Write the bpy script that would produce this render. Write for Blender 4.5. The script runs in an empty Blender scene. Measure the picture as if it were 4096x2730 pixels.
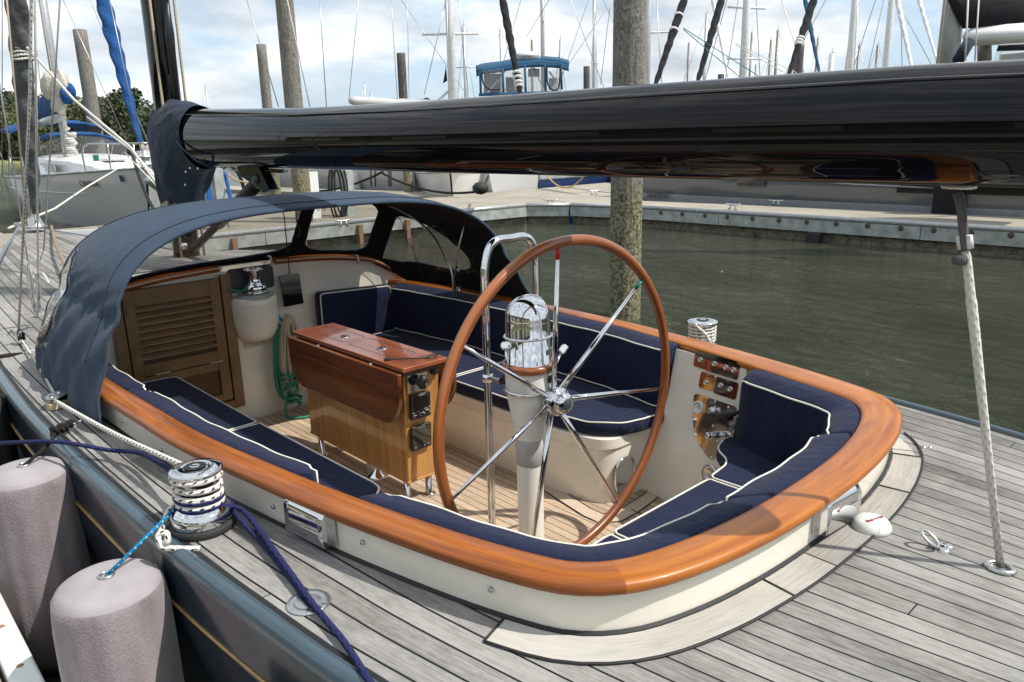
import bpy, bmesh, math, random
from mathutils import Vector, Matrix
random.seed(7)
sc = bpy.context.scene
COL = sc.collection
PI = math.pi
# ------------------------------------------------------------------ camera
CAM = Vector((-2.0606, 2.2354, 2.2072))
RW = Matrix(((-0.68713, -0.72622, -0.02142), (-0.17420, 0.19329, -0.96555), (0.70534, -0.65973, -0.25932)))
F4 = 3012.55
cd = bpy.data.cameras.new('camera'); co = bpy.data.objects.new('camera', cd); COL.objects.link(co)
cd.sensor_width = 36; cd.lens = F4/4096*36; cd.clip_start = .05; cd.clip_end = 5000
M = Matrix((RW[0], -RW[1], -RW[2])).transposed().to_4x4(); M.translation = CAM
co.matrix_world = M; sc.camera = co
KS = 2353/4096; FD = F4*KS
def ray(u, v):
    d = Vector(((u-1176.5)/FD, (v-784.25)/FD, 1.0)); return RW.transposed() @ d
def Zp(u, v, z): d = ray(u, v); return CAM + d*((z-CAM.z)/d.z)
def Yp(u, v, y): d = ray(u, v); return CAM + d*((y-CAM.y)/d.y)
def Xp(u, v, x): d = ray(u, v); return CAM + d*((x-CAM.x)/d.x)
def Dp(u, v, dep): return CAM + ray(u, v)*dep
# ------------------------------------------------------------------ light
w = bpy.data.worlds.new("World"); sc.world = w; w.use_nodes = True
nt = w.node_tree; N = nt.nodes; L = nt.links; N.clear()
SUN = Vector((-.64, -.39, 1)).normalized()
sky = N.new('ShaderNodeTexSky'); sky.sky_type = 'NISHITA'; sky.sun_disc = False
sky.sun_elevation = math.asin(SUN.z); sky.sun_rotation = math.atan2(SUN.x, SUN.y)
sky.air_density = 1.0; sky.dust_density = 1.0
out = N.new('ShaderNodeOutputWorld'); bg = N.new('ShaderNodeBackground'); bg.inputs[1].default_value = 0.13
tc = N.new('ShaderNodeTexCoord'); mp = N.new('ShaderNodeMapping'); mp.inputs['Scale'].default_value = (1, 1, 3.2)
mp.inputs['Location'].default_value = (1.3, .4, .25)
L.new(tc.outputs['Generated'], mp.inputs[0])
n1 = N.new('ShaderNodeTexNoise'); n1.inputs['Scale'].default_value = 3.4; n1.inputs['Detail'].default_value = 9; n1.inputs['Roughness'].default_value = .58
n1.inputs['Distortion'].default_value = .15
L.new(mp.outputs[0], n1.inputs[0])
cr = N.new('ShaderNodeValToRGB'); cr.color_ramp.elements[0].position = .38; cr.color_ramp.elements[1].position = .53
L.new(n1.outputs[0], cr.inputs[0])
n2 = N.new('ShaderNodeTexNoise'); n2.inputs['Scale'].default_value = 5; n2.inputs['Detail'].default_value = 9
mp2 = N.new('ShaderNodeMapping'); mp2.inputs['Scale'].default_value = (1, 1, 3.2); mp2.inputs['Location'].default_value = (.5, 2.4, 1)
L.new(tc.outputs['Generated'], mp2.inputs[0]); L.new(mp2.outputs[0], n2.inputs[0])
cr2 = N.new('ShaderNodeValToRGB'); cr2.color_ramp.elements[0].position = .36; cr2.color_ramp.elements[1].position = .62
cr2.color_ramp.elements[0].color = (3.5, 4.05, 4.6, 1); cr2.color_ramp.elements[1].color = (7.9, 8.0, 8.1, 1)
L.new(n2.outputs[0], cr2.inputs[0])
mx = N.new('ShaderNodeMix'); mx.data_type = 'RGBA'
mx0 = N.new('ShaderNodeMix'); mx0.data_type = 'RGBA'; mx0.inputs[0].default_value = .75; mx0.inputs[7].default_value = (4.3, 5.5, 6.7, 1); L.new(sky.outputs[0], mx0.inputs[6])
L.new(cr.outputs[0], mx.inputs[0]); L.new(mx0.outputs[2], mx.inputs[6]); L.new(cr2.outputs[0], mx.inputs[7])
L.new(mx.outputs[2], bg.inputs[0]); L.new(bg.outputs[0], out.inputs[0])
sl = bpy.data.lights.new('sun', 'SUN'); sl.energy = 4.2; sl.angle = math.radians(.6); sl.color = (1, .95, .87)
so = bpy.data.objects.new('sun', sl); COL.objects.link(so); so.rotation_euler = SUN.to_track_quat('Z', 'Y').to_euler()
sc.view_settings.view_transform = 'Standard'; sc.view_settings.look = 'None'; sc.view_settings.exposure = 0.2; sc.view_settings.gamma = 1
sc.render.engine = 'CYCLES'
sc.cycles.max_bounces = 10; sc.cycles.transparent_max_bounces = 12; sc.cycles.caustics_reflective = False; sc.cycles.caustics_refractive = False
# ------------------------------------------------------------------ mesh helpers
class MB:
    def __init__(s): s.v = []; s.f = []; s.uv = []; s.sm = []
    def add(s, vs, fs, uvs=None, smooth=True):
        o = len(s.v); s.v += [tuple(p) for p in vs]
        for i, f in enumerate(fs):
            s.f.append([o+k for k in f]); s.sm.append(smooth)
            s.uv.append(uvs[i] if uvs else [(0, 0)]*len(f))
        return s
    def box(s, a, b, M=None, smooth=False):
        (x0, y0, z0), (x1, y1, z1) = a, b
        P = [Vector(p) for p in ((x0,y0,z0),(x1,y0,z0),(x1,y1,z0),(x0,y1,z0),(x0,y0,z1),(x1,y0,z1),(x1,y1,z1),(x0,y1,z1))]
        if M: P = [M @ p for p in P]
        return s.add(P, [(3,2,1,0),(4,5,6,7),(0,1,5,4),(1,2,6,5),(2,3,7,6),(3,0,4,7)],
                     [[(x0,y0),(x1,y0),(x1,y1),(x0,y1)]]*2+[[(x0,z0),(x1,z0),(x1,z1),(x0,z1)],[(y0,z0),(y1,z0),(y1,z1),(y0,z1)],[(x1,z0),(x0,z0),(x0,z1),(x1,z1)],[(y1,z0),(y0,z0),(y0,z1),(y1,z1)]], smooth)
    def tube(s, pts, r, n=10, cap=True, closed=False, ell=None):
        pts = [Vector(p) for p in pts]; m = len(pts); R = r if hasattr(r, '__len__') else [r]*m
        T = []
        for i in range(m):
            a = pts[(i-1) % m] if (closed or i > 0) else pts[0]; b = pts[(i+1) % m] if (closed or i < m-1) else pts[-1]
            t = b-a; T.append(t.normalized() if t.length > 1e-9 else Vector((0,0,1)))
        up = Vector((0,0,1)) if abs(T[0].z) < .9 else Vector((1,0,0))
        nrm = (up-T[0]*up.dot(T[0])).normalized(); vs = []; ds = 0; D = []
        for i in range(m):
            nrm = (nrm-T[i]*nrm.dot(T[i])).normalized(); bn = T[i].cross(nrm)
            if i: ds += (pts[i]-pts[i-1]).length
            D.append(ds)
            for k in range(n):
                a = 2*PI*k/n; e1, e2 = ell or (1, 1)
                vs.append(pts[i]+nrm*math.cos(a)*R[i]*e1+bn*math.sin(a)*R[i]*e2)
        fs = []; uv = []
        for i in range(m if closed else m-1):
            j = (i+1) % m; d0 = D[i]; d1 = D[j] if j else D[-1]+(pts[0]-pts[-1]).length
            for k in range(n):
                l = (k+1) % n; fs.append((i*n+k, i*n+l, j*n+l, j*n+k)); uv.append([(d0,k/n),(d0,(k+1)/n),(d1,(k+1)/n),(d1,k/n)])
        if cap and not closed:
            fs += [tuple(range(n))[::-1], tuple((m-1)*n+k for k in range(n))]; uv += [[(0,0)]*n]*2
        return s.add(vs, fs, uv)
    def lathe(s, prof, c=(0,0,0), n=32, M=None, a0=0, a1=2*PI):
        c = Vector(c); vs = []; fs = []; uv = []; full = abs(a1-a0-2*PI) < 1e-6; nn = n if full else n+1
        for (r, z) in prof:
            for k in range(nn):
                a = a0+(a1-a0)*k/n; p = Vector((r*math.cos(a), r*math.sin(a), z))
                if M: p = M @ p
                vs.append(p+c)
        for i in range(len(prof)-1):
            for k in range(n):
                l = (k+1) % n if full else k+1
                fs.append((i*nn+k, i*nn+l, (i+1)*nn+l, (i+1)*nn+k)); uv.append([(k/n,prof[i][1]),((k+1)/n,prof[i][1]),((k+1)/n,prof[i+1][1]),(k/n,prof[i+1][1])])
        return s.add(vs, fs, uv)
    def grid(s, rows, closed_u=False, uvf=None, mask=None, flip=False):
        m = len(rows); n = len(rows[0]); vs = [p for r in rows for p in r]; fs = []; uv = []
        for i in range(m-1):
            for k in range(n if closed_u else n-1):
                if mask and not mask(i, k): continue
                l = (k+1) % n; q = (i*n+k, i*n+l, (i+1)*n+l, (i+1)*n+k)
                if uvf: U = [uvf(i,k), uvf(i,k+1), uvf(i+1,k+1), uvf(i+1,k)]
                else: U = [(i/(m-1),k/(n-1)),(i/(m-1),(k+1)/(n-1)),((i+1)/(m-1),(k+1)/(n-1)),((i+1)/(m-1),k/(n-1))]
                if flip: q = q[::-1]; U = U[::-1]
                fs.append(q); uv.append(U)
        return s.add(vs, fs, uv)
    def prism(s, poly, z0, z1, M=None, smooth=False):
        n = len(poly); P = [Vector((x, y, z0)) for x, y in poly]+[Vector((x, y, z1)) for x, y in poly]
        if M: P = [M @ p for p in P]
        per = [0]
        for i in range(n): per.append(per[-1]+math.dist(poly[i], poly[(i+1) % n]))
        return s.add(P, [tuple(range(n))[::-1], tuple(range(n, 2*n))]+[(i, (i+1) % n, n+(i+1) % n, n+i) for i in range(n)],
                     [[poly[n-1-i] for i in range(n)], list(poly)]+[[(per[i],z0),(per[i+1],z0),(per[i+1],z1),(per[i],z1)] for i in range(n)], smooth)
    def build(s, name, mat, parent=None, bev=0, sub=0, auto=None, thick=0):
        me = bpy.data.meshes.new(name); me.from_pydata(s.v, [], s.f)
        if not me.validate(): pass
        ok = len(me.polygons) == len(s.f)
        if ok:
            u = me.uv_layers.new(name='UVMap')
            flat = [c for q in s.uv for p in q for c in p]
            u.data.foreach_set('uv', flat); me.polygons.foreach_set('use_smooth', s.sm)
        o = bpy.data.objects.new(name, me); COL.objects.link(o)
        if mat: me.materials.append(mat)
        if parent: o.parent = parent; o.matrix_parent_inverse = parent_inv(parent)
        if thick: m = o.modifiers.new('t', 'SOLIDIFY'); m.thickness = thick; m.offset = 0
        if bev: m = o.modifiers.new('b', 'BEVEL'); m.width = bev; m.segments = 3; m.limit_method = 'ANGLE'; m.angle_limit = math.radians(40)
        if sub: m = o.modifiers.new('s', 'SUBSURF'); m.levels = sub; m.render_levels = sub
        if auto is not None:
            with_angle = math.radians(auto)
            bm = bmesh.new(); bm.from_mesh(me)
            for e in bm.edges: e.smooth = not (len(e.link_faces) == 2 and e.calc_face_angle(0) > with_angle)
            for f in bm.faces: f.smooth = True
            bm.to_mesh(me); bm.free()
        return o
def parent_inv(p): return p.matrix_basis.inverted()   # every part is drawn in world metres
def tag(o, label=None, cat=None, group=None, kind=None):
    if label: o['label'] = label
    if cat: o['category'] = cat
    if group: o['group'] = group
    if kind: o['kind'] = kind
    return o
def empty(name, loc, label=None, cat=None, group=None):
    o = bpy.data.objects.new(name, None); COL.objects.link(o); o.location = loc; o.empty_display_size = .1
    return tag(o, label, cat, group)
def spline(P, n=8, closed=False):
    P = [Vector(p) for p in P]; m = len(P); R = []
    for i in range(m if closed else m-1):
        if closed: a, b, c, d = P[i-1], P[i], P[(i+1) % m], P[(i+2) % m]
        else: a, b, c, d = P[max(i-1,0)], P[i], P[i+1], P[min(i+2,m-1)]
        for k in range(n):
            t = k/n; R.append(.5*((2*b)+(c-a)*t+(2*a-5*b+4*c-d)*t*t+(-a+3*b-3*c+d)*t**3))
    if not closed: R.append(P[-1])
    return R
def catenary(a, b, sag, n=16):
    a = Vector(a); b = Vector(b); return [a.lerp(b, t/n)-Vector((0,0,sag*4*(t/n)*(1-t/n))) for t in range(n+1)]
def text(s, size, M, mat, parent=None, depth=.001, name='lettering', squash=1):
    c = bpy.data.curves.new('t', 'FONT'); c.body = s; c.size = size; c.align_x = 'CENTER'; c.align_y = 'CENTER'; c.extrude = depth; c.resolution_u = 3
    t = bpy.data.objects.new('t', c); COL.objects.link(t); bpy.context.view_layer.update()
    me = bpy.data.meshes.new_from_object(t.evaluated_get(bpy.context.evaluated_depsgraph_get())); bpy.data.objects.remove(t)
    me.transform(M @ Matrix.Diagonal((squash, 1, 1, 1))); me.materials.clear(); me.materials.append(mat)
    o = bpy.data.objects.new(name, me); COL.objects.link(o)
    if parent: o.parent = parent; o.matrix_parent_inverse = parent_inv(parent)
    return o
def frame(c, x, z):
    x = Vector(x).normalized(); z = Vector(z).normalized(); y = z.cross(x).normalized(); x = y.cross(z)
    m = Matrix((x, y, z)).transposed().to_4x4(); m.translation = Vector(c); return m
def rrect(w, h, r, n=5):
    P = []
    for cx, cy, a in ((w/2-r, h/2-r, 0), (-w/2+r, h/2-r, PI/2), (-w/2+r, -h/2+r, PI), (w/2-r, -h/2+r, 1.5*PI)):
        for k in range(n+1): P.append((cx+r*math.cos(a+PI/2*k/n), cy+r*math.sin(a+PI/2*k/n)))
    return P
# ------------------------------------------------------------------ materials
def newmat(name):
    m = bpy.data.materials.new(name); m.use_nodes = True; nt = m.node_tree; b = nt.nodes['Principled BSDF']; return m, nt.nodes, nt.links, b
def setp(b, **k):
    for a, v in k.items(): b.inputs[a.replace('_', ' ')].default_value = v
def noise(N, L, vec, scale, detail=4, rough=.55, dist=0):
    n = N.new('ShaderNodeTexNoise'); n.inputs['Scale'].default_value = scale; n.inputs['Detail'].default_value = detail
    n.inputs['Roughness'].default_value = rough; n.inputs['Distortion'].default_value = dist
    if vec: L.new(vec, n.inputs['Vector'])
    return n.outputs['Fac']
def mapping(N, L, vec, scale=(1,1,1), loc=(0,0,0), rot=(0,0,0)):
    m = N.new('ShaderNodeMapping'); m.inputs['Scale'].default_value = scale; m.inputs['Location'].default_value = loc; m.inputs['Rotation'].default_value = rot
    L.new(vec, m.inputs[0]); return m.outputs[0]
def ramp(N, L, fac, stops):
    r = N.new('ShaderNodeValToRGB'); e = r.color_ramp.elements
    while len(e) > 1: e.remove(e[-1])
    e[0].position = stops[0][0]; e[0].color = (*stops[0][1], 1)
    for p, c in stops[1:]:
        x = e.new(p); x.color = (*c, 1)
    L.new(fac, r.inputs[0]); return r.outputs[0]
def math_(N, L, op, a, b=None, c=None):
    m = N.new('ShaderNodeMath'); m.operation = op
    for i, x in enumerate((a, b, c)):
        if x is None: continue
        if isinstance(x, (int, float)): m.inputs[i].default_value = x
        else: L.new(x, m.inputs[i])
    return m.outputs[0]
def mixc(N, L, fac, a, b, mode='MIX'):
    m = N.new('ShaderNodeMix'); m.data_type = 'RGBA'; m.blend_type = mode
    for i, x in ((0, fac), (6, a), (7, b)):
        if isinstance(x, (int, float)): m.inputs[i].default_value = x
        elif isinstance(x, tuple): m.inputs[i].default_value = (*x, 1)
        else: L.new(x, m.inputs[i])
    return m.outputs[2]
def bump(N, L, b, h, strength=.2, dist=.01):
    n = N.new('ShaderNodeBump'); n.inputs['Strength'].default_value = strength; n.inputs['Distance'].default_value = dist
    L.new(h, n.inputs['Height']); L.new(n.outputs[0], b.inputs['Normal']); return n
def coords(N, which='Object'):
    return N.new('ShaderNodeTexCoord').outputs[which]
def simple(name, col, rough=.5, metal=0, coat=0, var=.12, nscale=8, bstr=0, bscale=60, bdist=.002, rvar=.1, spec=.5):
    m, N, L, b = newmat(name); setp(b, Roughness=rough, Metallic=metal, Coat_Weight=coat, Coat_Roughness=.05)
    b.inputs['Specular IOR Level'].default_value = spec
    o = coords(N); n = noise(N, L, o, nscale, 5)
    c0 = tuple(x*(1-var) for x in col); c1 = tuple(min(1, x*(1+var)) for x in col)
    L.new(ramp(N, L, n, [(.3, c0), (.7, c1)]), b.inputs['Base Color'])
    if rvar and rough > 0:
        r = math_(N, L, 'MULTIPLY_ADD', noise(N, L, o, nscale*2.3, 3), rough*rvar*2, rough*(1-rvar)); L.new(r, b.inputs['Roughness'])
    if bstr: bump(N, L, b, noise(N, L, o, bscale, 3), bstr, bdist)
    return m
def teak_mat(name, pw, light, dark, caulk=(.012,.012,.015), seam=.10, joint=1.7, grain=1.0):
    """planks: UV x = metres along, UV y = metres across"""
    m, N, L, b = newmat(name); setp(b, Roughness=.82); b.inputs['Specular IOR Level'].default_value = .25
    uv = N.new('ShaderNodeUVMap').outputs[0]; sp = N.new('ShaderNodeSeparateXYZ'); L.new(uv, sp.inputs[0])
    pu = math_(N, L, 'DIVIDE', sp.outputs[1], pw); fl = math_(N, L, 'FLOOR', pu); fr = math_(N, L, 'FRACT', pu)
    e = math_(N, L, 'MINIMUM', fr, math_(N, L, 'SUBTRACT', 1.0, fr))
    line = math_(N, L, 'LESS_THAN', e, seam/2)
    wn = N.new('ShaderNodeTexWhiteNoise'); wn.noise_dimensions = '1D'; L.new(fl, wn.inputs['W'])
    xo = math_(N, L, 'MULTIPLY_ADD', wn.outputs[0], 7.3, sp.outputs[0]); xj = math_(N, L, 'DIVIDE', xo, joint)
    if joint < 50:
        fj = math_(N, L, 'FRACT', xj); jl = math_(N, L, 'LESS_THAN', fj, .004/joint); line = math_(N, L, 'MAXIMUM', line, jl)
    w2 = N.new('ShaderNodeTexWhiteNoise'); w2.noise_dimensions = '2D'; cb = N.new('ShaderNodeCombineXYZ')
    L.new(fl, cb.inputs[0]); L.new(math_(N, L, 'FLOOR', xj), cb.inputs[1]); L.new(cb.outputs[0], w2.inputs['Vector'])
    cv = N.new('ShaderNodeCombineXYZ'); L.new(xo, cv.inputs[0]); L.new(sp.outputs[1], cv.inputs[1]); L.new(math_(N, L, 'MULTIPLY', wn.outputs[0], 9), cv.inputs[2])
    g1 = noise(N, L, mapping(N, L, cv.outputs[0], (4, 210, 1)), 1.0, 6, .72, .3)
    g2 = noise(N, L, mapping(N, L, cv.outputs[0], (20, 60, 1)), 1.0, 5, .7)
    g3 = noise(N, L, coords(N), 2.2, 4)
    t = math_(N, L, 'ADD', math_(N, L, 'MULTIPLY', g1, .62*grain), math_(N, L, 'MULTIPLY', g2, .42))
    t = math_(N, L, 'ADD', t, math_(N, L, 'MULTIPLY', w2.outputs[0], .20)); t = math_(N, L, 'ADD', t, math_(N, L, 'MULTIPLY_ADD', g3, .55, -.32))
    c = ramp(N, L, t, [(.34, dark), (.72, light)])
    tn = noise(N, L, mapping(N, L, cv.outputs[0], (1.3, 3, 1)), 1.0, 3); c = mixc(N, L, ramp(N, L, tn, [(.45, (0,0,0)), (.75, (.3,.3,.3))]), c, (1.0,.90,.76), 'MULTIPLY')
    c = mixc(N, L, line, c, caulk); L.new(c, b.inputs['Base Color'])
    h = math_(N, L, 'SUBTRACT', math_(N, L, 'MULTIPLY', g1, .35), line); bump(N, L, b, h, .35, .003)
    return m
def varnish(name, c0, c1, c2, sx=3, sy=45, coat=1, rough=.32, axis='UV', band=False):
    m, N, L, b = newmat(name); setp(b, Roughness=rough, Coat_Weight=coat, Coat_Roughness=.04)
    v = N.new('ShaderNodeUVMap').outputs[0] if axis == 'UV' else coords(N)
    if axis == 'UV': s1 = (sx, sy, 1)
    elif axis == 'X': s1 = (sx, sy, sy)
    elif axis == 'Z': s1 = (sy, sy, sx)
    else: s1 = (sy, sx, sy)
    g = noise(N, L, mapping(N, L, v, s1), 1, 6, .6, .8); g2 = noise(N, L, mapping(N, L, v, tuple(q*.16 for q in s1)), 1, 3, .5, 1.2)
    g3 = noise(N, L, mapping(N, L, v, tuple(q*5 for q in s1)), 1, 2)
    t = math_(N, L, 'ADD', math_(N, L, 'MULTIPLY', g, .35), math_(N, L, 'MULTIPLY', g2, .55)); t = math_(N, L, 'ADD', t, math_(N, L, 'MULTIPLY', g3, .1))
    if band:
        dg = mapping(N, L, v, (2.5, 30, 1), rot=(0, 0, .12)); g4 = noise(N, L, dg, 1, 3, .5, .6); t = math_(N, L, 'ADD', math_(N, L, 'MULTIPLY', t, .72), math_(N, L, 'MULTIPLY', g4, .28)); b.inputs['Specular IOR Level'].default_value = .35
    L.new(ramp(N, L, t, [(.36, c0), (.5, c1), (.64, c2)]), b.inputs['Base Color'])
    return m
def rope_mat(name, base, fleck=None, fp=.03, nf=3, pitch=90, rough=.85, strand=4, dens=.35):
    """UV x = metres along, UV y = 0..1 round"""
    m, N, L, b = newmat(name); setp(b, Roughness=rough); b.inputs['Specular IOR Level'].default_value = .2
    uv = N.new('ShaderNodeUVMap').outputs[0]; sp = N.new('ShaderNodeSeparateXYZ'); L.new(uv, sp.inputs[0])
    a = math_(N, L, 'MULTIPLY', sp.outputs[0], pitch*2*PI/4)
    s1 = math_(N, L, 'SINE', math_(N, L, 'MULTIPLY_ADD', sp.outputs[1], 2*PI*strand, a)); s2 = math_(N, L, 'SINE', math_(N, L, 'MULTIPLY_ADD', sp.outputs[1], -2*PI*strand, a))
    h = math_(N, L, 'MAXIMUM', s1, s2) if strand < 9 else s1
    sh = ramp(N, L, math_(N, L, 'MULTIPLY_ADD', h, .5, .5), [(0, tuple(x*.80 for x in base)), (1, base)]); c = sh  # shade in the grooves between strands is put into the colour
    if fleck:
        f1 = math_(N, L, 'FRACT', math_(N, L, 'DIVIDE', sp.outputs[0], fp)); p = math_(N, L, 'LESS_THAN', f1, dens)
        f2 = math_(N, L, 'FRACT', math_(N, L, 'MULTIPLY_ADD', sp.outputs[1], nf, math_(N, L, 'MULTIPLY', f1, .6))); q = math_(N, L, 'LESS_THAN', math_(N, L, 'ABSOLUTE', math_(N, L, 'SUBTRACT', f2, .5)), .16)
        c = mixc(N, L, math_(N, L, 'MULTIPLY', p, q), sh, fleck)
    L.new(c, b.inputs['Base Color']); bump(N, L, b, h, .6, .002); return m
MAT = {}
def A(k, m): MAT[k] = m; return m
A('teak', teak_mat('weathered_teak', .084, (.335,.325,.31), (.078,.074,.069), seam=.088, joint=4.3))
A('teak_sole', teak_mat('sole_teak', .052, (.56,.43,.31), (.27,.19,.125), seam=.08, joint=99))
A('teak_margin', teak_mat('margin_teak', .4, (.50,.48,.44), (.22,.208,.188), seam=.028, joint=.95))
A('sole_margin', teak_mat('sole_margin_teak', .4, (.58,.47,.36), (.30,.22,.15), seam=.0, joint=99))
A('cream', simple('cream_gelcoat', (.80,.755,.655), .28, coat=.5, var=.05, nscale=3))
A('pedestal', simple('cream_white_paint', (.82,.79,.71), .3, coat=.4, var=.03, nscale=2))
A('white', simple('white_gelcoat', (.78,.79,.79), .3, coat=.4, var=.04, nscale=2))
A('greywhite', simple('pale_grey_hull', (.50,.51,.51), .22, coat=.6, var=.04, nscale=1))
A('chrome', simple('polished_steel', (.74,.74,.75), .06, metal=1, var=.03, nscale=5, rvar=.4))
A('steel', simple('brushed_steel', (.58,.58,.57), .28, metal=1, var=.1, nscale=30))
A('alu', simple('weathered_aluminium', (.55,.56,.56), .45, metal=.7, var=.15, nscale=12))
A('black', simple('black_plastic', (.014,.014,.015), .42, var=.2))
A('gloss_black', simple('black_glass', (.006,.006,.007), .06, coat=1, var=.1, rvar=.2))
A('rubber', simple('black_rubber', (.02,.02,.02), .7))
A('hull', simple('navy_hull_paint', (.014,.024,.035), .14, coat=.35, var=.08, nscale=1.5))
A('bulwark', simple('slate_blue_rail_paint', (.046,.080,.105), .28, coat=.4, var=.12, nscale=4))
A('gold', simple('gold_leaf_stripe', (.42,.27,.10), .4, metal=.3, var=.2, nscale=20))
A('caulk', simple('black_caulk', (.012,.012,.014), .6))
A('mahog', varnish('mahogany_rail', (.13,.032,.005), (.31,.088,.011), (.50,.175,.022), 1.1, 16, rough=.36, coat=.25, band=True))
A('mahog_dark', varnish('mahogany_trim', (.16,.04,.012), (.27,.08,.02), (.38,.14,.035), 3, 40, rough=.25, axis='Y'))
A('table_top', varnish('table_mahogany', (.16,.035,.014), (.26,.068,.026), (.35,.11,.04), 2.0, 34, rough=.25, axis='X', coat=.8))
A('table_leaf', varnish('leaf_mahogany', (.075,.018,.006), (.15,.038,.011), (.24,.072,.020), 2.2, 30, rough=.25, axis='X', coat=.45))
A('table_box', varnish('light_teak_box', (.34,.15,.035), (.48,.225,.058), (.58,.30,.085), 3, 90, rough=.28, axis='Z', coat=.8))
A('wheel_wood', varnish('wheel_rim_wood', (.13,.035,.009), (.26,.075,.018), (.38,.125,.032), 3, 9, rough=.32, coat=.5))
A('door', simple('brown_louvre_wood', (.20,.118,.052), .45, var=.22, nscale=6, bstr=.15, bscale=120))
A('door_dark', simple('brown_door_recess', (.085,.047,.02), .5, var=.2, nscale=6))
A('carbon', simple('black_lacquer_boom', (.005,.005,.0055), .02, coat=0, var=.3, nscale=3, rvar=.2, spec=.27))
A('clearcoat_plastic', simple('white_plastic', (.72,.72,.68), .35, var=.05))
A('red', simple('red_tape', (.55,.01,.012), .35)); A('green', simple('green_tape', (.01,.20,.13), .3))
A('leather', simple('wrapped_leather', (.42,.40,.37), .8, var=.12, nscale=25, bstr=.3, bscale=200))
def canvas(name, col, wr=.25, wscale=5, back_col=None):
    m, N, L, b = newmat(name); setp(b, Roughness=.85, Sheen_Weight=.06, Sheen_Roughness=.5); b.inputs['Specular IOR Level'].default_value = .25
    o = coords(N); n = noise(N, L, o, 3, 5); L.new(ramp(N, L, n, [(.3, tuple(x*.85 for x in col)), (.7, tuple(x*1.15 for x in col))]), b.inputs['Base Color'])
    if back_col:  # back faces are coloured near black
        g = N.new('ShaderNodeNewGeometry'); cin = b.inputs['Base Color'].links[0].from_socket; L.new(mixc(N, L, g.outputs['Backfacing'], cin, back_col), b.inputs['Base Color'])
    wv = noise(N, L, o, wscale, 3, .5, 1.2); fi = noise(N, L, o, 420, 1)
    h = math_(N, L, 'ADD', wv, math_(N, L, 'MULTIPLY', fi, .03)); bump(N, L, b, h, wr, .05); return m
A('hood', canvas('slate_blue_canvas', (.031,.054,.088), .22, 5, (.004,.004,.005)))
A('navy', canvas('navy_cushion_cloth', (.0075,.012,.040), .34, 9))
A('navy_cover', canvas('navy_sail_cover', (.016,.026,.048), .5, 8))
A('blackcloth', canvas('black_sail_cloth', (.012,.013,.016), .4, 3))
A('bluecloth', canvas('royal_blue_canvas', (.008,.065,.21), .9, 6))
A('tealcloth', canvas('blue_bimini_canvas', (.018,.075,.15), .2, 3))
A('greycloth', canvas('grey_furling_cloth', (.10,.105,.11), .6, 6))
A('piping', simple('cream_piping', (.72,.69,.60), .7, var=.06))
A('rope_fleck', rope_mat('white_flecked_rope', (.70,.68,.63), (.02,.02,.025), .032, 3, 95))
A('rope_white', rope_mat('white_braided_rope', (.66,.64,.57), None, pitch=110))
A('rope_navy', rope_mat('navy_braided_rope', (.022,.026,.095), None, pitch=100))
A('rope_blue', rope_mat('bright_blue_rope', (.012,.22,.45), (.5,.6,.62), .022, 2, 110, dens=.2))
A('rope_black', rope_mat('black_twisted_rope', (.028,.025,.022), None, pitch=60, strand=9))
A('blocker_wall', simple('olive_blocker_wall', (.085,.075,.055), .9, var=.3, nscale=.3))  # only for the added block behind the viewer
A('rope_tan', rope_mat('tan_braided_rope', (.52,.44,.32), None, pitch=120))
A('rope_green', rope_mat('green_braided_rope', (.05,.25,.17), None, pitch=120))
A('rope_grey', rope_mat('grey_worn_strop', (.13,.125,.12), None, pitch=70))
A('wire', simple('steel_wire', (.42,.42,.42), .35, metal=.8))
def vinyl_mat():
    m, N, L, b = newmat('clear_vinyl'); N.remove(b); o = N['Material Output']
    t = N.new('ShaderNodeBsdfTransparent'); t.inputs[0].default_value = (.80,.79,.77,1)
    g = N.new('ShaderNodeBsdfGlossy'); g.inputs['Roughness'].default_value = .04; g.inputs[0].default_value = (.9,.9,.9,1)
    fr = N.new('ShaderNodeLayerWeight'); fr.inputs[0].default_value = .5
    bp = N.new('ShaderNodeBump'); bp.inputs['Strength'].default_value = .55; bp.inputs['Distance'].default_value = .04
    L.new(noise(N, L, mapping(N, L, coords(N), (1, 1, 1.6)), 5, 3, .5, 1.0), bp.inputs['Height']); L.new(bp.outputs[0], g.inputs['Normal']); L.new(bp.outputs[0], fr.inputs['Normal'])
    d = N.new('ShaderNodeBsdfDiffuse'); d.inputs[0].default_value = (.6,.58,.55,1)
    m0 = N.new('ShaderNodeMixShader'); m0.inputs[0].default_value = .06; L.new(t.outputs[0], m0.inputs[1]); L.new(d.outputs[0], m0.inputs[2])
    mx = N.new('ShaderNodeMixShader'); L.new(math_(N, L, 'MULTIPLY_ADD', math_(N, L, 'POWER', fr.outputs['Facing'], 4.0), .75, .045), mx.inputs[0]); L.new(m0.outputs[0], mx.inputs[1]); L.new(g.outputs[0], mx.inputs[2]); L.new(mx.outputs[0], o.inputs[0]); return m
A('vinyl', vinyl_mat())
A('cabin_grey', simple('plain_cabin_grey', (.30,.32,.34), .6, var=.3, nscale=2))  # one plain grey for cabin fittings and the grey stern
A('creamcloth', canvas('bunched_cream_cloth', (.52,.49,.42), .9, 5))
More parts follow.
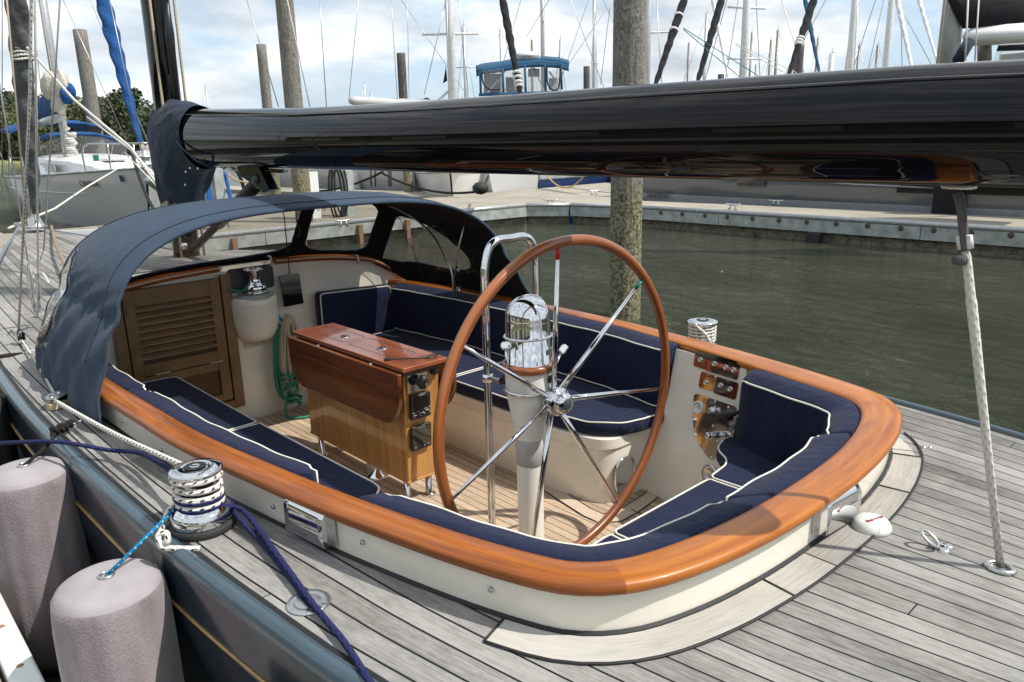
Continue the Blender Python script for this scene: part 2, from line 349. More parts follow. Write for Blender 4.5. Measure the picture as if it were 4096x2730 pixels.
def water_mat():
    m, N, L, b = newmat('harbour_water'); setp(b, Roughness=.045, IOR=1.33); b.inputs['Specular IOR Level'].default_value = .95
    o = coords(N); n = noise(N, L, o, .35, 3)
    L.new(ramp(N, L, n, [(.3, (.050,.060,.034)), (.7, (.098,.110,.070))]), b.inputs['Base Color'])
    a = noise(N, L, mapping(N, L, o, (1, 1.9, 1), rot=(0,0,.7)), 2.4, 8, .66, 1.0); c = noise(N, L, mapping(N, L, o, (1, 2.2, 1), rot=(0,0,.35)), 9.0, 4, .6, .6)
    h = math_(N, L, 'ADD', a, math_(N, L, 'MULTIPLY', c, .38)); cm = ramp(N, L, noise(N, L, mapping(N, L, o, (.16,.4,1), rot=(0,0,.5)), 1, 3), [(.35, (.5,.5,.5)), (.62, (1,1,1))]); bump(N, L, b, math_(N, L, 'MULTIPLY', h, cm), 1.0, .42); return m
A('water', water_mat())
def pile_mat(name, tone, z0=.5, barn=True):
    m, N, L, b = newmat(name); setp(b, Roughness=.9); b.inputs['Specular IOR Level'].default_value = .15
    o = coords(N); g = noise(N, L, mapping(N, L, o, (5, 5, .9)), 1.0, 2, .5, 2.2); wv = math_(N, L, 'FRACT', math_(N, L, 'MULTIPLY', g, 11))
    g2 = noise(N, L, mapping(N, L, o, (30, 30, 2)), 1.5, 4)
    t = math_(N, L, 'ADD', math_(N, L, 'MULTIPLY', wv, .62), math_(N, L, 'MULTIPLY', g2, .42))
    c = ramp(N, L, t, [(.2, tuple(x*.45 for x in tone)), (.6, tone), (.9, tuple(min(1,x*1.5) for x in tone))])
    if barn:
        g4 = N.new('ShaderNodeNewGeometry'); sp = N.new('ShaderNodeSeparateXYZ'); L.new(g4.outputs['Position'], sp.inputs[0])
        zz = math_(N, L, 'DIVIDE', math_(N, L, 'MULTIPLY_ADD', noise(N, L, o, 4, 4), .6, math_(N, L, 'SUBTRACT', sp.outputs[2], .3)), 2.4)
        bn = ramp(N, L, noise(N, L, o, 26, 3), [(.35, (.075,.07,.042)), (.62, (.30,.28,.18))])
        c = mixc(N, L, ramp(N, L, zz, [(z0*.95/2.4, (1,1,1)), (z0*1.2/2.4, (0,0,0))]), c, bn)
        h = math_(N, L, 'ADD', math_(N, L, 'MULTIPLY', noise(N, L, o, 30, 3), 1.0), math_(N, L, 'MULTIPLY', t, .5))
    else: h = t
    L.new(c, b.inputs['Base Color']); bump(N, L, b, h, .7, .02); return m
A('pile', pile_mat('weathered_pile_wood', (.24,.225,.20), 1.55)); A('pile_dark', pile_mat('dark_pile_wood', (.13,.12,.11), 1.2))
def dock_mat():
    m, N, L, b = newmat('sandy_concrete'); setp(b, Roughness=.9); o = coords(N)
    f = noise(N, L, o, 34, 3, .7); g = noise(N, L, o, .8, 5); t = math_(N, L, 'ADD', math_(N, L, 'MULTIPLY', f, .55), math_(N, L, 'MULTIPLY', g, .5))
    L.new(ramp(N, L, t, [(.32, (.20,.175,.14)), (.7, (.44,.40,.33))]), b.inputs['Base Color']); bump(N, L, b, f, .4, .01); return m
A('dock', dock_mat())
def stone_mat():
    m, N, L, b = newmat('foam_float_wall'); setp(b, Roughness=.85); o = mapping(N, L, coords(N), (1, 1, 1.3))
    v = N.new('ShaderNodeTexVoronoi'); v.feature = 'DISTANCE_TO_EDGE'; v.inputs['Scale'].default_value = 2.6; L.new(o, v.inputs['Vector'])
    n = noise(N, L, o, 6, 5); c = ramp(N, L, n, [(.3, (.09,.085,.06)), (.7, (.27,.245,.19))])
    e = ramp(N, L, v.outputs['Distance'], [(.0, (0,0,0)), (.025, (1,1,1))]); L.new(mixc(N, L, e, (.03,.028,.02), c), b.inputs['Base Color']); bump(N, L, b, n, .6, .03); return m
A('stone', stone_mat())
A('greywood', simple('pale_grey_timber', (.34,.37,.35), .85, var=.3, nscale=5, bstr=.3, bscale=40))
A('brownwood', simple('old_dock_plank', (.27,.24,.19), .9, var=.35, nscale=14, bstr=.5, bscale=60))
A('leafdark', simple('tree_leaves_dark', (.055,.070,.030), .8, var=.5, nscale=.6)); A('leafmid', simple('tree_leaves_mid', (.085,.10,.038), .8, var=.5, nscale=.6))
A('bark', simple('tree_bark', (.10,.08,.06), .9)); A('marsh', simple('marsh_grass', (.22,.23,.09), .95, var=.3, nscale=.5))
def fender_mat():
    m, N, L, b = newmat('mauve_fleece'); setp(b, Roughness=1, Sheen_Weight=.5); b.inputs['Specular IOR Level'].default_value = .05
    o = coords(N); n = noise(N, L, mapping(N, L, o, (1, 1, .35)), 9, 5); f = noise(N, L, o, 130, 3)
    L.new(ramp(N, L, math_(N, L, 'MULTIPLY_ADD', f, .3, math_(N, L, 'MULTIPLY', n, .7)), [(.32, (.15,.12,.13)), (.62, (.29,.245,.258))]), b.inputs['Base Color'])
    h = math_(N, L, 'ADD', f, math_(N, L, 'MULTIPLY', n, 1.5)); bump(N, L, b, h, .6, .006); return m
A('fender', fender_mat())
A('fender_top', simple('pale_fleece_top', (.33,.305,.315), 1, var=.1, nscale=10, bstr=.4, bscale=160))
A('fender_white', simple('white_fender_vinyl', (.55,.56,.53), .5, var=.1))
A('ink', simple('dark_lettering', (.05,.05,.055), .5)); A('crimson', simple('crimson_lettering', (.42,.02,.06), .5)); A('whiteink', simple('white_lettering', (.7,.7,.7), .5))
A('darkwin', simple('dark_window_glass', (.02,.015,.012), .08, coat=1)); A('grey_hull', simple('grey_metallic_hull', (.115,.125,.135), .16, coat=1, var=.06, nscale=.6))
A('hull_pale', simple('light_grey_band', (.28,.30,.33), .25, coat=.6)); A('bluewater', simple('blue_boot_stripe', (.01,.03,.11), .3)); A('paper', simple('printed_tag', (.55,.48,.36), .7))
A('bleached', simple('pad_wood', (.52,.42,.25), .7, var=.25, nscale=18)); A('mastgrey', simple('mast_aluminium', (.50,.51,.52), .4, metal=.4)); A('mastwhite', simple('mast_white_paint', (.62,.63,.62), .4))
A('masttan', simple('dull_bronze_mast', (.24,.215,.18), .5, metal=.3)); A('copper', simple('copper_rail', (.34,.20,.12), .5, metal=.3)); A('hoseb', simple('blue_hose', (.015,.13,.40), .5)); A('orange', simple('tan_line', (.5,.32,.13), .8))
# ================================================================== WATER
mb = MB(); mb.add([(-900,-2500,0),(3000,-2500,0),(3000,2500,0),(-900,2500,0)], [(0,1,2,3)]); o = mb.build('water', MAT['water']); tag(o, kind='structure')
# ================================================================== YACHT
Y0 = empty('sailing_yacht', (0,0,0), 'dark blue sailing yacht with weathered teak deck and open cockpit, nearest boat', 'sailing yacht')
def lerp_tab(T, x):
    if x <= T[0][0]: return T[0][1]
    for (a, b), (c, d) in zip(T, T[1:]):
        if x <= c: t = (x-a)/(c-a); t2 = t*t*(3-2*t)*.0+t; return b+(d-b)*t2
    return T[-1][1]
HWs = [Vector((x, y, 0)) for x, y in ((-3.4,.50),(-2.9,.80),(-2.3,1.06),(-1.7,1.26),(-1.3,1.37),(-.65,1.475),(-.27,1.515),(.27,1.555),(1.16,1.58),(2.2,1.59),(3.26,1.545),(4.2,1.45),(5.2,1.30),(6.2,1.09),(7.2,.84),(8.2,.58),(9.2,.30),(10.2,.02))]
HW = [(p.x, p.y) for p in spline(HWs, 6)]
def hw(x): return max(.015, lerp_tab(HW, x))
def dz(x): return .95+(.0033*(x-1.5)**2 if x > 1.5 else 0)
ZD = .95
# coaming outline (outer edge of cap), port forward -> stern -> starboard forward
half = [(3.1,1.285),(2.6,1.35),(2.0,1.382),(1.27,1.365),(.8,1.345),(.35,1.29),(-.1,1.222),(-.5,1.14),(-.77,1.065),(-.935,.99),(-1.05,.85),(-1.12,.64),(-1.16,.4),(-1.176,.2),(-1.18,0)]
OUT = spline([(x, y, 0) for x, y in half]+[(x, -y, 0) for x, y in half[-2::-1]], 6)
def resample(P, n):
    d = [0]
    for a, b in zip(P, P[1:]): d.append(d[-1]+(b-a).length)
    R = []; j = 0
    for i in range(n):
        t = d[-1]*i/(n-1)
        while j < len(P)-2 and d[j+1] < t: j += 1
        R.append(P[j].lerp(P[j+1], (t-d[j])/max(1e-9, d[j+1]-d[j])))
    return R
OUT = resample(OUT, 181)
def offs(P, o):
    R = []
    for i, p in enumerate(P):
        t = (P[min(i+1, len(P)-1)]-P[max(i-1, 0)]).normalized(); n = Vector((t.y, -t.x, 0))
        oo = o(i/(len(P)-1)) if callable(o) else o
        R.append(p-n*oo if False else p+Vector((-n.x, -n.y, 0))*oo*1.0)
    return R
# test side: inward must go towards the centre
if (offs(OUT, .1)[90]-OUT[90]).x < 0:
    _o = offs
    def offs(P, o): return _o(P, (lambda s: -o(s)) if callable(o) else -o)
def seg(P, x_from=None, i0=0, i1=None): return P[i0:i1]
def inside(poly, x, y):
    c = False; n = len(poly); j = n-1
    for i in range(n):
        if (poly[i].y > y) != (poly[j].y > y) and x < (poly[j].x-poly[i].x)*(y-poly[i].y)/(poly[j].y-poly[i].y)+poly[i].x: c = not c
        j = i
    return c
# ---- deck
holeP = offs(OUT, .085)
TR = [(3.05,.96),(3.4,.95),(4.2,.80),(4.8,.62),(5.15,.3),(5.2,0)]
xs = [-3.4+.045*i for i in range(303)]; ny = 74
rows = []
for x in xs:
    h = hw(x)-.018; rows.append([Vector((x, h*(2*k/ny-1), dz(x)+.03*(1-(2*k/ny-1)**2)*(0 if x < 3.2 else min(1, (x-3.2)/2)))) for k in range(ny+1)])
def gdk(x): return (hw(x)/1.58)**1.25 if x < 1.2 else (hw(x)/1.58)**.35
def uvf(i, k):
    p = rows[i][k]; return (p.x, p.y/gdk(p.x))
def mk(i, k):
    c = (rows[i][k]+rows[i+1][k+1])/2
    if inside(holeP, c.x, c.y): return False
    if 3.05 < c.x < 3.15 and abs(c.y) < 1.2: return False
    return True
mb = MB(); mb.grid(rows, uvf=uvf, mask=mk, flip=True); mb.build('deck', MAT['teak'], Y0)
# ---- hull: toe strip + topsides
def hull_mesh(z_list, y_fn, m, name, xs2=None):
    mb = MB(); xs2 = xs2 or [-3.6+.1*i for i in range(139)]
    for s in (1, -1):
        rows = [[Vector((x, s*y_fn(x, q), dz(x)+q)) for q in z_list] for x in xs2]
        mb.grid(rows, flip=(s < 0))
    return mb.build(name, m, Y0)
def hy(x, q):
    # q: height relative to deck
    b = hw(x); t = -q
    return b+(.010 if q > -.03 else .014)-max(0, t-.25)*.13-(max(0, t-.6)**2)*.8 - (max(0, .06-t)*.0)
xh = [-3.4+.1*i for i in range(137)]
hull_mesh([-.04,-.13,-.17,-.22], lambda x, q: hy(x, q), MAT['hull'], 'upper_topside', xh)
hull_mesh([-.222,-.3,-.5,-.7,-.9,-1.05], lambda x, q: hy(x, q), MAT['hull'], 'topside', xh)
mb = MB()
for s in (1, -1):
    rows = []
    for x in xh:
        b = hw(x); rows.append([Vector((x, s*(b+a), dz(x)+c)) for a, c in ((-.034,.002),(-.03,.010),(-.015,.014),(0,.010),(.010,-.004),(.015,-.014),(.016,-.026),(.015,-.04))])
    mb.grid(rows, flip=(s < 0))
mb.build('toe_rail', MAT['bulwark'], Y0)
mb = MB()
for s in (1, -1):
    rows = [[Vector((x, s*(hw(x)+a), dz(x)+.003)) for a in (-.052, -.033)] for x in xh]; mb.grid(rows, flip=(s < 0))
mb.build('deck_edge_seam', MAT['caulk'], Y0)
mb = MB()
for s in (1, -1):
    mb.tube([Vector((x, s*(hy(x, -.20)+.001), dz(x)-.20)) for x in xh], .0055, 6)
mb.build('cove_stripe', MAT['gold'], Y0)
# transom
mb = MB(); b = hw(-3.4); mb.add([(-3.4,b,.95),(-3.4,-b,.95),(-3.9,-b*.5,.1),(-3.9,b*.5,.1)], [(0,1,2,3)], smooth=False); mb.build('transom', MAT['hull'], Y0)
# ---- coaming walls
o1 = offs(OUT, .035); o2 = offs(OUT, .125)
mb = MB()
L1 = [[p+Vector((0,0,z)) for z in (.945, 1.10)] for p in o1]; mb.grid(L1, flip=False)
capw_ = lambda s: .114+.020*math.exp(-((s-.5)/.12)**2)+.055*math.exp(-((s-.64)/.07)**2)
o2 = offs(OUT, lambda s: capw_(s)-.026)
L2 = [[p+Vector((0,0,z)) for z in (.25, .6, 1.10)] for p in o2]; mb.grid(L2, flip=True)
mb.build('coaming', MAT['cream'], Y0)
mb = MB(); b1 = offs(OUT, .034); b2 = offs(OUT, .026); mb.grid([[Vector((p.x,p.y,.961)), Vector((q.x,q.y,.953))] for p, q in zip(b1, b2)]); mb.grid([[Vector((q.x,q.y,.953)), Vector((q.x,q.y,.95))] for p, q in zip(b1, b2)]); mb.build('coaming_base_seal', MAT['caulk'], Y0)
# ---- cap rail swept profile
def capw(s): return .114+.020*math.exp(-((s-.5)/.12)**2)+.055*math.exp(-((s-.64)/.07)**2)
n = len(OUT); rows = []; D = [0]
for a, b in zip(OUT, OUT[1:]): D.append(D[-1]+(b-a).length)
prof = [(.008,-.024),(0,-.012),(.001,.001),(.006,.0085),(.020,.0125)]
for i, p in enumerate(OUT):
    s = i/(n-1); W = capw(s); t = (OUT[min(i+1,n-1)]-OUT[max(i-1,0)]).normalized(); nn = Vector((t.y, -t.x, 0))
    if (Vector((.9, 0, 0))-p).dot(nn) < 0: nn = -nn
    P = [(a, z) for a, z in prof]+[(W*.5,.0145),(W-.022,.0125),(W-.007,.0085),(W-.001,.001),(W,-.010),(W-.01,-.024)]
    rows.append([p+nn*a+Vector((0,0,1.105+z)) for a, z in P])
def build_cap(i0, i1, nm, sk=0):
    mb = MB(); R = rows[i0:i1+1]; cum = [0]
    k = len(R[0]); acc = [0, .02,.036,.05,.07,.13,.16,.18,.19,.20,.21]
    mb.grid(R, uvf=lambda i, j: (D[i0+i]+sk, acc[j]+.15*sk+.0*i), flip=False); mb.add(R[0], [tuple(range(k))]); mb.add(R[-1], [tuple(range(k))[::-1]])
    return mb.build(nm, MAT['mahog'], Y0)
for (a, b, q) in ((0,36,0),(36,74,3.3),(74,107,7.1),(107,144,11.9),(144,180,17.3)): build_cap(a, b, 'cap_rail', q)
def idx0(x, y): return min(range(len(OUT)), key=lambda i: (OUT[i].x-x)**2+(OUT[i].y-y)**2)
# ---- margin board round the aft end of the coaming
i0, i1 = 62, 132
mo = offs(OUT, .02); mi = offs(OUT, lambda s: -.085+.0*s)
iS, iE = idx0(-.72,1.08), idx0(-.80,-1.06)
for (a, b) in zip((JS:=[iS, iS+(iE-iS)*36//100, iS+(iE-iS)*70//100, iE-7, iE])[:-1], JS[1:]):
    mb = MB(); cum = 0; R = []
    for i in range(a, b+1):
        wd = 1.0; R.append([Vector((mo[i].x, mo[i].y, ZD+.005)), Vector((mi[i].x, mi[i].y, ZD+.005))])
    if a == iS and False:
        for j in range(10): f = j/10; R[j][1] = R[j][0].lerp(R[j][1], .25+.75*f)
    if b == iE:
        for j in range(min(10,len(R))): f = j/10; R[-1-j][1] = R[-1-j][0].lerp(R[-1-j][1], .25+.75*f)
    mb.grid(R, uvf=lambda i, k: (.02+i*.033+a, .03+k*.30)); mb.build('margin_board', MAT['teak_margin'], Y0)
mb = MB(); pth = [Vector((mi[i].x, mi[i].y, ZD+.0055)) for i in range(iS, iE-2)]; mb.tube(pth, .0048, 6, ell=(.5, 1))
for i in JS[:-1]: mb.tube([Vector((mo[i].x, mo[i].y, ZD+.0055)), Vector((mi[i].x, mi[i].y, ZD+.0055))], .004, 6)
mb.build('margin_seam', MAT['caulk'], Y0)
# ---- sole
solP = offs(OUT, .16)
mb = MB(); mb.prism([(p.x, p.y) for p in solP if p.x < 3.05], .262, .27); mb.build('cockpit_sole', MAT['teak_sole'], Y0)
# border plank of the sole, aft starboard corner
mb = MB(); bp = [(.29,-.545),(.20,-.62),(.23,-.80),(.31,-1.02),(.36,-1.12)]
mb = MB()
def strip(pts, w_, z, mbx, u0=0):
    P = [Vector((x, y, z)) for x, y in pts]; R = []; d = 0
    for i, p in enumerate(P):
        t = (P[min(i+1,len(P)-1)]-P[max(i-1,0)]).normalized(); nn = Vector((-t.y, t.x, 0)); R.append([p-nn*w_/2, p+nn*w_/2])
        if i: d += (P[i]-P[i-1]).length
    mbx.grid(R, uvf=lambda i, k: (u0+i*.2, .04+k*w_*2.2), flip=True)
strip([(.95,-.66),(.62,-.585),(.35,-.53),(.24,-.53),(.19,-.60),(.19,-.72),(.21,-.90),(.26,-1.08)], .085, .2745, mb); mb.build('sole_border', MAT['sole_margin'], Y0)
mb = MB()
for pts in ([(.95,-.70),(.62,-.628),(.35,-.575),(.27,-.575),(.235,-.62),(.235,-.72),(.25,-.90),(.30,-1.10)], [(.95,-.617),(.62,-.542),(.33,-.487),(.22,-.487),(.148,-.58),(.147,-.72),(.168,-.90),(.22,-1.10)], [(.19,-.72),(-.02,-.69)], [(.30,-1.15),(.0,-1.12)]):
    mb.tube([(x, y, .276) for x, y in pts], .003, 5, ell=(.5, 1))
mb.build('sole_seam', MAT['caulk'], Y0)
# ---- seat bases
def round_poly(P, r, n=5):
    R = []; m = len(P)
    for i in range(m):
        p = Vector((*P[i], 0)); a = Vector((*P[i-1], 0)); b = Vector((*P[(i+1) % m], 0)); rr = r[i] if hasattr(r, '__len__') else r
        da = (a-p); db = (b-p); k = min(rr, da.length*.45, db.length*.45); pa = p+da.normalized()*k; pb = p+db.normalized()*k
        for j in range(n+1): t = j/n; q = pa*(1-t)**2+p*2*t*(1-t)+pb*t*t; R.append((q.x, q.y))
    return R
mb = MB()
base_s = round_poly([(3.06,-.62),(.60,-.605),(.31,-.66),(.30,-1.23),(3.06,-1.23)], [.01,.1,.12,.01,.01])
base_p = round_poly([(3.06,.62),(3.06,1.23),(.35,1.22),(.50,.62)], [.01,.01,.01,.1])
base_a = round_poly([(-.30,-1.05),(-.36,-.6),(-.43,-.2),(-.43,.85),(-.36,1.1),(-.8,.9),(-1.0,.5),(-1.0,-.5),(-.8,-.9)], .03)
for P in (base_s, base_p, base_a): mb.prism(P, .26, .585, smooth=False)
mb.build('seat_base', MAT['cream'], Y0, auto=40)
mb = MB()
for P, k in ((base_s, .012), (base_p, .012)):
    c = Vector((sum(p[0] for p in P)/len(P), sum(p[1] for p in P)/len(P), 0))
    Q = [(p[0]+math.copysign(k, p[0]-c.x), p[1]+math.copysign(k, p[1]-c.y)) for p in P]; mb.prism(Q, .588, .652)
mb.build('seat_lid', MAT['cream'], Y0, auto=40, bev=.006)
mb = MB()
mb.prism([(x, y) for x, y in round_poly([(.24,-1.2),(.21,-1.05),(.33,-1.2)], .01)], .652, .66); mb.build('seat_teak_edge', MAT['door'], Y0)
# stainless oval port on the aft face of starboard seat base
def plate(name, c, xax, zax, poly, d, mat, parent, bev=0, auto=None):
    mb = MB(); mb.prism(poly, 0, d, M=frame(c, xax, zax)); return mb.build(name, mat, parent, bev=bev, auto=auto)
ov = [(.085*math.copysign(abs(math.cos(a))**.75, math.cos(a)), .105*math.copysign(abs(math.sin(a))**.85, math.sin(a))) for a in [2*PI*k/36 for k in range(36)]]
plate('oval_port', (.2995,-.79,.42), (0,-1,0), (-1,0,0), ov, .006, MAT['chrome'], Y0)
mb = MB(); rr = [frame((.29,-.79,.42), (0,-1,0), (-1,0,0)) @ Vector((x*.97, y*.97, 0)) for x, y in ov]; mb.tube(rr, .007, 8, closed=True); mb.build('oval_port_rim', MAT['chrome'], Y0)
# foot light in seat base
plate('courtesy_light', (1.32,-.621,.315), (-1,0,0), (0,1,0), rrect(.10,.035,.0165), .004, MAT['steel'], Y0)
for dx in (-.022, .026): plate('light_lens', (1.32+dx,-.616,.315), (-1,0,0), (0,1,0), rrect(.022,.024,.008), .002, MAT['gloss_black'], Y0)
# drain
mb = MB(); mb.lathe([(.0,.276),(.048,.276),(.058,.2775),(.062,.272)], (.235,-1.13,0), 28); dr = mb.build('sole_drain', MAT['clearcoat_plastic'], Y0)
mb = MB()
for i in range(-2, 3):
    for j in range(-2, 3):
        if abs(i)+abs(j) < 4: mb.lathe([(.0,.2785),(.0042,.2785)], (.235+i*.0125,-1.13+j*.0125,0), 8)
mb.build('drain_hole', MAT['ink'], dr)
# ---- bulkhead with curved top and mahogany trim
XB = 3.06
tp = [(1.33,1.11),(1.22,1.20),(1.05,1.30),(.85,1.35),(.5,1.39),(0,1.405),(-.5,1.39),(-.85,1.35),(-1.05,1.30),(-1.22,1.20),(-1.33,1.11)]
tps = spline([(XB, y, z) for y, z in tp], 5)
mb = MB(); mb.grid([[Vector((XB,p.y,.25)), Vector((XB,p.y,.7)), p] for p in tps]); mb.build('cabin_bulkhead', MAT['cream'], Y0)
def trim_piece(i0, i1, nm):
    mb = MB(); P = tps[i0:i1]
    rows = [[p+Vector((dx, 0, dzv)) for dx, dzv in ((-.045,-.028),(-.052,-.008),(-.04,.008),(0,.014),(.05,.010))] for p in P]
    mb.grid(rows, uvf=lambda i, k: (i*.06, k*.03), flip=False); mb.add(rows[0], [tuple(range(5))]); mb.add(rows[-1], [tuple(range(5))[::-1]]); return mb.build(nm, MAT['mahog'], Y0, thick=.004)
trim_piece(2, 24, 'bulkhead_trim'); trim_piece(27, 51, 'bulkhead_trim')
mb = MB(); mb.tube([p+Vector((-.050, 0, -.006)) for p in tps[2:24]], .0035, 6); mb.tube([p+Vector((-.050, 0, -.006)) for p in tps[27:51]], .0035, 6); mb.build('trim_inlay', MAT['piping'], Y0)
# coachroof
mb = MB(); rr = []
for x, hwid, zt in ((XB+.1,1.18,1.37),(3.4,1.12,1.385),(3.9,1.0,1.36),(4.5,.85,1.32),(5.0,.62,1.24),(5.35,.35,1.12)):
    zb = dz(x)-.02; h = hwid; r = []
    for k in range(25):
        a = -1+2*k/24; s = abs(a)
        y = math.copysign(min(h, h*(1-(max(0, s-.8)/.2)*0)), a)*(s/.86 if s < .86 else 1)*1.0
        z = zt-.05*(min(1, s/.86))**2 if s < .86 else (zt-.05)+(zb-(zt-.05))*((s-.86)/.14)
        r.append(Vector((x-(0 if s < .9 else 0), y*1.0+math.copysign(.04*((s-.86)/.14) if s > .86 else 0, a), z)))
    rr.append(r)
mb.grid(rr, uvf=lambda i, k: (rr[i][k].x, rr[i][k].y), flip=False); mb.build('coachroof', MAT['white'], Y0, auto=35)
mb = MB(); rt = [[p+Vector((0,0,.006)) for p in r[5:20]] for r in rr[1:5]]; mb.grid(rt, uvf=lambda i, k: (rt[i][k].x, rt[i][k].y)); mb.build('coachroof_teak', MAT['teak'], Y0)
# foredeck hatches (white frames)
for (u0, v0, u1, v1) in ((118,548,268,541),(158,573,330,562),(192,600,330,586)):
    a = Zp(u0, v0, dz(7)+.012); b = Zp(u1, v1, dz(7)+.012)
    mb = MB(); t = (b-a).normalized(); nn = Vector((-t.y, t.x, 0)); q = [a-nn*.035, b-nn*.035, b+nn*.035, a+nn*.035]
    mb.prism([(p.x, p.y) for p in q], dz((a.x+b.x)/2)+.004, a.z+.015); mb.build('hatch_edge', MAT['white'], Y0)
# wooden handrail along foredeck
a = [Zp(118,520,1.2), Zp(128,560,1.2), Zp(150,612,1.15), Zp(172,655,1.12), Zp(183,672,1.1), Zp(198,668,1.1), Zp(215,662,1.15)]
mb = MB(); mb.tube(spline(a, 5), .016, 8); mb.build('foredeck_pole', MAT['copper'], Y0)
mb = MB(); a = [Zp(36,516,1.2), Zp(62,520,1.21), Zp(90,523,1.2)]; mb.tube(a, .03, 8); mb.build('stem_head_cap', MAT['mahog'], Y0)
# screws on coaming
def on_coaming(u, v, off=.03):
    P = offs(OUT, .035); best = None
    for i in range(len(P)-1):
        a, b = P[i], P[i+1]; t = (b-a).normalized(); nn = Vector((t.y, -t.x, 0)); d = ray(u, v); den = d.dot(nn)
        if abs(den) < 1e-6: continue
        q = CAM+d*((a-CAM).dot(nn)/den); s = (q-a).dot(t)
        if -.001 <= s <= (b-a).length+.001 and .93 < q.z < 1.12:
            if best is None or (q-CAM).length < (best[0]-CAM).length:
                c = Vector((.9,0,0))-q; best = (q, nn if nn.dot(CAM-q) > 0 else -nn, t)
    return best
for (u, v) in ((282,968),(373,1034),(630,1164),(835,1246),(1129,1354)):
    r = on_coaming(u, v)
    if r:
        q, nn, t = r; mb = MB(); F = frame(q, t, nn); mb.lathe([(0,.009),(.006,.009),(.0075,.007),(.0085,0)], F.translation, 14, M=F.to_3x3()); mb.lathe([(0,.0095),(.003,.0095)], F.translation, 8, M=F.to_3x3())
        mb.build('snap_stud', MAT['steel'], Y0)
# clamshell vents
def vent(pts_u, sg):
    r0 = on_coaming(*pts_u[0]); r1 = on_coaming(*pts_u[1])
    a, b = r0[0], r1[0]; t = (b-a).normalized(); nn = r0[1]; W = (b-a).length; c = (a+b)/2; c.z = .972
    F = frame(c, t, Vector((nn.x, nn.y, 0))); H = .115
    mb = MB(); prof = [(.0,.118),(.012,.121),(.026,.116),(.036,.104),(.040,.088),(.040,.006),(.036,.002)]
    rows = []
    for k in range(9):
        x = -W/2+W*k/8; rows.append([F @ Vector((x, z-.0, y)) if False else F @ Vector((x, 0, y))+Vector((0,0,z)) for y, z in prof])
    mb.grid(rows); 
    for x in (-W/2, W/2): mb.add([F @ Vector((x,0,y))+Vector((0,0,z)) for y, z in prof]+[F @ Vector((x,0,0))+Vector((0,0,.002))], [tuple(range(8))], smooth=False)
    v = mb.build('coaming_vent', MAT['chrome'], Y0, thick=.002)
    mb = MB(); x = sg*(W/2+.010); P = [F @ Vector((xx,0,y))+Vector((0,0,z)) for xx, y, z in ((x-.012,.004,.002),(x+.012,.004,.002),(x+.012,.004,.10),(x-.012,.004,.10),(x-.012,.010,.002),(x+.012,.010,.002),(x+.012,.010,.10),(x-.012,.010,.10))]
    mb.add(P, [(3,2,1,0),(4,5,6,7),(0,1,5,4),(1,2,6,5),(2,3,7,6),(3,0,4,7)], smooth=False); mb.build('vent_flange', MAT['steel'], v)
    return v
vent(((680,1205),(768,1248)), 1); vent(((1874,1192),(1948,1148)), -1)
# deck plates and fittings
def round_plate(c, r, h, mat, nm, par, tilt=None, ring=None):
    mb = MB(); mb.lathe([(0,h),(r*.55,h),(r*.60,h*.8),(r*.64,h),(r*.93,h),(r,h*.4),(r,0)], c, 36); return mb.build(nm, mat, par)
pl = round_plate((-.29,1.39,ZD+.002), .062, .005, MAT['steel'], 'deck_filler_plate', Y0)
Ft = frame((-.29,1.39,ZD+.0085), (-.72,-.69,0), (0,0,1))
def on_ring(ch, ang): 
    return frame(Vector((-.29,1.39,ZD+.0085))+Vector((math.cos(ang), math.sin(ang), 0))*.05, (-math.sin(ang), math.cos(ang), 0), (0,0,1))
for i, ch in enumerate('FUEL'): text(ch, .018, on_ring(ch, 2.6+i*.36), MAT['ink'], pl, .0003)
for i in range(2): text('12'[i] if False else '|', .02, Ft @ Matrix.Translation((0,0,0)), MAT['ink'], pl, .0003, name='slot_mark') if i == 0 else None
mb = MB(); e1 = on_ring('', .4)
# mainsheet deck eye
def deck_eye(c, r):
    mb = MB(); mb.tube([(c[0]+r*math.cos(a), c[1]+r*.8*math.sin(a), c[2]+.006) for a in [2*PI*k/28 for k in range(28)]], .009, 8, closed=True); mb.lathe([(0,.003),(r,.003)], c, 24); return mb
mb = deck_eye((-1.60,-.145,ZD), .034); mb.build('mainsheet_deck_eye', MAT['steel'], Y0)
# folding padeye
c = Vector((-1.43,-.145,ZD)); mb = MB()
for a in (0, 2.1, 4.2): mb.lathe([(0,.008),(.009,.008),(.015,.006),(.017,0)], c+Vector((.02*math.cos(a)-.01, .02*math.sin(a)-.012, .001)), 16)
mb.tube([c+Vector((-.01,-.026,.012)), c+Vector((.014,.020,.012))], .007, 8)
ring = [c+Vector((.008,.005,.012))+Vector((.026*math.cos(a)+.012, .021*math.sin(a)+.012, .022+.018*math.cos(a))) for a in [2*PI*k/24 for k in range(24)]]
mb.tube(ring, .0048, 8, closed=True); mb.build('folding_padeye', MAT['steel'], Y0)
# two little eyes joined by a bar
a = Zp(1484,1437,ZD); b = Zp(1518,1426,ZD); mb = MB()
for p in (a, b): mb.lathe([(0,.006),(.007,.005),(.010,0)], p, 12)
mb.tube([a+Vector((0,0,.004)), b+Vector((0,0,.004))], .0018, 6); mb.build('eye_strap', MAT['steel'], Y0)
p = Zp(2122,1030,ZD); mb = MB(); mb.lathe([(0,.010),(.008,.009),(.011,0)], p, 12); mb.lathe([(0,.010),(.006,.009),(.009,0)], p+Vector((-.02,-.012,0)), 12); mb.build('eye_strap', MAT['steel'], Y0)
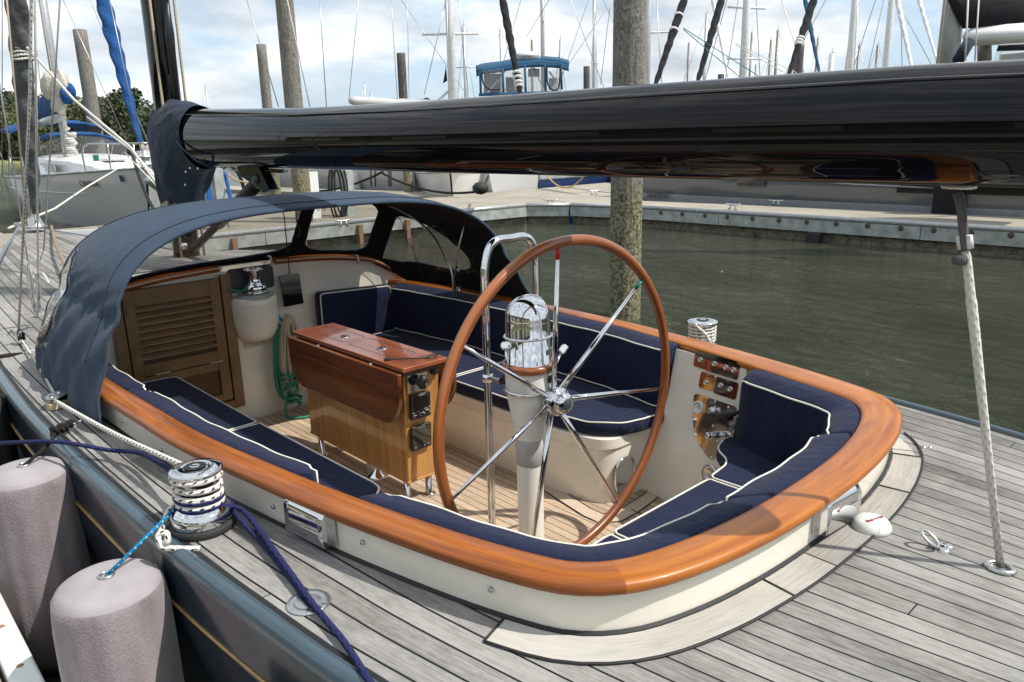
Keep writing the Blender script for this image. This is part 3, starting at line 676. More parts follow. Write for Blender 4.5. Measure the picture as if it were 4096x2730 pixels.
# folding cleat/padeye near hood corner
p = Zp(393,961,ZD); mb = MB(); mb.tube([p+Vector((.03*math.cos(a), .016*math.sin(a), .010)) for a in [2*PI*k/20 for k in range(20)]], .004, 8, closed=True); mb.lathe([(0,.008),(.016,.006),(.02,0)], p+Vector((-.03,-.004,0)), 16); mb.build('side_padeye', MAT['steel'], Y0)
# helm console plates on starboard coaming
P1 = Vector((.29,-1.125,0)); P2 = Vector((-.24,-1.035,0)); tX = (P2-P1).normalized(); nC = Vector((-tX.y, tX.x, 0))
if nC.y < 0: nC = -nC
nC = (nC+Vector((0,0,.20))).normalized(); uC = nC.cross(tX)
if uC.z < 0: uC = -uC
O0 = P1.lerp(P2, .5); O0.z = 1.08; FC = Matrix((tX, uC, nC)).transposed().to_4x4(); FC.translation = O0-uC*1.08
def CP(u5, v5):
    u = (2600+u5*.4464)*KS; v = (1300+v5*.4464)*KS; d = ray(u, v); q = CAM+d*((O0-CAM).dot(nC)/d.dot(nC)); return ((q-O0).dot(tX), (q-O0).dot(uC)+1.08)
mb = MB(); hwl = (P2-P1).length/2+.02; mb.prism(round_poly([(-hwl,.20),(hwl,.20),(hwl,1.083),(-hwl,1.083)], .01), -.10, 0, M=FC); mb.build('console_wall', MAT['cream'], Y0)
def cplate(c0, c1, nm='switch_plate', r=.014):
    (x0, z0), (x1, z1) = CP(*c0), CP(*c1); mb = MB(); cx, cz = (x0+x1)/2, (z0+z1)/2
    mb.prism(rrect(abs(x1-x0), abs(z1-z0), r), .0005, .0045, M=FC @ Matrix.Translation((cx, cz, 0))); return mb.build(nm, MAT['chrome'], Y0, auto=30)
def cdisc(par, u5, v5, prof, nm, mat, z=.0045):
    x, y = CP(u5, v5); P = FC @ Vector((x, y, z)); mb = MB(); mb.lathe(prof, P, 24, M=FC.to_3x3()); return mb.build(nm, MAT[mat], par)
def cbutton(par, u5, v5, r=.013): return cdisc(par, u5, v5, [(0,.004),(r*.55,.004),(r*.62,.007),(r*.9,.008),(r,.004),(r,0)], 'push_button', 'steel')
def ctext(s_, u5, v5, size, par, mat='ink'): x, y = CP(u5, v5); return text(s_, size, FC @ Matrix.Translation((x, y, .0052)), MAT[mat], par, .0003)
q = cplate((403,318),(517,318)); bpy.data.objects.remove(q)
def cplate2(cu, cv, w_, h): 
    x, y = CP(cu, cv); mb = MB(); mb.prism(rrect(w_, h, .014), .0005, .0045, M=FC @ Matrix.Translation((x, y, 0))); return mb.build('switch_plate', MAT['chrome'], Y0, auto=30)
def cw(a, b): return abs(CP(*b)[0]-CP(*a)[0])
q = cplate2(459,317, cw((403,300),(517,330)), .082); cbutton(q,457,312); ctext('JIB',468,272,.011,q); ctext('OUT',447,352,.013,q)
q = cplate2(653,374, cw((505,340),(803,410)), .092); [cbutton(q,*c) for c in ((582,350),(684,381),(754,405))]; ctext('JIB',600,303,.013,q); ctext('MAIN',728,347,.014,q); ctext('OUT',672,425,.011,q); ctext('IN',742,448,.011,q)
q = cplate2(512,507, cw((449,490),(575,520)), .085); cbutton(q,505,517); ctext('HALYARD',520,462,.010,q)
q = cplate2(682,567, cw((577,540),(785,590)), .088); [cbutton(q,*c) for c in ((637,541),(722,576))]; ctext('FURLER',690,520,.011,q)
shp = [CP(*c) for c in ((400,635),(412,622),(440,624),(765,730),(784,750),(770,1040),(755,1075),(720,1120),(650,1180),(560,1208),(520,1180),(470,1110),(430,1040),(400,950),(388,850))]
mb = MB(); mb.prism(shp[::-1], .0005, .006, M=FC); cp = mb.build('engine_panel', MAT['chrome'], Y0)
for c in ((460,655),(590,690),(708,741),(398,822),(765,835),(410,949),(755,961),(450,1070),(733,1078),(553,1190),(570,907),(606,1040)): cdisc(cp, *c, [(0,.003),(.005,.003),(.0075,0)], 'panel_screw', 'steel', .006)
g = cdisc(cp, 440,740, [(0,.010),(.028,.010),(.033,.012),(.035,0)], 'gauge', 'clearcoat_plastic', .006)
gx, gz = CP(440,740); mb = MB(); mb.tube([FC @ Vector((gx+.021*math.cos(a), gz+.021*math.sin(a), .0175)) for a in [PI*k/10 for k in range(-1, 12)]], .0014, 5); mb.tube([FC @ Vector((gx,gz,.0175)), FC @ Vector((gx+.015,gz+.016,.0175))], .001, 5); mb.build('gauge_scale', MAT['ink'], g)
cdisc(cp, 580,780, [(0,.030),(.018,.030),(.024,.026),(.026,.01),(.030,0)], 'ignition_socket', 'steel', .006)
x, y = CP(582,716); text('EAGLE 44', .036, FC @ Matrix.Translation((x, y, .0068)), MAT['ink'], cp, .0004)
for s_, c in (('RELEASE',(572,852)),('TENSION',(660,885)),('BACKSTAY',(735,912))): ctext(s_, *c, .011, cp).matrix_basis.translation += nC*.002
x, y = CP(612,990); P = FC @ Vector((x, y, .006)); mb = MB(); mb.lathe([(0,.085),(.016,.085),(.019,.080),(.019,.05),(.015,.048),(.015,.04),(.019,.038),(.022,0)], P, 20, M=FC.to_3x3()); mb.build('control_boss', MAT['steel'], cp)
x, y = CP(710,815); mb = MB(); P = FC @ Vector((x, y, .006)); mb.lathe([(0,.03),(.024,.03),(.030,.02),(.030,0)], P, 20, M=FC.to_3x3())
mb.tube([FC @ Vector((x+.09,y+.045,.04)), FC @ Vector((x+.05,y+.03,.05)), FC @ Vector((x,y+.0,.055)), FC @ Vector((x-.05,y-.012,.055)), FC @ Vector((x-.085,y-.02,.055))], [.010,.012,.020,.018,.007], 10)
mb.tube([FC @ Vector((x+.095,y+.07,.012)), FC @ Vector((x+.095,y+.015,.012))], .012, 8); mb.build('shift_lever', MAT['black'], cp)
x, y = CP(795,960); mb = MB(); mb.prism(rrect(.04,.15,.019), .0, .012, M=FC @ Matrix.Translation((x, y, 0))); mb.build('handle_recess', MAT['black'], cp)
cdisc(Y0, 540,1340, [(0,.006),(.03,.006),(.034,.010),(.050,.008),(.052,0)], 'round_port', 'steel', .0)
# companionway door (louvred) in the bulkhead
dY0, dY1, dZ0, dZ1 = .185, .87, .43, 1.33
XD = XB-.02
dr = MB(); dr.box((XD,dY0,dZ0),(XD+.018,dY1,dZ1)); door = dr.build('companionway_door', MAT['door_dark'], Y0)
def bar(y0, z0, y1, z1, x0, x1, nm, mat, par, bev=.004):
    mb = MB(); mb.box((x0,y0,z0),(x1,y1,z1)); return mb.build(nm, mat, par, bev=bev)
for (y0,z0,y1,z1) in ((dY0-.05,dZ0-.04,dY0+.02,dZ1+.02),(dY1-.02,dZ0-.04,dY1+.05,dZ1+.0)): bar(y0,z0,y1,z1,XD-.03,XD-.005,'door_frame',MAT['door'],door)
bar(dY0+.02,dZ0-.04,dY1-.02,dZ0+.02,XD-.03,XD-.006,'door_frame',MAT['door'],door)
for (y0,z0,y1,z1) in ((dY0+.03,dZ0+.03,dY0+.10,dZ1),(dY1-.10,dZ0+.03,dY1-.03,dZ1),(dY0+.10,dZ1-.11,dY1-.10,dZ1),(dY0+.10,.755,dY1-.10,.83),(dY0+.10,dZ0+.03,dY1-.10,dZ0+.08),(dY0+.10,.69,dY1-.10,.748)): bar(y0,z0,y1,z1,XD-.022,XD-.002,'door_rail',MAT['door'],door)
zb = 1.20
for k in range(8):
    z = .86+k*.046; mb = MB(); a0 = XD-.026; mb.add([(a0,dY0+.09,z),(a0,dY1-.09,z),(XD-.002,dY1-.09,z+.026),(XD-.002,dY0+.09,z+.026),(a0,dY0+.09,z+.010),(a0,dY1-.09,z+.010),(XD-.002,dY1-.09,z+.036),(XD-.002,dY0+.09,z+.036)], [(0,1,2,3),(7,6,5,4),(0,4,5,1),(3,2,6,7),(0,3,7,4),(1,5,6,2)], smooth=False); mb.build('louvre_slat', MAT['door'], door, bev=.003)
for y in (.30, .66): bar(y-.045,.749,y+.045,.757,XD-.025,XD-.019,'door_hinge',MAT['steel'],door)
# winch pod on the bulkhead
pc = (3.03,-.015,0); mb = MB()
mb.lathe([(.0,.855),(.10,.86),(.125,.875),(.150,.93),(.165,1.0),(.168,1.12),(.166,1.16),(.155,1.175),(.0,1.178)], pc, 32, a0=PI*.45, a1=PI*1.55); mb.build('winch_pod', MAT['cream'], Y0)
mb = MB(); mb.lathe([(0,1.195),(.105,1.195),(.125,1.19),(.128,1.174)], (2.99,-.015,0), 28); mb.build('pod_pad', MAT['greywood'], Y0)
plate('instruction_tag', (XB-.003,-.0,.83), (0,-1,0), (-1,0,0), rrect(.16,.07,.004), .002, MAT['paper'], Y0)
plate('rope_bag_hatch', (XB-.004,-.03,1.29), (0,-1,0), (-1,0,0), rrect(.34,.17,.03), .003, MAT['ink'], Y0)
# ---- mast
mb = MB(); mb.tube([(4.15,0,.9),(4.12,0,2.5),(3.85,0,12)], [.112,.112,.108], 28, ell=(1.2,.85)); mast = mb.build('mast', MAT['carbon'], Y0)
mb = MB(); mb.tube([(4.04,.08,1.0),(4.0,.08,2.4),(3.84,.08,9)], .010, 6); mb.build('halyard', MAT['rope_tan'], mast)
mb = MB(); mb.tube([(4.04,-.10,1.0),(4.02,-.10,2.4),(3.84,-.10,9)], .010, 6); mb.build('halyard', MAT['rope_tan'], mast)
mb = MB(); mb.tube([(3.96,0,2.3),(3.90,0,3.0),(3.86,0,3.2)], [.02,.035,.01], 8); mb.tube([(3.955,0.02,2.72),(3.95,.02,2.60)], .012, 8); mb.build('luff_track', MAT['black'], mast)
# vang strut
mb = MB(); a = Vector((3.98,0,1.42)); b = Vector((2.66,0,1.99)); c_ = a.lerp(b, .42); mb.tube([a, c_], .030, 14); mb.tube([c_, b], .045, 16); mb.tube([b-(b-a).normalized()*.05, b+(b-a).normalized()*.02], .05, 16); vg = mb.build('vang_strut', MAT['black'], Y0)
mb = MB(); mb.lathe([(0,.03),(.02,.025),(.03,0),(.02,-.025),(0,-.03)], (4.0,.06,1.45), 14); mb.build('vang_ball', MAT['chrome'], vg)
# ================================================================== CUSHIONS
def idx(x, y): return min(range(len(OUT)), key=lambda i: (OUT[i].x-x)**2+(OUT[i].y-y)**2)
def pipe(mbx, pts, r=.0058): mbx.tube(pts, r, 7)
def back_cushion(pa, pb, z0, z1, label, t=.118, buttons=(), base=.128):
    i0, i1 = idx(*pa), idx(*pb); flp = i0 > i1; i0, i1 = min(i0,i1), max(i0,i1)
    P = resample(OUT[i0:i1+1], max(20, int((i1-i0)*1.2)+20)); n = len(P); N_ = []
    tot = sum((b-a).length for a, b in zip(P, P[1:]))
    def ring(i, sc_):
        s = i/(n-1); tt = (P[min(i+1,n-1)]-P[max(i-1,0)]).normalized(); nn = Vector((-tt.y, tt.x, 0)); c = Vector((.8,0,0))-P[i]
        if c.dot(nn) < 0: nn = -nn
        R = []
        for (d, z) in ((.004,.0),(.0,.25),(.0,.75),(.004,.96),(.016,.995),(.5,.965),(.86,.93),(.97,.905),(1.0,.87),(1.05,.6),(1.06,.35),(1.0,.08),(.95,.02),(.86,.0),(.4,-.01),(.08,-.0)):
            dd = d if d < .02 else d*t
            wob = .004*math.sin(s*tot*9+z*7)+.003*math.sin(s*tot*23+z*3)
            R.append(P[i]+nn*(capw((i0+s*(i1-i0))/180)-.006+(dd+wob*(d > .5))*sc_+(1-sc_)*t*.25)+Vector((0,0,z0+(z1+.03-z0)*(.5+(z-.5)*(.90+.10*sc_)))))
        return R
    rows = [ring(0, .55)]+[ring(i, 1 if 1 < i < n-2 else .86) for i in range(n)]+[ring(n-1, .55)]
    tq = (P[1]-P[0]).normalized(); rows[0] = [p-tq*.012 for p in rows[0]]; tq = (P[-1]-P[-2]).normalized(); rows[-1] = [p+tq*.012 for p in rows[-1]]
    mb = MB(); mb.grid(rows, closed_u=True); k = len(rows[0]); mb.add(rows[0], [tuple(range(k))[::-1]]); mb.add(rows[-1], [tuple(range(k))])
    o = mb.build('back_cushion', MAT['navy'], None); tag(o, label, 'cushion', 'navy cushions round the cockpit')
    mb = MB(); top = [r[7] for r in rows[1:-1]]; bot = [r[12] for r in rows[1:-1]]
    loop = top+[top[-1].lerp(bot[-1], f) for f in (.12,.3,.5,.7,.88)]+bot[::-1]+[bot[0].lerp(top[0], f) for f in (.12,.3,.5,.7,.88)]
    mb.tube(loop, .0048, 7, closed=True); mb.build('piping', MAT['piping'], o)
    for s, zf in buttons:
        i = int(((1-s) if flp else s)*(n-1)); r = rows[i+1]; c = r[9].lerp(r[10], .5) if zf else r[9]; nn = (r[9]-r[2]).normalized(); F = frame(c-nn*.004, (0,0,1), nn); mb = MB(); mb.lathe([(0,.005),(.010,.003),(.014,-.002)], F.translation, 12, M=F.to_3x3()); mb.build('tuft_button', MAT['navy'], o)
    return o
def seat_cushion(poly, z0, z1, label, r=.05, buttons=()):
    P = round_poly(poly, [max(.035, q_) for q_ in r] if hasattr(r,'__len__') else max(r,.035), 6); m = len(P); c = Vector((sum(p[0] for p in P)/m, sum(p[1] for p in P)/m, 0))
    Pv = [Vector((x, y, 0)) for x, y in P]; 
    area = sum(Pv[i].x*Pv[(i+1) % m].y-Pv[(i+1) % m].x*Pv[i].y for i in range(m)); sg = 1 if area > 0 else -1
    def ins(d):
        R = []
        for i in range(m):
            t = (Pv[(i+1) % m]-Pv[i-1]).normalized(); R.append(Pv[i]+Vector((-t.y, t.x, 0))*sg*d)
        return R
    rows = []
    for d, z in ((.03,0),(.006,.10),(-.002,.3),(-.004,.6),(.0,.86),(.005,.95),(.014,1.02),(.024,1.05)): rows.append([p+Vector((0,0,z0+(z1-z0)*z+ (.0025*math.sin(i*.9) if z > .5 else 0))) for i, p in enumerate(ins(d))])
    mb = MB(); mb.grid(rows, closed_u=True, flip=(sg < 0)); mb.add(rows[-1], [tuple(range(m)) if sg > 0 else tuple(range(m))[::-1]]); mb.add(rows[0], [tuple(range(m))[::-1] if sg > 0 else tuple(range(m))])
    o = mb.build('seat_cushion', MAT['navy'], None); tag(o, label, 'cushion', 'navy cushions round the cockpit')
    mb = MB(); mb.tube([p+Vector((0,0,.002)) for p in rows[5]], .0048, 7, closed=True); mb.build('piping', MAT['piping'], o)
    for x, y in buttons: mb = MB(); mb.lathe([(0,.004),(.011,.002),(.015,-.004)], (x, y, z0+(z1-z0)*1.05), 12); mb.build('tuft_button', MAT['navy'], o)
    return o
# starboard side
back_cushion((2.95,-1.33), (.20,-1.26), .745, 1.085, 'long navy back cushion along the starboard bench, ending beside the steel switch plates', buttons=((.62,1),(.78,1),(.9,1)))
back_cushion((-.33,-1.16), (-1.13,-.55), .60, 1.085, 'curved navy back cushion in the starboard stern corner, right of the switch plates', buttons=((.22,1),(.42,1),(.62,1)))
back_cushion((-1.14,-.50), (-1.15,.29), .69, 1.085, 'navy stern back cushion resting against the middle of the transom rail', t=.14)
back_cushion((-1.15,.30), (-.165,1.235), .72, 1.085, 'navy back cushion curving round the port stern corner, lowest one in the photo', t=.14)
def back_rev(pa, pb, *a, **k): return back_cushion(pb, pa, *a, **k)
back_cushion((1.63,1.38), (.175,1.26), .75, 1.085, 'navy back cushion along the port coaming, its rounded aft end near the rope-wrapped winch')
back_cushion((2.75,1.35), (1.655,1.38), .75, 1.085, 'navy back cushion on the port side partly under the canvas hood')
o = seat_cushion([(2.985,-.47),(2.985,-1.12),(2.87,-1.12),(2.87,-.47)], .74, 1.10, 'upright navy cushion with cream piping against the cabin bulkhead', r=.02)
bpy.data.objects.remove(o.children[0]); 
o.data.clear_geometry(); mb = MB(); q = [(-.325,-.18),(.325,-.18),(.325,.18),(-.325,.15)]
Fb = frame((2.95,-.80,.92), (0,-1,0), (-1,0,0)); P = round_poly([(-.33,-.19),(.33,-.19),(.30,.185),(-.33,.215)], .035); rr = []
for d, z in ((.03,-.04),(.0,-.03),(-.0,.03),(.006,.045),(.025,.055),(.07,.062)):
    rr.append([Fb @ Vector((x*(1-d/.33), y*(1-d/.2), z)) for x, y in P])
mb.grid(rr, closed_u=True); mb.add(rr[-1], [tuple(range(len(P)))]); t_ = mb.build('seat_cushion', MAT['navy'], None); o.data = t_.data; bpy.data.objects.remove(t_); o.name = 'back_cushion'
mb = MB(); mb.tube(rr[3], .0048, 7, closed=True); mb.build('piping', MAT['piping'], o)
seat_cushion([(.21,-1.18),(.25,-.80),(.38,-.65),(.60,-.60),(1.58,-.60),(1.58,-1.21)], .655, .735, 'aft navy seat cushion of the starboard bench behind the steering wheel', r=[.03,.08,.12,.12,.035,.035], buttons=((.9,-.9),(1.3,-.9)))
seat_cushion([(1.60,-.60),(2.98,-.60),(2.98,-1.21),(1.60,-1.21)], .655, .735, 'forward navy seat cushion of the starboard bench behind the wooden table', buttons=((2.0,-.9),(2.5,-.9)))
seat_cushion([(2.97,.60),(2.97,1.22),(1.74,1.24),(1.74,.60)], .655, .735, 'forward navy seat cushion of the port bench beside the louvred door', r=[.10,.03,.03,.01], buttons=((2.4,.9),))
seat_cushion([(1.725,.60),(1.725,1.24),(.40,1.20),(.47,.72),(.56,.575)], .655, .735, 'aft navy seat cushion of the port bench ending in a rounded corner near the table', r=[.01,.03,.03,.05,.10], buttons=((1.2,.92),))
seat_cushion([(-.21,-1.06),(-.215,-.90),(-.25,-.80),(-.375,-.70),(-.40,-.50),(-.93,-.51),(-.84,-.86),(-.6,-.98)], .655, .735, 'curved navy seat cushion under the starboard stern corner beside the engine panel', r=[.02,.06,.05,.06,.02,.05,.08,.05])
seat_cushion([(-.405,-.485),(-.40,.18),(-.98,.18),(-.99,-.495)], .655, .735, 'middle navy helm seat cushion across the stern', r=.03)
seat_cushion([(-.40,.195),(-.43,.62),(-.52,.93),(-.76,.87),(-.93,.66),(-.985,.40),(-.985,.195)], .655, .735, 'navy seat cushion tucked in the port stern corner', r=.04)
# ================================================================== COCKPIT TABLE
T = empty('cockpit_table', (1.55,0,.27), 'varnished wooden drop-leaf cockpit table with instruments in its aft end', 'table')
zt = 1.075
mb = MB(); P = rrect(1.165,.29,.006,2); F = Matrix.Translation((1.55,.015,0)); mb.prism(P, zt, zt+.024, M=F); tt = mb.build('table_top', MAT['table_top'], T, bev=.007)
mb = MB(); mb.prism(rrect(1.10,.25,.004,2), zt-.03, zt, M=F); mb.build('top_rail', MAT['door_dark'], T)
mb = MB(); b0 = [(1.07,-.100,.415),(1.07,.100,.415),(2.13,.100,.415),(2.13,-.100,.415)]; b1 = [(1.03,-.118,zt-.005),(1.03,.118,zt-.005),(2.10,.118,zt-.005),(2.10,-.118,zt-.005)]
mb.add(b0+b1, [(0,1,2,3),(7,6,5,4),(1,0,4,5),(2,1,5,6),(3,2,6,7),(0,3,7,4)], smooth=False); mb.build('table_box', MAT['table_box'], T, bev=.008)
mb = MB(); mb.box((1.066,-.104,.412),(2.134,.104,.424)); mb.build('box_edging', MAT['table_box'], T, bev=.003)
for s in (1, -1):
    pr = round_poly([(-.58,.145),(.58,.145),(.58,-.02),(.50,-.145),(-.50,-.145),(-.58,-.02)], [.006,.006,.05,.07,.07,.05])
    Fl = frame((1.555, s*.172, .925), (1,0,0), (0,-s*.995,-.10)) if s < 0 else frame((1.555, s*.172, .925), (-1,0,0), (0,s*.995,.10*0))
    Fl = frame((1.555, s*.165, .925), (-s,0,0), (0, s, 0))
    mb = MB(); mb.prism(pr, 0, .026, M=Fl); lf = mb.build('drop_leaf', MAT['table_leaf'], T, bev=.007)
    mb = MB(); ln = round_poly([(-.48,.145),(-.48,-.095),(.45,-.095),(.45,.145)], .03)[6:-6]; mb.tube([Fl @ Vector((x, y, .0262)) for x, y in ln], .0015, 5); mb.build('inlay_line', MAT['ink'], lf)
    for x in (1.25, 1.80): mb = MB(); mb.tube([(x, s*.15, zt-.015),(x, s*.178, zt-.008)], .012, 8); mb.build('leaf_hinge', MAT['steel'], lf)
    for x in (1.21, 1.86):
        mb = MB(); mb.box((x-.018, s*.11-.006, .755),(x+.018, s*.11+.030*s+.006, .785)); mb.build('leaf_catch', MAT['steel'], lf, bev=.004)
for (x0, x1) in ((1.66,1.87),(1.155,1.615)):
    mb = MB(); P = [(x+(x0+x1)/2, y) for x, y in rrect(x1-x0, .155, .03)]; mb.tube([(x, y+.008, zt+.0243) for x, y in P], .0022, 5, closed=True, ell=(.5,1)); ld = mb.build('lid_outline', MAT['ink'], tt)
    cx = 1.765 if x0 > 1.6 else 1.375
    mb = MB(); mb.lathe([(0,.0255),(.010,.0275),(.012,.026),(.027,.0275),(.030,.026),(.031,.024)], (cx,.010,zt), 28); mb.tube([(cx-.022,.01,zt+.029),(cx+.022,.01,zt+.029)], .0028, 6); mb.build('flush_ring', MAT['chrome'], tt)
for x in (1.075, 2.02): mb = MB(); mb.tube([(x,-.14,zt+.0243),(x,.14,zt+.0243)], .0016, 5, ell=(.5,1)); mb.build('end_seam', MAT['ink'], tt)
for x in (1.125, 2.055):
    for y in (-.075, .072):
        mb = MB(); mb.lathe([(0,.42),(.0185,.42),(.0185,.285),(.020,.283),(.036,.281),(.038,.278),(.038,.271)], (x, y, 0), 20); mb.build('leg', MAT['chrome'], T)
mb = MB(); mb.lathe([(.052,.42),(.052,.30),(.075,.29),(.078,.272)], (1.55,0,0), 28); mb.build('centre_pedestal', MAT['chrome'], T)
XF = 1.045
def tplate(w_, h, r, d, y, z, nm, mat, par, bev=.002): return plate(nm, (XF-.003*0+ (z-.42)*-.06+.018, y, z), (0,-1,0), (-1,0,-.05), rrect(w_, h, r), d, MAT[mat], par, bev=bev)
def FT(y, z, off): return frame((XF+(z-.42)*-.06+.018-off, y, z), (0,-1,0), (-1,0,-.05))
tplate(.130,.100,.012,.006,.035,.985,'phone_mount_plate','chrome',T)
mb = MB(); c = FT(.035,.99,.02); a = c.translation; mb.tube([a+Vector((.015,0,0)), a+Vector((-.02,0,.0))], [.022,.016], 12); mb.tube([a+Vector((-.03,.0,-.025)), a+Vector((-.03,0,.0)), a+Vector((-.03,-.005,.04))], [.020,.014,.020], 12); mb.tube([a+Vector((-.032,.028,.0)), a+Vector((-.03,.0,.005)), a+Vector((-.03,-.028,.012))], [.015,.009,.014], 12); mb.build('phone_mount', MAT['black'], T)
mb = MB(); a = FT(-.075,1.03,.0).translation; F = FT(-.075,1.03,0); mb.lathe([(0,.034),(.016,.034),(.019,.03),(.019,.012),(.026,.010),(.027,0)], a, 20, M=F.to_3x3()); mb.build('drum_knob', MAT['black'], T)
i1_ = tplate(.128,.140,.010,.020,.025,.855,'chart_instrument','black',T, .004)
plate('screen', FT(.022,.875,.0215).translation, (0,-1,0), (-1,0,-.05), rrect(.088,.072,.004), .001, MAT['gloss_black'], i1_)
text('Raymarine', .010, FT(.022,.917,.0212), MAT['whiteink'], i1_, .0002)
for y, z, w_ in ((.062,.81,.022),(.022,.817,.030),(-.015,.824,.020)): plate('soft_key', FT(y,z,.0212).translation, (0,-1,0), (-1,0,-.05), rrect(w_,.004,.002), .001, MAT['whiteink'], i1_)
for y, z in ((.075,.825),(.045,.828),(.0,.835),(-.012,.838),(-.03,.838),(.03,.802),(.005,.808),(-.03,.812)): plate('soft_key', FT(y,z,.0212).translation, (0,-1,0), (-1,0,-.05), rrect(.008,.0035,.0015), .001, MAT['whiteink'], i1_)
plate('power_key', FT(.070,.80,.0212).translation, (0,-1,0), (-1,0,-.05), rrect(.008,.005,.002), .001, MAT['red'], i1_)
i2_ = tplate(.132,.140,.010,.018,.022,.675,'wind_instrument','black',T, .004)
plate('screen', FT(.022,.68,.0192).translation, (0,-1,0), (-1,0,-.05), rrect(.124,.124,.006), .001, MAT['gloss_black'], i2_)
text('Raymarine', .010, FT(.022,.734,.0206), MAT['whiteink'], i2_, .0002)
for s_, y in (('O',.062),('^',.035),('v',.006),('=',-.022)): text(s_, .018, FT(y,.624,.0206), MAT['whiteink'], i2_, .0002)
# lanyard on the table top
ly = MB(); P = spline([Zp(1100+300*0+x*.34*KS-1100+1100*0, y, zt+.028) if False else Zp((1100+x*.34)*KS, (1200+y*.34)*KS, zt+.029) for x, y in ((1320,705),(1420,695),(1520,688),(1640,690),(1750,683),(1800,668),(1850,645),(1895,640),(1898,660),(1840,680),(1760,686))], 6)
ly.tube(P, .0042, 6, ell=(.6,1.3)); ln = ly.build('phone_lanyard', MAT['black']); tag(ln, 'black wrist lanyard lying on the varnished table top', 'lanyard')
c = P[0]; mb = MB(); F = frame(c, (P[0]-P[3]), (0,0,1)); mb.prism(rrect(.034,.022,.003), -.003, .008, M=F); mb.build('buckle', MAT['black'], ln, bev=.002)
# ================================================================== HELM PEDESTAL
H = empty('steering_pedestal', (.19,.035,.27), 'white steering pedestal topped by a polished steel binnacle dome', 'pedestal')
pc = (.19,.035,0)
mb = MB(); mb.lathe([(.085,.272),(.085,.285),(.062,.292),(.060,.31),(.060,.60),(.061,.91),(.064,.93),(.072,.975),(.092,1.08),(.103,1.16),(.105,1.235)], pc, 40); mb.build('pedestal_column', MAT['pedestal'], H)
mb = MB(); mb.lathe([(.061,.792),(.0635,.795),(.0635,.915),(.061,.918)], pc, 40); mb.build('leather_wrap', MAT['leather'], H)
mb = MB(); mb.lathe([(.0,1.232),(.110,1.235),(.117,1.24),(.118,1.262),(.112,1.27),(.0,1.272)], pc, 40); mb.build('wooden_collar', MAT['mahog_dark'], H)
mb = MB(); mb.lathe([(.101,1.268),(.101,1.275),(.098,1.278),(.098,1.452),(.0975,1.455)], pc, 48); bn = mb.build('binnacle_body', MAT['chrome'], H)
mb = MB(); mb.lathe([(.0990,1.456),(.099,1.462),(.096,1.49),(.087,1.515),(.070,1.538),(.045,1.553),(.02,1.56),(0,1.561)], pc, 48); mb.build('binnacle_dome', MAT['chrome'], H)
mb = MB(); mb.tube([(.19+.104*math.cos(a), .035+.104*math.sin(a), 1.385-.004*math.cos(a)) for a in [2*PI*k/48 for k in range(48)]], .0052, 8, closed=True)
mb.tube([(.19+.099*math.cos(a)*c_, .035+.099*math.sin(a)*c_, z) for a in (1.35+PI,) for c_, z in ((1.02,1.46),(.98,1.49),(.885,1.517),(.71,1.541),(.46,1.556),(.2,1.563),(0,1.5645),(-.2,1.563),(-.46,1.556),(-.71,1.541),(-.885,1.517),(-.98,1.49),(-1.02,1.46))], .003, 6)
mb.build('binnacle_ring', MAT['chrome'], H)
Fb = frame((.19-.0985*math.cos(.42), -.0985*math.sin(.42)+.035, 1.325), (-math.sin(.42)*-1*-1, math.cos(.42)*-1, 0), (-math.cos(.42), -math.sin(.42), 0))
plate('maker_badge', Fb.translation, Fb.to_3x3().col[0], Fb.to_3x3().col[2], rrect(.052,.026,.002), .002, MAT['steel'], H)
text('EDSON', .013, Fb @ Matrix.Translation((0,0,.0025)), MAT['ink'], H, .0003)
# guard tube
gx = .47
P = spline([(gx,.115,.30),(gx,.115,1.0),(gx,.115,1.55),(gx-.0,.108,1.66),(gx,.08,1.735),(gx,.03,1.765),(gx,-.05,1.765),(gx,-.135,1.765),(gx,-.185,1.735),(gx,-.212,1.66),(gx,-.217,1.55),(gx,-.217,1.0),(gx,-.217,.30)], 6)
off = Vector((0,-.085+.0,0)); P = [Vector((p.x, p.y*1.0-.0+ -.0, p.z)) for p in P]
for p in P: p.y += -.085
P = [Vector((p.x, p.y if p.y < 0 or True else p.y, p.z)) for p in P]
mb = MB(); mb.tube(P, .0185, 16); gt = mb.build('guard_tube', MAT['chrome'], H)
for y in (.03,-.302): mb = MB(); mb.lathe([(.0185,.30),(.032,.292),(.036,.280),(.036,.271)], (gx,y,0), 20); mb.build('tube_foot', MAT['chrome'], gt)
mb = MB(); mb.tube([(gx,.03,1.115),(gx,.03,1.15)], .026, 16); mb.tube(spline([(gx,.03,1.135),(.38,.06,1.15),(.28,.085,1.155),(.19,.13,1.15)], 4), .012, 8); mb.tube([(.19+.109*math.cos(a), .035+.109*math.sin(a), 1.145) for a in [2*PI*k/40 for k in range(40)]], .0085, 8, closed=True, ell=(1,.7)); mb.build('guard_bracket', MAT['chrome'], H)
mb = MB(); mb.tube([(.31,.085,1.16),(.29,.09,1.195)], [.018,.012], 8); mb.build('bracket_knob', MAT['black'], H)
a = Vector((.19-.10*math.cos(.25), -.10*math.sin(.25)+.035, 1.205)); d = Vector((-math.cos(.5), -math.sin(.5), -.1)); mb = MB(); mb.tube([a, a+d*.012, a+d*.015, a+d*.02, a+d*.06], [.018,.018,.008,.006,.006], 12); mb.build('black_plunger', MAT['black'], H)
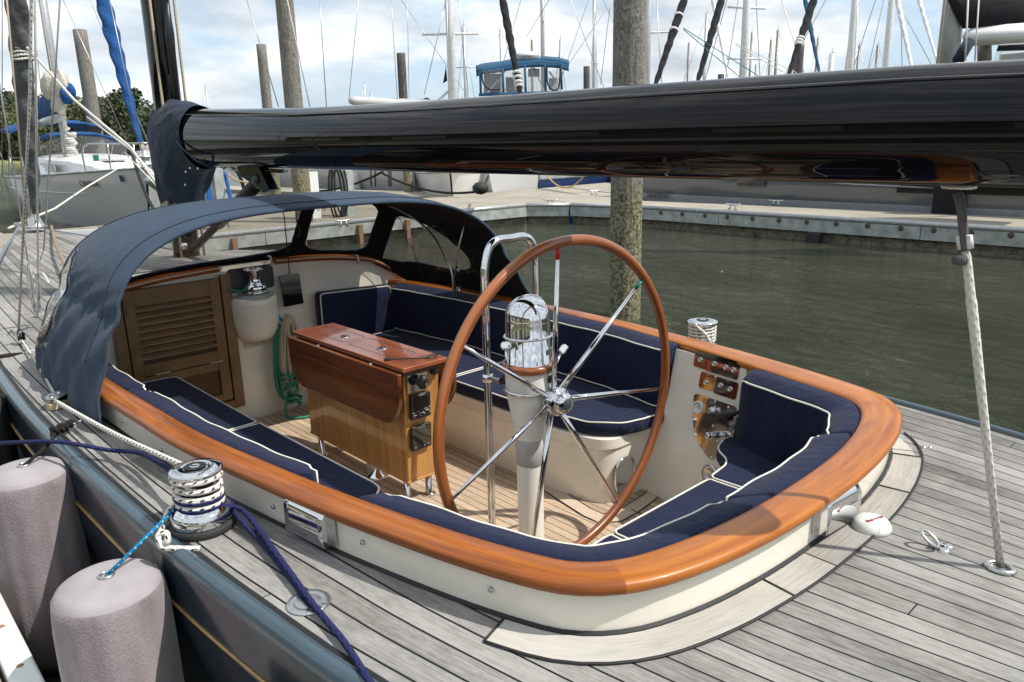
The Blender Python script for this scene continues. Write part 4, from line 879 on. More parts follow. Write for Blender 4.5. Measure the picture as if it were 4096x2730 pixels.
for s, (hx, hz) in ((1,(.0,0)),(-1,(0,0))):
    a = Vector((.19, .155 if s > 0 else -.095, 1.235 if s > 0 else 1.175)); b = Vector((.185, .17 if s > 0 else -.165, 1.35 if s > 0 else 1.262)); c = b+Vector((-.005, .004 if s > 0 else -.014, .02))
    mb = MB(); mb.tube([a, a.lerp(b, .5)+Vector((0, s*.006, 0)), b], [.007,.006,.0055], 10); lv = mb.build('throttle_lever', MAT['chrome'], H)
    F = frame(c, (.2, s*1.0, .35), (-.6,.6,.6)); mb = MB(); mb.prism(rrect(.045,.034,.012), -.007, .007, M=F); mb.build('lever_grip', MAT['chrome'], lv, bev=.005)
# ================================================================== WHEEL
Wh = empty('helm', (-.03,0,1.11), 'large wooden-rimmed steering wheel with seven steel spokes, red and green tape on two', 'steering wheel')
xw = -.012; R_ = .697; cz = 1.11
mb = MB(); cyc = 160
rim = [Vector((xw, -R_*math.sin(a), cz+R_*math.cos(a))) for a in [2*PI*k/cyc for k in range(cyc)]]
mb.tube(rim, .0225, 16, closed=True, ell=(1,.9)); mb.build('rim', MAT['wheel_wood'], Wh)
th0 = -.0854
for k in range(7):
    a = th0+k*2*PI/7; d = Vector((0, -math.sin(a), math.cos(a))); c = Vector((.069, 0, cz))
    p0 = c+d*.055; p1 = Vector((xw, 0, cz))+d*(R_-.018); mb = MB(); mb.tube([p0, p0.lerp(p1,.3), p1], [.0125,.0125,.0068], 12); sp = mb.build('spoke', MAT['chrome'], Wh)
    if k < 2: q = p1.lerp(p0, .075); q0 = p1.lerp(p0, .0); mb = MB(); mb.tube([q, q0], [.0095,.0088], 12); mb.build('tape', MAT['red' if k == 0 else 'green'], sp)
F = frame((.069,0,cz), (0,1,0), (-1,0,0)); mb = MB(); mb.lathe([(.0,-.028),(.05,-.028),(.058,-.02),(.058,.018),(.05,.024),(.0,.026)], F.translation, 32, M=F.to_3x3()); mb.lathe([(.030,-.12),(.034,-.05),(.045,-.028)], F.translation, 24, M=F.to_3x3()); hb = mb.build('hub', MAT['chrome'], Wh)
mb = MB(); mb.lathe([(.062,.028),(.062,.034),(.050,.036),(.042,.04),(.046,.05),(.046,.066),(.040,.074),(.0,.078)], F.translation, 32, M=F.to_3x3()); mb.build('hub_nut', MAT['chrome'], Wh)
mb = MB(); mb.lathe([(0,.0815),(.022,.0805),(.026,.078),(.026,.075)], F.translation, 24, M=F.to_3x3()); mb.build('hub_cap', MAT['ink'], hb)
# ================================================================== WINCHES
def winch(name, loc, sc_, label, scp=1, top='self', rope=None, base_mat='rubber'):
    W_ = empty(name, loc, label, 'winch'); L0 = Vector(loc); s = sc_
    mb = MB(); mb.lathe([(.0,.0),(1.09*s,.0),(1.11*s,.05*s),(1.11*s,.22*s),(1.06*s,.26*s),(.9*s,.27*s)], loc, 40); mb.build('base_ring', MAT[base_mat], W_)
    mb = MB(); mb.lathe([(1.0*s,.25*s),(1.03*s,.30*s),(1.0*s,.62*s),(.96*s,.70*s),(.90*s,.76*s),(.72*s,.92*s),(.60*s,1.02*s),(.55*s,1.10*s),(.53*s,1.3*s),(.54*s,1.9*s),(.60*s,2.0*s)], loc, 40); mb.build('drum', MAT['chrome'], W_)
    mb = MB(); mb.lathe([(.60*s,2.0*s),(.80*s,2.02*s),(.84*s,2.06*s),(.80*s,2.10*s),(.86*s,2.12*s),(.88*s,2.16*s),(.80*s,2.21*s),(.36*s,2.27*s),(.34*s,2.25*s)], loc, 40); mb.build('top_jaws', MAT['chrome'], W_)
    mb = MB(); mb.lathe([(.36*s,2.272*s),(.2*s,2.275*s),(.0,2.275*s)], loc, 28); mb.build('top_insert', MAT['black'], W_)
    mb = MB(); mb.lathe([(.17*s,2.28*s),(.15*s,2.30*s),(.09*s,2.30*s),(.08*s,2.27*s)], loc, 16); mb.build('handle_socket', MAT['chrome'], W_)
    return W_
WS = .098
WP = Vector((.37,1.425,.952))
winch('deck_winch', WP, WS, 'polished steel winch on the port side deck wrapped in white and navy rope')
def coil(c, r, z0, z1, turns, a0, rr, wob=0, n=26):
    m = int(turns*n); return [Vector((c.x+(r+wob*math.sin(k*.7))*math.cos(a0+2*PI*k/n), c.y+(r+wob*math.sin(k*.7))*math.sin(a0+2*PI*k/n), c.z+z0+(z1-z0)*k/m)) for k in range(m+1)]
def rope(pts, r, mat, name, label, group=None, cat='rope', n=8):
    mb = MB(); mb.tube(pts, r, n); o = mb.build(name, MAT[mat]); return tag(o, label, cat, group)
def at_deck(u, v, h=0): return Zp(u, v, ZD+h)
tw = lambda x, y: ((x*900/2016)*KS, (1500+y*900/2016)*KS)
# flecked sheet: from rig block to foot block to winch (several turns) and its knotted tail
blk = Vector((3.66,1.31,1.02)); fb = Vector((2.13,1.44,1.00))
up = Yp(68,230,1.25); up2 = Yp(72,0,1.2)
s1 = [up2+(up2-up)*.6, up2, up, blk+Vector((.03,0,.03))]
rope(s1, .0075, 'rope_fleck', 'jib_sheet', 'white black-flecked rope coming down from the rig to the deck block')
P = [blk+Vector((-.03,0,-.01)), Zp(90,880,.985), Vector((2.22,1.455,1.00))]
rope(spline([blk+Vector((-.02,0,-.02)), blk.lerp(fb,.5)+Vector((0,0,-.015)), fb+Vector((.05,.01,.0))], 8), .0075, 'rope_fleck', 'jib_sheet_run', 'white black-flecked rope lying along the port deck up to the wood-padded block')
tail = [fb+Vector((-.045,.035,.0)), fb.lerp(WP, .5)+Vector((0,.01,.075)), WP+Vector((.085,-.03,.165))]
ang0 = math.atan2(-.03,.085)
c1 = coil(WP, .072, .172, .075, 3.2, ang0, .008)
kn = [(1575,1160),(1500,1240),(1475,1330),(1440,1400),(1425,1480),(1500,1500),(1490,1420),(1420,1440),(1450,1540),(1540,1555),(1680,1560),(1790,1558)]
knz = [.06,.045,.03,.028,.012,.03,.05,.045,.014,.008,.008,.008]
end = [at_deck(*tw(x, y), h) for (x, y), h in zip(kn, knz)]
rope(spline(tail, 6)+c1+spline([c1[-1]]+end, 6), .0105, 'rope_fleck', 'winch_sheet', 'white black-flecked rope wound on the port winch with a knotted tail on the deck')
c2 = coil(WP, .078, .195, .188, .8, ang0-.3, .008); rope(c2, .0095, 'rope_fleck', 'winch_turn', 'flecked rope turn gripped in the jaws on top of the port winch')
# navy mooring line
n0 = [Yp(-60,1022,1.75), Yp(0,1019,1.75), Zp(130,1016,1.02), Zp(250,1035,1.0), Zp(330,1045,1.03), WP+Vector((.09,.0,.13))]
c3 = coil(WP, .0745, .128, .066, 2.4, 0, .009)
dk = [WP+Vector((-.06,-.05,.075)), at_deck(560,1175,.05), at_deck(640,1280,.035), at_deck(720,1390,.022), at_deck(790,1475,.02), at_deck(850,1568,.02), at_deck(930,1690,.02)]
rope(spline(n0, 6)+c3+spline(dk, 6), .0092, 'rope_navy', 'mooring_line', 'thick navy braided rope from the left edge round the port winch and down the deck')
rope(spline([WP+Vector((-.05,.04,.09)), at_deck(522,1150,.06), at_deck(548,1190,.04), at_deck(620,1268,.012), at_deck(700,1372,.012)], 6), .0095, 'rope_navy', 'mooring_line_return', 'short second navy rope strand beside the main one leaving the port winch')
# light blue fender line
F1 = Vector((.36,1.742,.905)); F2 = Vector((1.46,1.742,.935))
rope([F1+Vector((0,0,.0)), WP+Vector((.02,.078,.085))], .0062, 'rope_blue', 'fender_line', 'bright blue thin rope tying the near fender to the port winch')
# fenders
def fender(loc, label, h=.95, r=.165):
    F_ = empty('fender', loc, label, 'fender', 'fleece covered fenders between hull and dock'); L0 = Vector(loc)
    pr = [(.0,.0),(.03,.002),(.09,-.004),(.13,-.014),(.148,-.026)]
    mb = MB(); mb.lathe([(a, z) for a, z in pr]+[(.156,-.040)], loc, 48); mb.build('end_cap', MAT['fender_top'], F_)
    mb = MB(); rows = []; nn = 64
    for z, rr_ in ((-.040,.156),(-.046,.160),(-.07,.163),(-.12,.166),(-.25,.168),(-.45,.168),(-.7,.166),(-.85,.155),(-.93,.11),(-.95,.02)):
        rows.append([L0+Vector(((rr_+(.0042*math.sin(k*.49*1.0)+.003*math.sin(k*1.17))*min(1,(-.04-z)*12))*math.cos(2*PI*k/nn), (rr_+(.0042*math.sin(k*.49)+.003*math.sin(k*1.17))*min(1,(-.04-z)*12))*math.sin(2*PI*k/nn), z)) for k in range(nn)])
    mb.grid(rows, closed_u=True, flip=True); mb.build('fleece_sleeve', MAT['fender'], F_)
    mb = MB(); mb.tube([L0+Vector((.020*math.cos(a), .020*math.sin(a), .004)) for a in [2*PI*k/24 for k in range(24)]], .0055, 8, closed=True); mb.build('grommet', MAT['steel'], F_)
    return F_
fender(F1, 'mauve fleece fender hung from the bright blue rope, nearest the camera')
fender(F2, 'mauve fleece fender hung from the black rope at the left edge')
f3 = fender(Vector((2.75,1.745,.92)), 'dark fender beyond the one on the black rope')
for c in f3.children: c.data = c.data.copy(); c.data.materials.clear(); c.data.materials.append(MAT['rubber'])  # all its parts recoloured with the black rubber
# black rope knot
kt = [F2+Vector((0,0,.0)), F2+Vector((.01,-.10,.06)), Vector((1.58,1.60,.985)), Zp(178,985,.985)]
def lump(a, b, r, turns, n=10):
    a = Vector(a); b = Vector(b); t = (b-a).normalized(); u_ = t.cross(Vector((0,0,1))).normalized(); v_ = t.cross(u_); m = int(turns*n)
    return [a.lerp(b, k/m)+(u_*math.cos(2*PI*k/n)+v_*math.sin(2*PI*k/n))*r*(.8+.3*math.sin(k)) for k in range(m+1)]
ka = Zp(118,998,.99); kb = Zp(168,972,.99)
rope(spline(kt[:3], 5)+lump(ka, kb, .017, 5)+lump(kb, ka.lerp(kb,.1)+Vector((0,0,.012)), .013, 4), .0078, 'rope_black', 'fender_rope', 'black twisted rope knotted at the deck edge above the left fender')
rope(spline([Zp(166,976,.99), Zp(185,968,.985), Zp(205,962,.98), Zp(222,965,.965)], 5), .0045, 'rope_white', 'lashing', 'thin white lashing between the black knot and the side padeye')
# foot block on wooden pad
FB = empty('turning_block', (fb.x,fb.y,.95), 'flat steel turning block on a worn wooden pad on the port deck', 'block')
ax = Vector((-.82,.57,0)).normalized(); Ff = frame((2.145,1.445,.952), ax, (.05,.0,1))
pad = [(.085*math.cos(a)*(1 if math.cos(a) > 0 else 1.0), .048*math.sin(a)) for a in [2*PI*k/36 for k in range(36)]]
mb = MB(); mb.prism(pad, 0, .030, M=Ff); mb.build('wooden_pad', MAT['bleached'], FB, bev=.003)
mb = MB(); mb.lathe([(0,.032),(.045,.033),(.040,.045),(.045,.056),(0,.058)], Ff @ Vector((-.02,0,0)), 28, M=Ff.to_3x3()); mb.build('sheave', MAT['black'], FB)
mb = MB(); mb.prism([(x*.97-.0, y*.97) for x, y in pad], .058, .062, M=Ff @ Matrix.Rotation(.05, 4, 'Y')); mb.build('cheek_plate', MAT['steel'], FB, bev=.002)
for x, r in ((-.02,.012),(.065,.008),(-.065,.006)):
    mb = MB(); mb.lathe([(0,.006),(r*.7,.005),(r,0)], Ff @ Vector((x,0,.062)), 16); mb.build('rivet', MAT['steel'], FB)
for x, y in ((.03,.022),(.03,-.022),(-.05,.018)): mb = MB(); mb.prism([(x+a, y+b) for a, b in rrect(.022,.008,.004)], .0625, .0632, M=Ff); mb.build('plate_slot', MAT['ink'], FB)
# upright block by the shrouds
UB = empty('deck_block', (3.66,1.31,.95), 'small black upright block on a steel base where the flecked rope meets the deck', 'block')
mb = MB(); F = frame((3.66,1.31,1.02), (0,1,0), (.35,.94,0)); mb.lathe([(.028,-.016),(.034,-.014),(.022,-.006),(.022,.006),(.034,.014),(.028,.016)], (3.66,1.31,1.022), 24, M=F.to_3x3()); mb.build('sheave', MAT['black'], UB)
mb = MB(); mb.box((3.60,1.285,.955),(3.72,1.335,.962)); mb.box((3.635,1.286,.96),(3.685,1.290,1.05)); mb.box((3.635,1.330,.96),(3.685,1.334,1.05)); mb.box((3.42,1.295,.955),(3.60,1.328,.965)); mb.tube([(3.50,1.30,.965),(3.45,1.33,.975),(3.40,1.31,.965)], .007, 8); mb.build('bracket', MAT['chrome'], UB)
# starboard winch
WSb = Vector((.27,-1.455,.95)); winch('deck_winch', WSb, .10, 'polished steel winch outside the starboard rail wrapped in flecked rope')
cc = coil(WSb, .072, .10, .205, 5.5, 0, .008)
rope(spline([Vector((1.6,-1.45,.99)), WSb+Vector((.3,.02,.07)), WSb+Vector((.075,0,.095))], 5)+cc+spline([cc[-1], WSb+Vector((-.01,.085,.215)), WSb+Vector((-.07,.07,.16)), WSb+Vector((-.085,.01,.06)), WSb+Vector((-.11,-.02,.01))], 5), .0085, 'rope_fleck', 'starboard_sheet', 'white black-flecked rope wound round the starboard winch')
# bulkhead winch
winch('halyard_winch', Vector((2.985,-.02,1.196)), .078, 'small chrome winch standing on the cream pod of the cabin bulkhead', base_mat='steel')
# tablet
tb = MB(); Ft2 = frame((2.97,-.285,1.18), (0,-1,.02), (-1,0,.08)); tb.prism(rrect(.155,.225,.004,2), -.006, .006, M=Ft2); o = tb.build('hanging_display', MAT['gloss_black'], bev=.002); tag(o, 'thin black display panel hanging by a cord on the cabin bulkhead', 'display')
rope([(2.965,-.28,1.30),(2.93,-.265,1.48),(2.9,-.25,1.72),(2.92,-.24,1.83)], .004, 'black', 'display_cord', 'black cord holding up the hanging display panel', cat='cord')
# coiled ropes
random.seed(3)
def hank(c, w_, h, n, r, mat, name, label, seed=1, tilt=0):
    random.seed(seed); pts = []
    for k in range(n):
        a = random.uniform(.25, 1.1); b = random.uniform(.86, 1.03); dx = random.uniform(-.03, 0)
        for j in range(14):
            t = 2*PI*j/14; pts.append(Vector((c[0]+dx+.012*math.sin(t*2+k), c[1]+tilt*math.cos(t)*h+w_*a*math.sin(t)*(1-.25*math.cos(t)), c[2]+h*b*math.cos(t)-h)))
    return rope(spline(pts, 3), r, mat, name, label, 'rope coils hanging under the bulkhead winch')
hank((2.92,-.21,1.02), .085, .30, 13, .0095, 'rope_tan', 'rope_coil', 'tan rope coil hanging under the bulkhead winch', 4)
hank((2.96,-.155,.98), .075, .32, 4, .0095, 'rope_green', 'rope_coil', 'faded green rope coil reaching down to the cockpit floor', 9)
rope(lump((2.90,-.15,.60),(2.90,-.2,.34), .045, 7), .011, 'rope_green', 'rope_knot', 'knotted clump of green rope low against the bulkhead', 'rope coils hanging under the bulkhead winch')
rope(spline([(2.93,-.16,.42),(2.88,-.10,.30),(2.78,-.12,.285),(2.74,-.25,.283),(2.85,-.33,.285)], 6), .0095, 'rope_green', 'rope_tail', 'green rope tail curling on the cockpit sole behind the table')
rope(spline([(2.96,-.14,1.12),(2.95,-.15,1.02),(2.93,-.19,.95),(2.95,-.24,.90),(2.95,-.26,.80)], 6), .011, 'rope_blue', 'blue_strop', 'blue rope strop gathering the coils under the bulkhead winch')
rope(lump((2.93,-.24,.52),(2.93,-.25,.44), .022, 3), .0095, 'rope_tan', 'rope_knot', 'tan figure-eight knot in front of the green rope', 'rope coils hanging under the bulkhead winch')
rope(spline([(3.0,-.02,1.27),(2.95,.08,1.235),(3.0,.16,1.24)], 6), .008, 'rope_green', 'halyard_tail', 'pale green line led to the bulkhead winch')
# sensor puck
mb = MB(); c = (-1.235,-.128,ZD+.002); mb.lathe([(0,.038),(.02,.0375),(.042,.033),(.055,.024),(.061,.012),(.062,.004),(.060,0)], c, 40); pk = mb.build('sensor_puck', MAT['clearcoat_plastic']); tag(pk, 'white domed plastic sensor with crimson lettering on the aft deck', 'sensor')
F = frame(Vector(c)+Vector((-.010,.004,.0375)), (-.30,-.95,0), (.0,.0,1)); text('Raymarine', .0165, F, MAT['crimson'], pk, .0012)
mb = MB(); mb.tube(spline([Vector(c)+Vector(p) for p in ((-.058,-.012,.014),(-.045,-.012,.029),(-.034,.010,.0325),(-.040,.035,.026),(-.040,.044,.014))], 5), .0016, 5); mb.build('moulded_ridge', MAT['clearcoat_plastic'], pk)
# ================================================================== BOOM
BM = empty('boom', (3.9,0,2.2), 'glossy black carbon boom crossing the picture above the cockpit', 'boom')
def boom_sec(x):
    t = (3.85-x)/6.5; zb = 2.062; zt_ = lerp_tab([(-1.8,2.36),(-1.55,2.366),(-1.3,2.373),(-.6,2.379),(.3,2.383),(1,2.387),(2,2.402),(3,2.44),(3.5,2.459),(3.8,2.47)], x)
    if x > 3.0: zb += .0
    c = (zb+zt_)/2; h = (zt_-zb)/2; R = []
    for k in range(44):
        a = 2*PI*k/44; cz_, sy = math.cos(a), math.sin(a)
        en_ = 1 if x > -1.66 else max(.5, 1-((-1.66-x)/.115)**2*.5); wy = en_*.150*(1-.18*(cz_ > 0)*cz_**2) ; R.append(Vector((x, wy*math.copysign(abs(sy)**.92, sy), c+h*math.copysign(abs(cz_)**.95, cz_))))
    return R
mb = MB(); xs_ = [3.72-.125*i for i in range(44)]+[-1.70,-1.74,-1.765]; rows = [boom_sec(x) for x in xs_]; mb.grid(rows, closed_u=True); mb.add(rows[0], [tuple(range(44))]); mb.add(rows[-1], [tuple(range(44))[::-1]]); mb.build('boom_body', MAT['carbon'], BM)
mb = MB()
for s in (1, -1): mb.grid([[Vector((x, s*(.098), boom_sec(x)[0].z-.036+.0)), Vector((x, s*(.103), boom_sec(x)[0].z-.039))] for x in xs_])
mb.build('lid_seam', MAT['ink'], BM)
mb = MB(); mb.prism(rrect(.085,.060,.028), 0, .010, M=frame((-1.39,-.04,2.052), (1,0,0), (0,0,1))); mb.build('mainsheet_plate', MAT['steel'], BM, bev=.003)
mb = MB(); mb.tube([(2.95,0,2.045),(2.35,0,2.045)], .012, 8); mb.prism([(2.50,1.93),(2.62,2.07),(2.95,2.07),(2.88,2.0),(2.70,1.95),(2.60,1.91)], -.035, .035, M=Matrix(((1,0,0,0),(0,0,1,0),(0,1,0,0),(0,0,0,1)))); mb.build('vang_bracket', MAT['carbon'], BM, bev=.006)
# sail boot at the gooseneck
mb = MB(); rows = []; nk = 60
rw = [(4.30,2.50,2.06,.10,.0),(4.24,2.50,2.03,.15,.2),(4.10,2.53,1.80,.19,.5),(3.95,2.55,1.72,.21,1.0),(3.86,2.54,1.80,.205,1.2),(3.78,2.53,1.93,.20,1.2),(3.70,2.515,1.99,.19,1),(3.62,2.50,2.02,.178,.7),(3.55,2.49,2.035,.168,.4),(3.53,2.485,2.042,.163,.1)]
for x, zt_, zb, wy, wr in rw:
    c = (zt_+zb)/2; h = (zt_-zb)/2; r = []
    for k in range(nk):
        a = 2*PI*k/nk; q = 1+wr*(.035*math.sin(a*7+x*16)+.03*math.sin(a*13-x*21)); r.append(Vector((x+.03*wr*math.sin(a*5+2), wy*math.sin(a)*q, c+h*math.cos(a)*(1+(q-1)*.6))))
    rows.append(r)
mb.grid(rows, closed_u=True, flip=False); mb.add(rows[0], [tuple(range(nk))]); bt = mb.build('sail_boot', MAT['navy_cover'], BM, sub=1)
mb = MB(); rows = []
for z, r_, wr in ((2.30,.175,.4),(2.15,.185,1),(2.0,.185,1.2),(1.90,.172,1.3),(1.82,.160,1.3),(1.79,.156,1)):
    rows.append([Vector((4.07+(r_*(1+.05*wr*math.sin(5*a+z*14)))*math.cos(a)*1.02, (r_*(1+.06*wr*math.sin(6*a-z*17)))*math.sin(a), z+.015*math.sin(a*4))) for a in [2*PI*k/nk for k in range(nk)]])
mb.grid(rows, closed_u=True, flip=True); mb.build('mast_boot', MAT['navy_cover'], BM, sub=1)
for (u, v) in ((763,512),(855,517),(714,556),(708,708)):
    p = Yp((500+u*.34)*KS, (500+v*.34)*KS, .185); mb = MB(); mb.lathe([(0,.004),(.006,.003),(.008,0)], p, 10, M=frame(p,(1,0,0),(-.3,1,0)).to_3x3()); mb.build('snap', MAT['steel'], BM)
mb = MB()
for y in (.155, .163): mb.tube(spline([Yp(405,325,.175), Yp(430,352,y+.01), Yp(460,375,y), Yp(490,388,.05)], 5), .0045, 6)
mb.tube([Yp(460,372,.12), Yp(490,386,.03)], .005, 6); bl = mb.build('boot_lashing', MAT['tealcloth'], BM)
rope([Vector((3.1,0,2.04)), Vector((2.3,0,2.045))], .006, 'rope_white', 'outhaul_line', 'thin pale line led under the forward end of the boom')
mb = MB(); mb.tube([(4.28,.02,2.45),(4.33,.02,2.45)], .05, 12); mb.build('mast_fitting', MAT['black'], Y0)
# mainsheet
st = Vector((-1.39,-.05,2.04)); en = Vector((-1.60,-.145,.96))
k1 = st.lerp(en, .10); 
ms = empty('mainsheet_strop', st, 'worn grey rope strop with white tape hanging under the boom plate', 'strop')
for dx, sg in ((.0,-1),(.028,1)):
    P = [st+Vector((dx*.3, sg*.008, 0)), st.lerp(en,.03)+Vector((.0, sg*.014,0)), st.lerp(en,.09)+Vector((0,sg*.012,0)), st.lerp(en,.14)+Vector((0,sg*.008,0))]
    mb = MB(); mb.tube(spline(P, 5), .0085, 8); mb.build('strop_leg', MAT['rope_grey'], ms)
mb = MB(); a, b = st.lerp(en,.105), st.lerp(en,.138); mb.tube([a, b], .021, 12, ell=(1,.6)); mb.build('tape_wrap', MAT['whiteink'], ms)
mb = MB(); c = st.lerp(en,.165)+Vector((.012,.016,0)); mb.lathe([(0,.016),(.016,.012),(.022,0),(.016,-.012),(0,-.016)], c, 14); mb.build('strop_knot', MAT['rope_grey'], ms)
rope([st.lerp(en,.145), st.lerp(en,.16), st.lerp(en,.26), st.lerp(en,.27), st.lerp(en,.6), en+Vector((0,0,.0))], [.010,.0125,.0125,.0145,.0118,.011], 'rope_white', 'mainsheet', 'white braided mainsheet running from the boom down to the deck eye')
# ================================================================== SPRAY HOOD
HD = empty('spray_hood', (2.4,0,1.0), 'slate blue canvas spray hood with clear windows over the companionway', 'spray hood')
NC = 320
def flare(th, amp, dz_): s = abs(math.sin(th)); k = max(0, 1-s/.22); return amp*k**.75, dz_*k
def hoopA(th):
    c, s = math.cos(th), math.sin(th); y = 1.265*abs(c)**.62; z = 1.12+.74*abs(s)**.62; f, d = flare(th, .145, .15)
    return Vector((1.56+.24*min(1, max(0, (z-d-.97))/.85), math.copysign(y+f, c), z-d))
def hoopM(th):
    c, s = math.cos(th), math.sin(th); y = 1.27*abs(c)**.60; z = 1.12+.785*abs(s)**.58; f, d = flare(th, .15, .15); return Vector((2.25, math.copysign(y+f, c), z-d))
def hoopF(th):
    c, s = math.cos(th), math.sin(th); y = 1.24*abs(c)**.60; z = 1.12+.755*abs(s)**.58; f, d = flare(th, .15, .13); return Vector((2.86-.14*(abs(s)**.7), math.copysign(y+f, c), z-d))
def tzf(y):
    L_t = sorted((p.y, p.z) for p in tps if p.y >= 0); return lerp_tab(L_t, y)
def base(th):
    c, s = math.cos(th), math.sin(th); f, d = flare(th, .10, .0); y = 1.23*abs(c)**.34+f; x = 2.88+.21*abs(s)**.5; z = min(1.06+.4*min(1, abs(s)/.26)**.7, tzf(min(1.32, y))-.035); return Vector((x, math.copysign(y, c), z))
NR1, NR2 = 26, 64
rows = []
for j in range(NR1+1):
    t = j/NR1; R = []
    for k in range(NC+1):
        th = PI*k/NC; a, m_, f_ = hoopA(th), hoopM(th), hoopF(th)
        p = a*(2*(t-.5)*(t-1))+m_*(4*t*(1-t))+f_*(2*t*(t-.5)); 
        wr = abs(math.cos(th)); sag = max(0, (wr-.9)/.1); p = p+Vector((0, math.copysign(1, math.cos(th)), 0))*(.010*sag*math.sin(t*26+math.sin(th)*40)+.006*sag*math.sin(t*61)); R.append(p)
    rows.append(R)
for j in range(1, NR2+1):
    t = j/NR2; R = []
    for k in range(NC+1):
        th = PI*k/NC; p = hoopF(th).lerp(base(th), t); n_ = 1+.0; R.append(p+Vector((0, 0, .02*math.sin(PI*t)*abs(math.sin(th))**.5)))
    rows.append(R)
sideW = [(3.05,1.36),(2.88,1.62),(2.72,1.67),(2.42,1.58),(2.15,1.41),(2.15,1.27),(2.45,1.235),(2.85,1.26),(2.98,1.29)]
sideP = spline([(a, b, 0) for a, b in sideW], 6, closed=True)
def inwin(p, j):
    if abs(p.y) > 1.02 and p.z < 1.72:
        if p.y < 0: return inside(sideP, p.x, p.z)
        return False
    return False
def rr_in(x, y, x0, x1, y0, y1, r):
    dx = max(x0+r-x, 0, x-(x1-r)); dy = max(y0+r-y, 0, y-(y1-r)); return math.hypot(dx, dy) < r
portW = spline([(a, b, 0) for a, b in [(3.06,1.26),(2.98,1.45),(2.85,1.62),(2.66,1.66),(2.52,1.48),(2.58,1.25),(2.72,1.14),(2.95,1.17)]], 6, closed=True)
def window(i, j):
    p = rows[i][j]; 
    if i >= NR1:
        t = (i-NR1)/NR2
        if rr_in(p.y, t, -.355, 1.0, .05, .86, .13): return 1
        if rr_in(p.y, t, -.97, -.425, .05, .86, .13): return 2
    if abs(p.y) > 1.10 and p.z < 1.72:
        if p.y < 0 and inside(sideP, p.x, p.z): return 3
        if p.y > 0 and inside(portW, p.x, p.z): return 4
    return 0
NRW = len(rows); WM = [[window(i, k) for k in range(NC+1)] for i in range(NRW)]
def cellwin(i, k):
    a = (WM[i][k], WM[i+1][k], WM[i][k+1], WM[i+1][k+1]); return a[0] if all(a) else 0
def anywin(i, k, w_, g=2):
    for a in range(-g, g+2):
        for b in range(-g, g+2):
            if 0 <= i+a < NRW and 0 <= k+b <= NC and WM[i+a][k+b] == w_: return True
    return False
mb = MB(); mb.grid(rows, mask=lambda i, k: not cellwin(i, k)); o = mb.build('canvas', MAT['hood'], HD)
bm = bmesh.new(); bm.from_mesh(o.data); bmesh.ops.delete(bm, geom=[v for v in bm.verts if not v.link_faces], context='VERTS')
outer = set()
key = {tuple(round(c, 5) for c in p) for R in (rows[0], rows[-1], [r[0] for r in rows], [r[-1] for r in rows]) for p in R}
bv = [v for v in bm.verts if any(len(e.link_faces) == 1 for e in v.link_edges) and tuple(round(c, 5) for c in v.co) not in key]
for it in range(14):
    new = {}
    for v in bv:
        nb = [e.other_vert(v) for e in v.link_edges if len(e.link_faces) == 1]
        if len(nb) == 2: new[v] = v.co*.4+(nb[0].co+nb[1].co)*.3
    for v, c in new.items(): v.co = c
bm.to_mesh(o.data)
# black binding round every window, drawn along the smoothed borders
loops = []; seen = set()
for v in bv:
    if v in seen: continue
    lp = [v]; seen.add(v); cur = v
    while True:
        nb = [e.other_vert(cur) for e in cur.link_edges if len(e.link_faces) == 1]; nx = [q for q in nb if q not in seen]
        if not nx: break
        cur = nx[0]; seen.add(cur); lp.append(cur)
    if len(lp) > 20: loops.append([q.co.copy() for q in lp])
bm.free()
for lp in loops: mb = MB(); mb.tube(lp, .007, 6, closed=True, ell=(1,1)); mb.build('window_binding', MAT['navy_cover'], HD)
for w_ in (1, 2, 3, 4): 
    mb = MB(); mb.grid(rows, mask=lambda i, k: anywin(i, k, w_, 1)); wo = mb.build('clear_window', MAT['vinyl'], HD)
# hems, seams
mb = MB()
mb.tube([p*1 for p in rows[0]], .010, 8); mb.build('aft_hem', MAT['hood'], HD)
mb = MB()
for j, off_ in ((4, .002),): mb.tube([p+Vector((0,0,off_)) for p in rows[j][10:-10]], .0028, 5)
mb.tube([rows[NR1][k]+Vector((0,0,.003)) for k in range(6, NC-5)], .003, 5)
mb.build('canvas_seam', MAT['navy_cover'], HD)
mb = MB(); zp = [rows[0][k]+Vector((-.012, .004, 0)) for k in range(0, 26)]
rsz = resample(zp, 120)
for i in range(0, 119, 2): mb.tube([rsz[i], rsz[i+1]], .0042, 5)
mb.build('zip', MAT['ink'], HD)
# inner skirt under windows (dark canvas strip behind the trim) and frame bows
mb = MB()
bow = [Vector((2.80,-1.0,1.80)), Vector((2.60,-1.14,1.70)), Vector((2.37,-1.17,1.57)), Vector((2.24,-1.18,1.42)), Vector((2.17,-1.19,1.30)), Vector((2.16,-1.19,1.14))]
mb.tube(spline([Vector((2.80,-.80,1.81))]+[p+Vector((0,.05,-.02)) for p in bow], 6), .009, 8); mb.build('frame_bow', MAT['steel'], HD); mb = MB(); mb.tube([(1.98,-1.13,1.68),(2.10,-1.13,1.40),(2.15,-1.14,1.14)], .007, 8)
mb.build('frame_bow', MAT['steel'], HD)
for (x, y, z) in ((2.16,-1.19,1.30),(2.15,-1.185,1.15)): mb = MB(); mb.tube([(x-.01,y,z-.02),(x+.01,y,z+.02)], .014, 8); mb.build('bow_joint', MAT['steel'], HD)
for u in (731, 744):
    p = Xp(u, 476, 1.83); mb = MB(); mb.tube([p+Vector((.02*0,.004*math.cos(a)*2,.012*math.sin(a)-.01)) for a in [2*PI*k/12 for k in range(12)]], .0018, 5, closed=True); mb.build('zip_pull', MAT['ink'], HD)
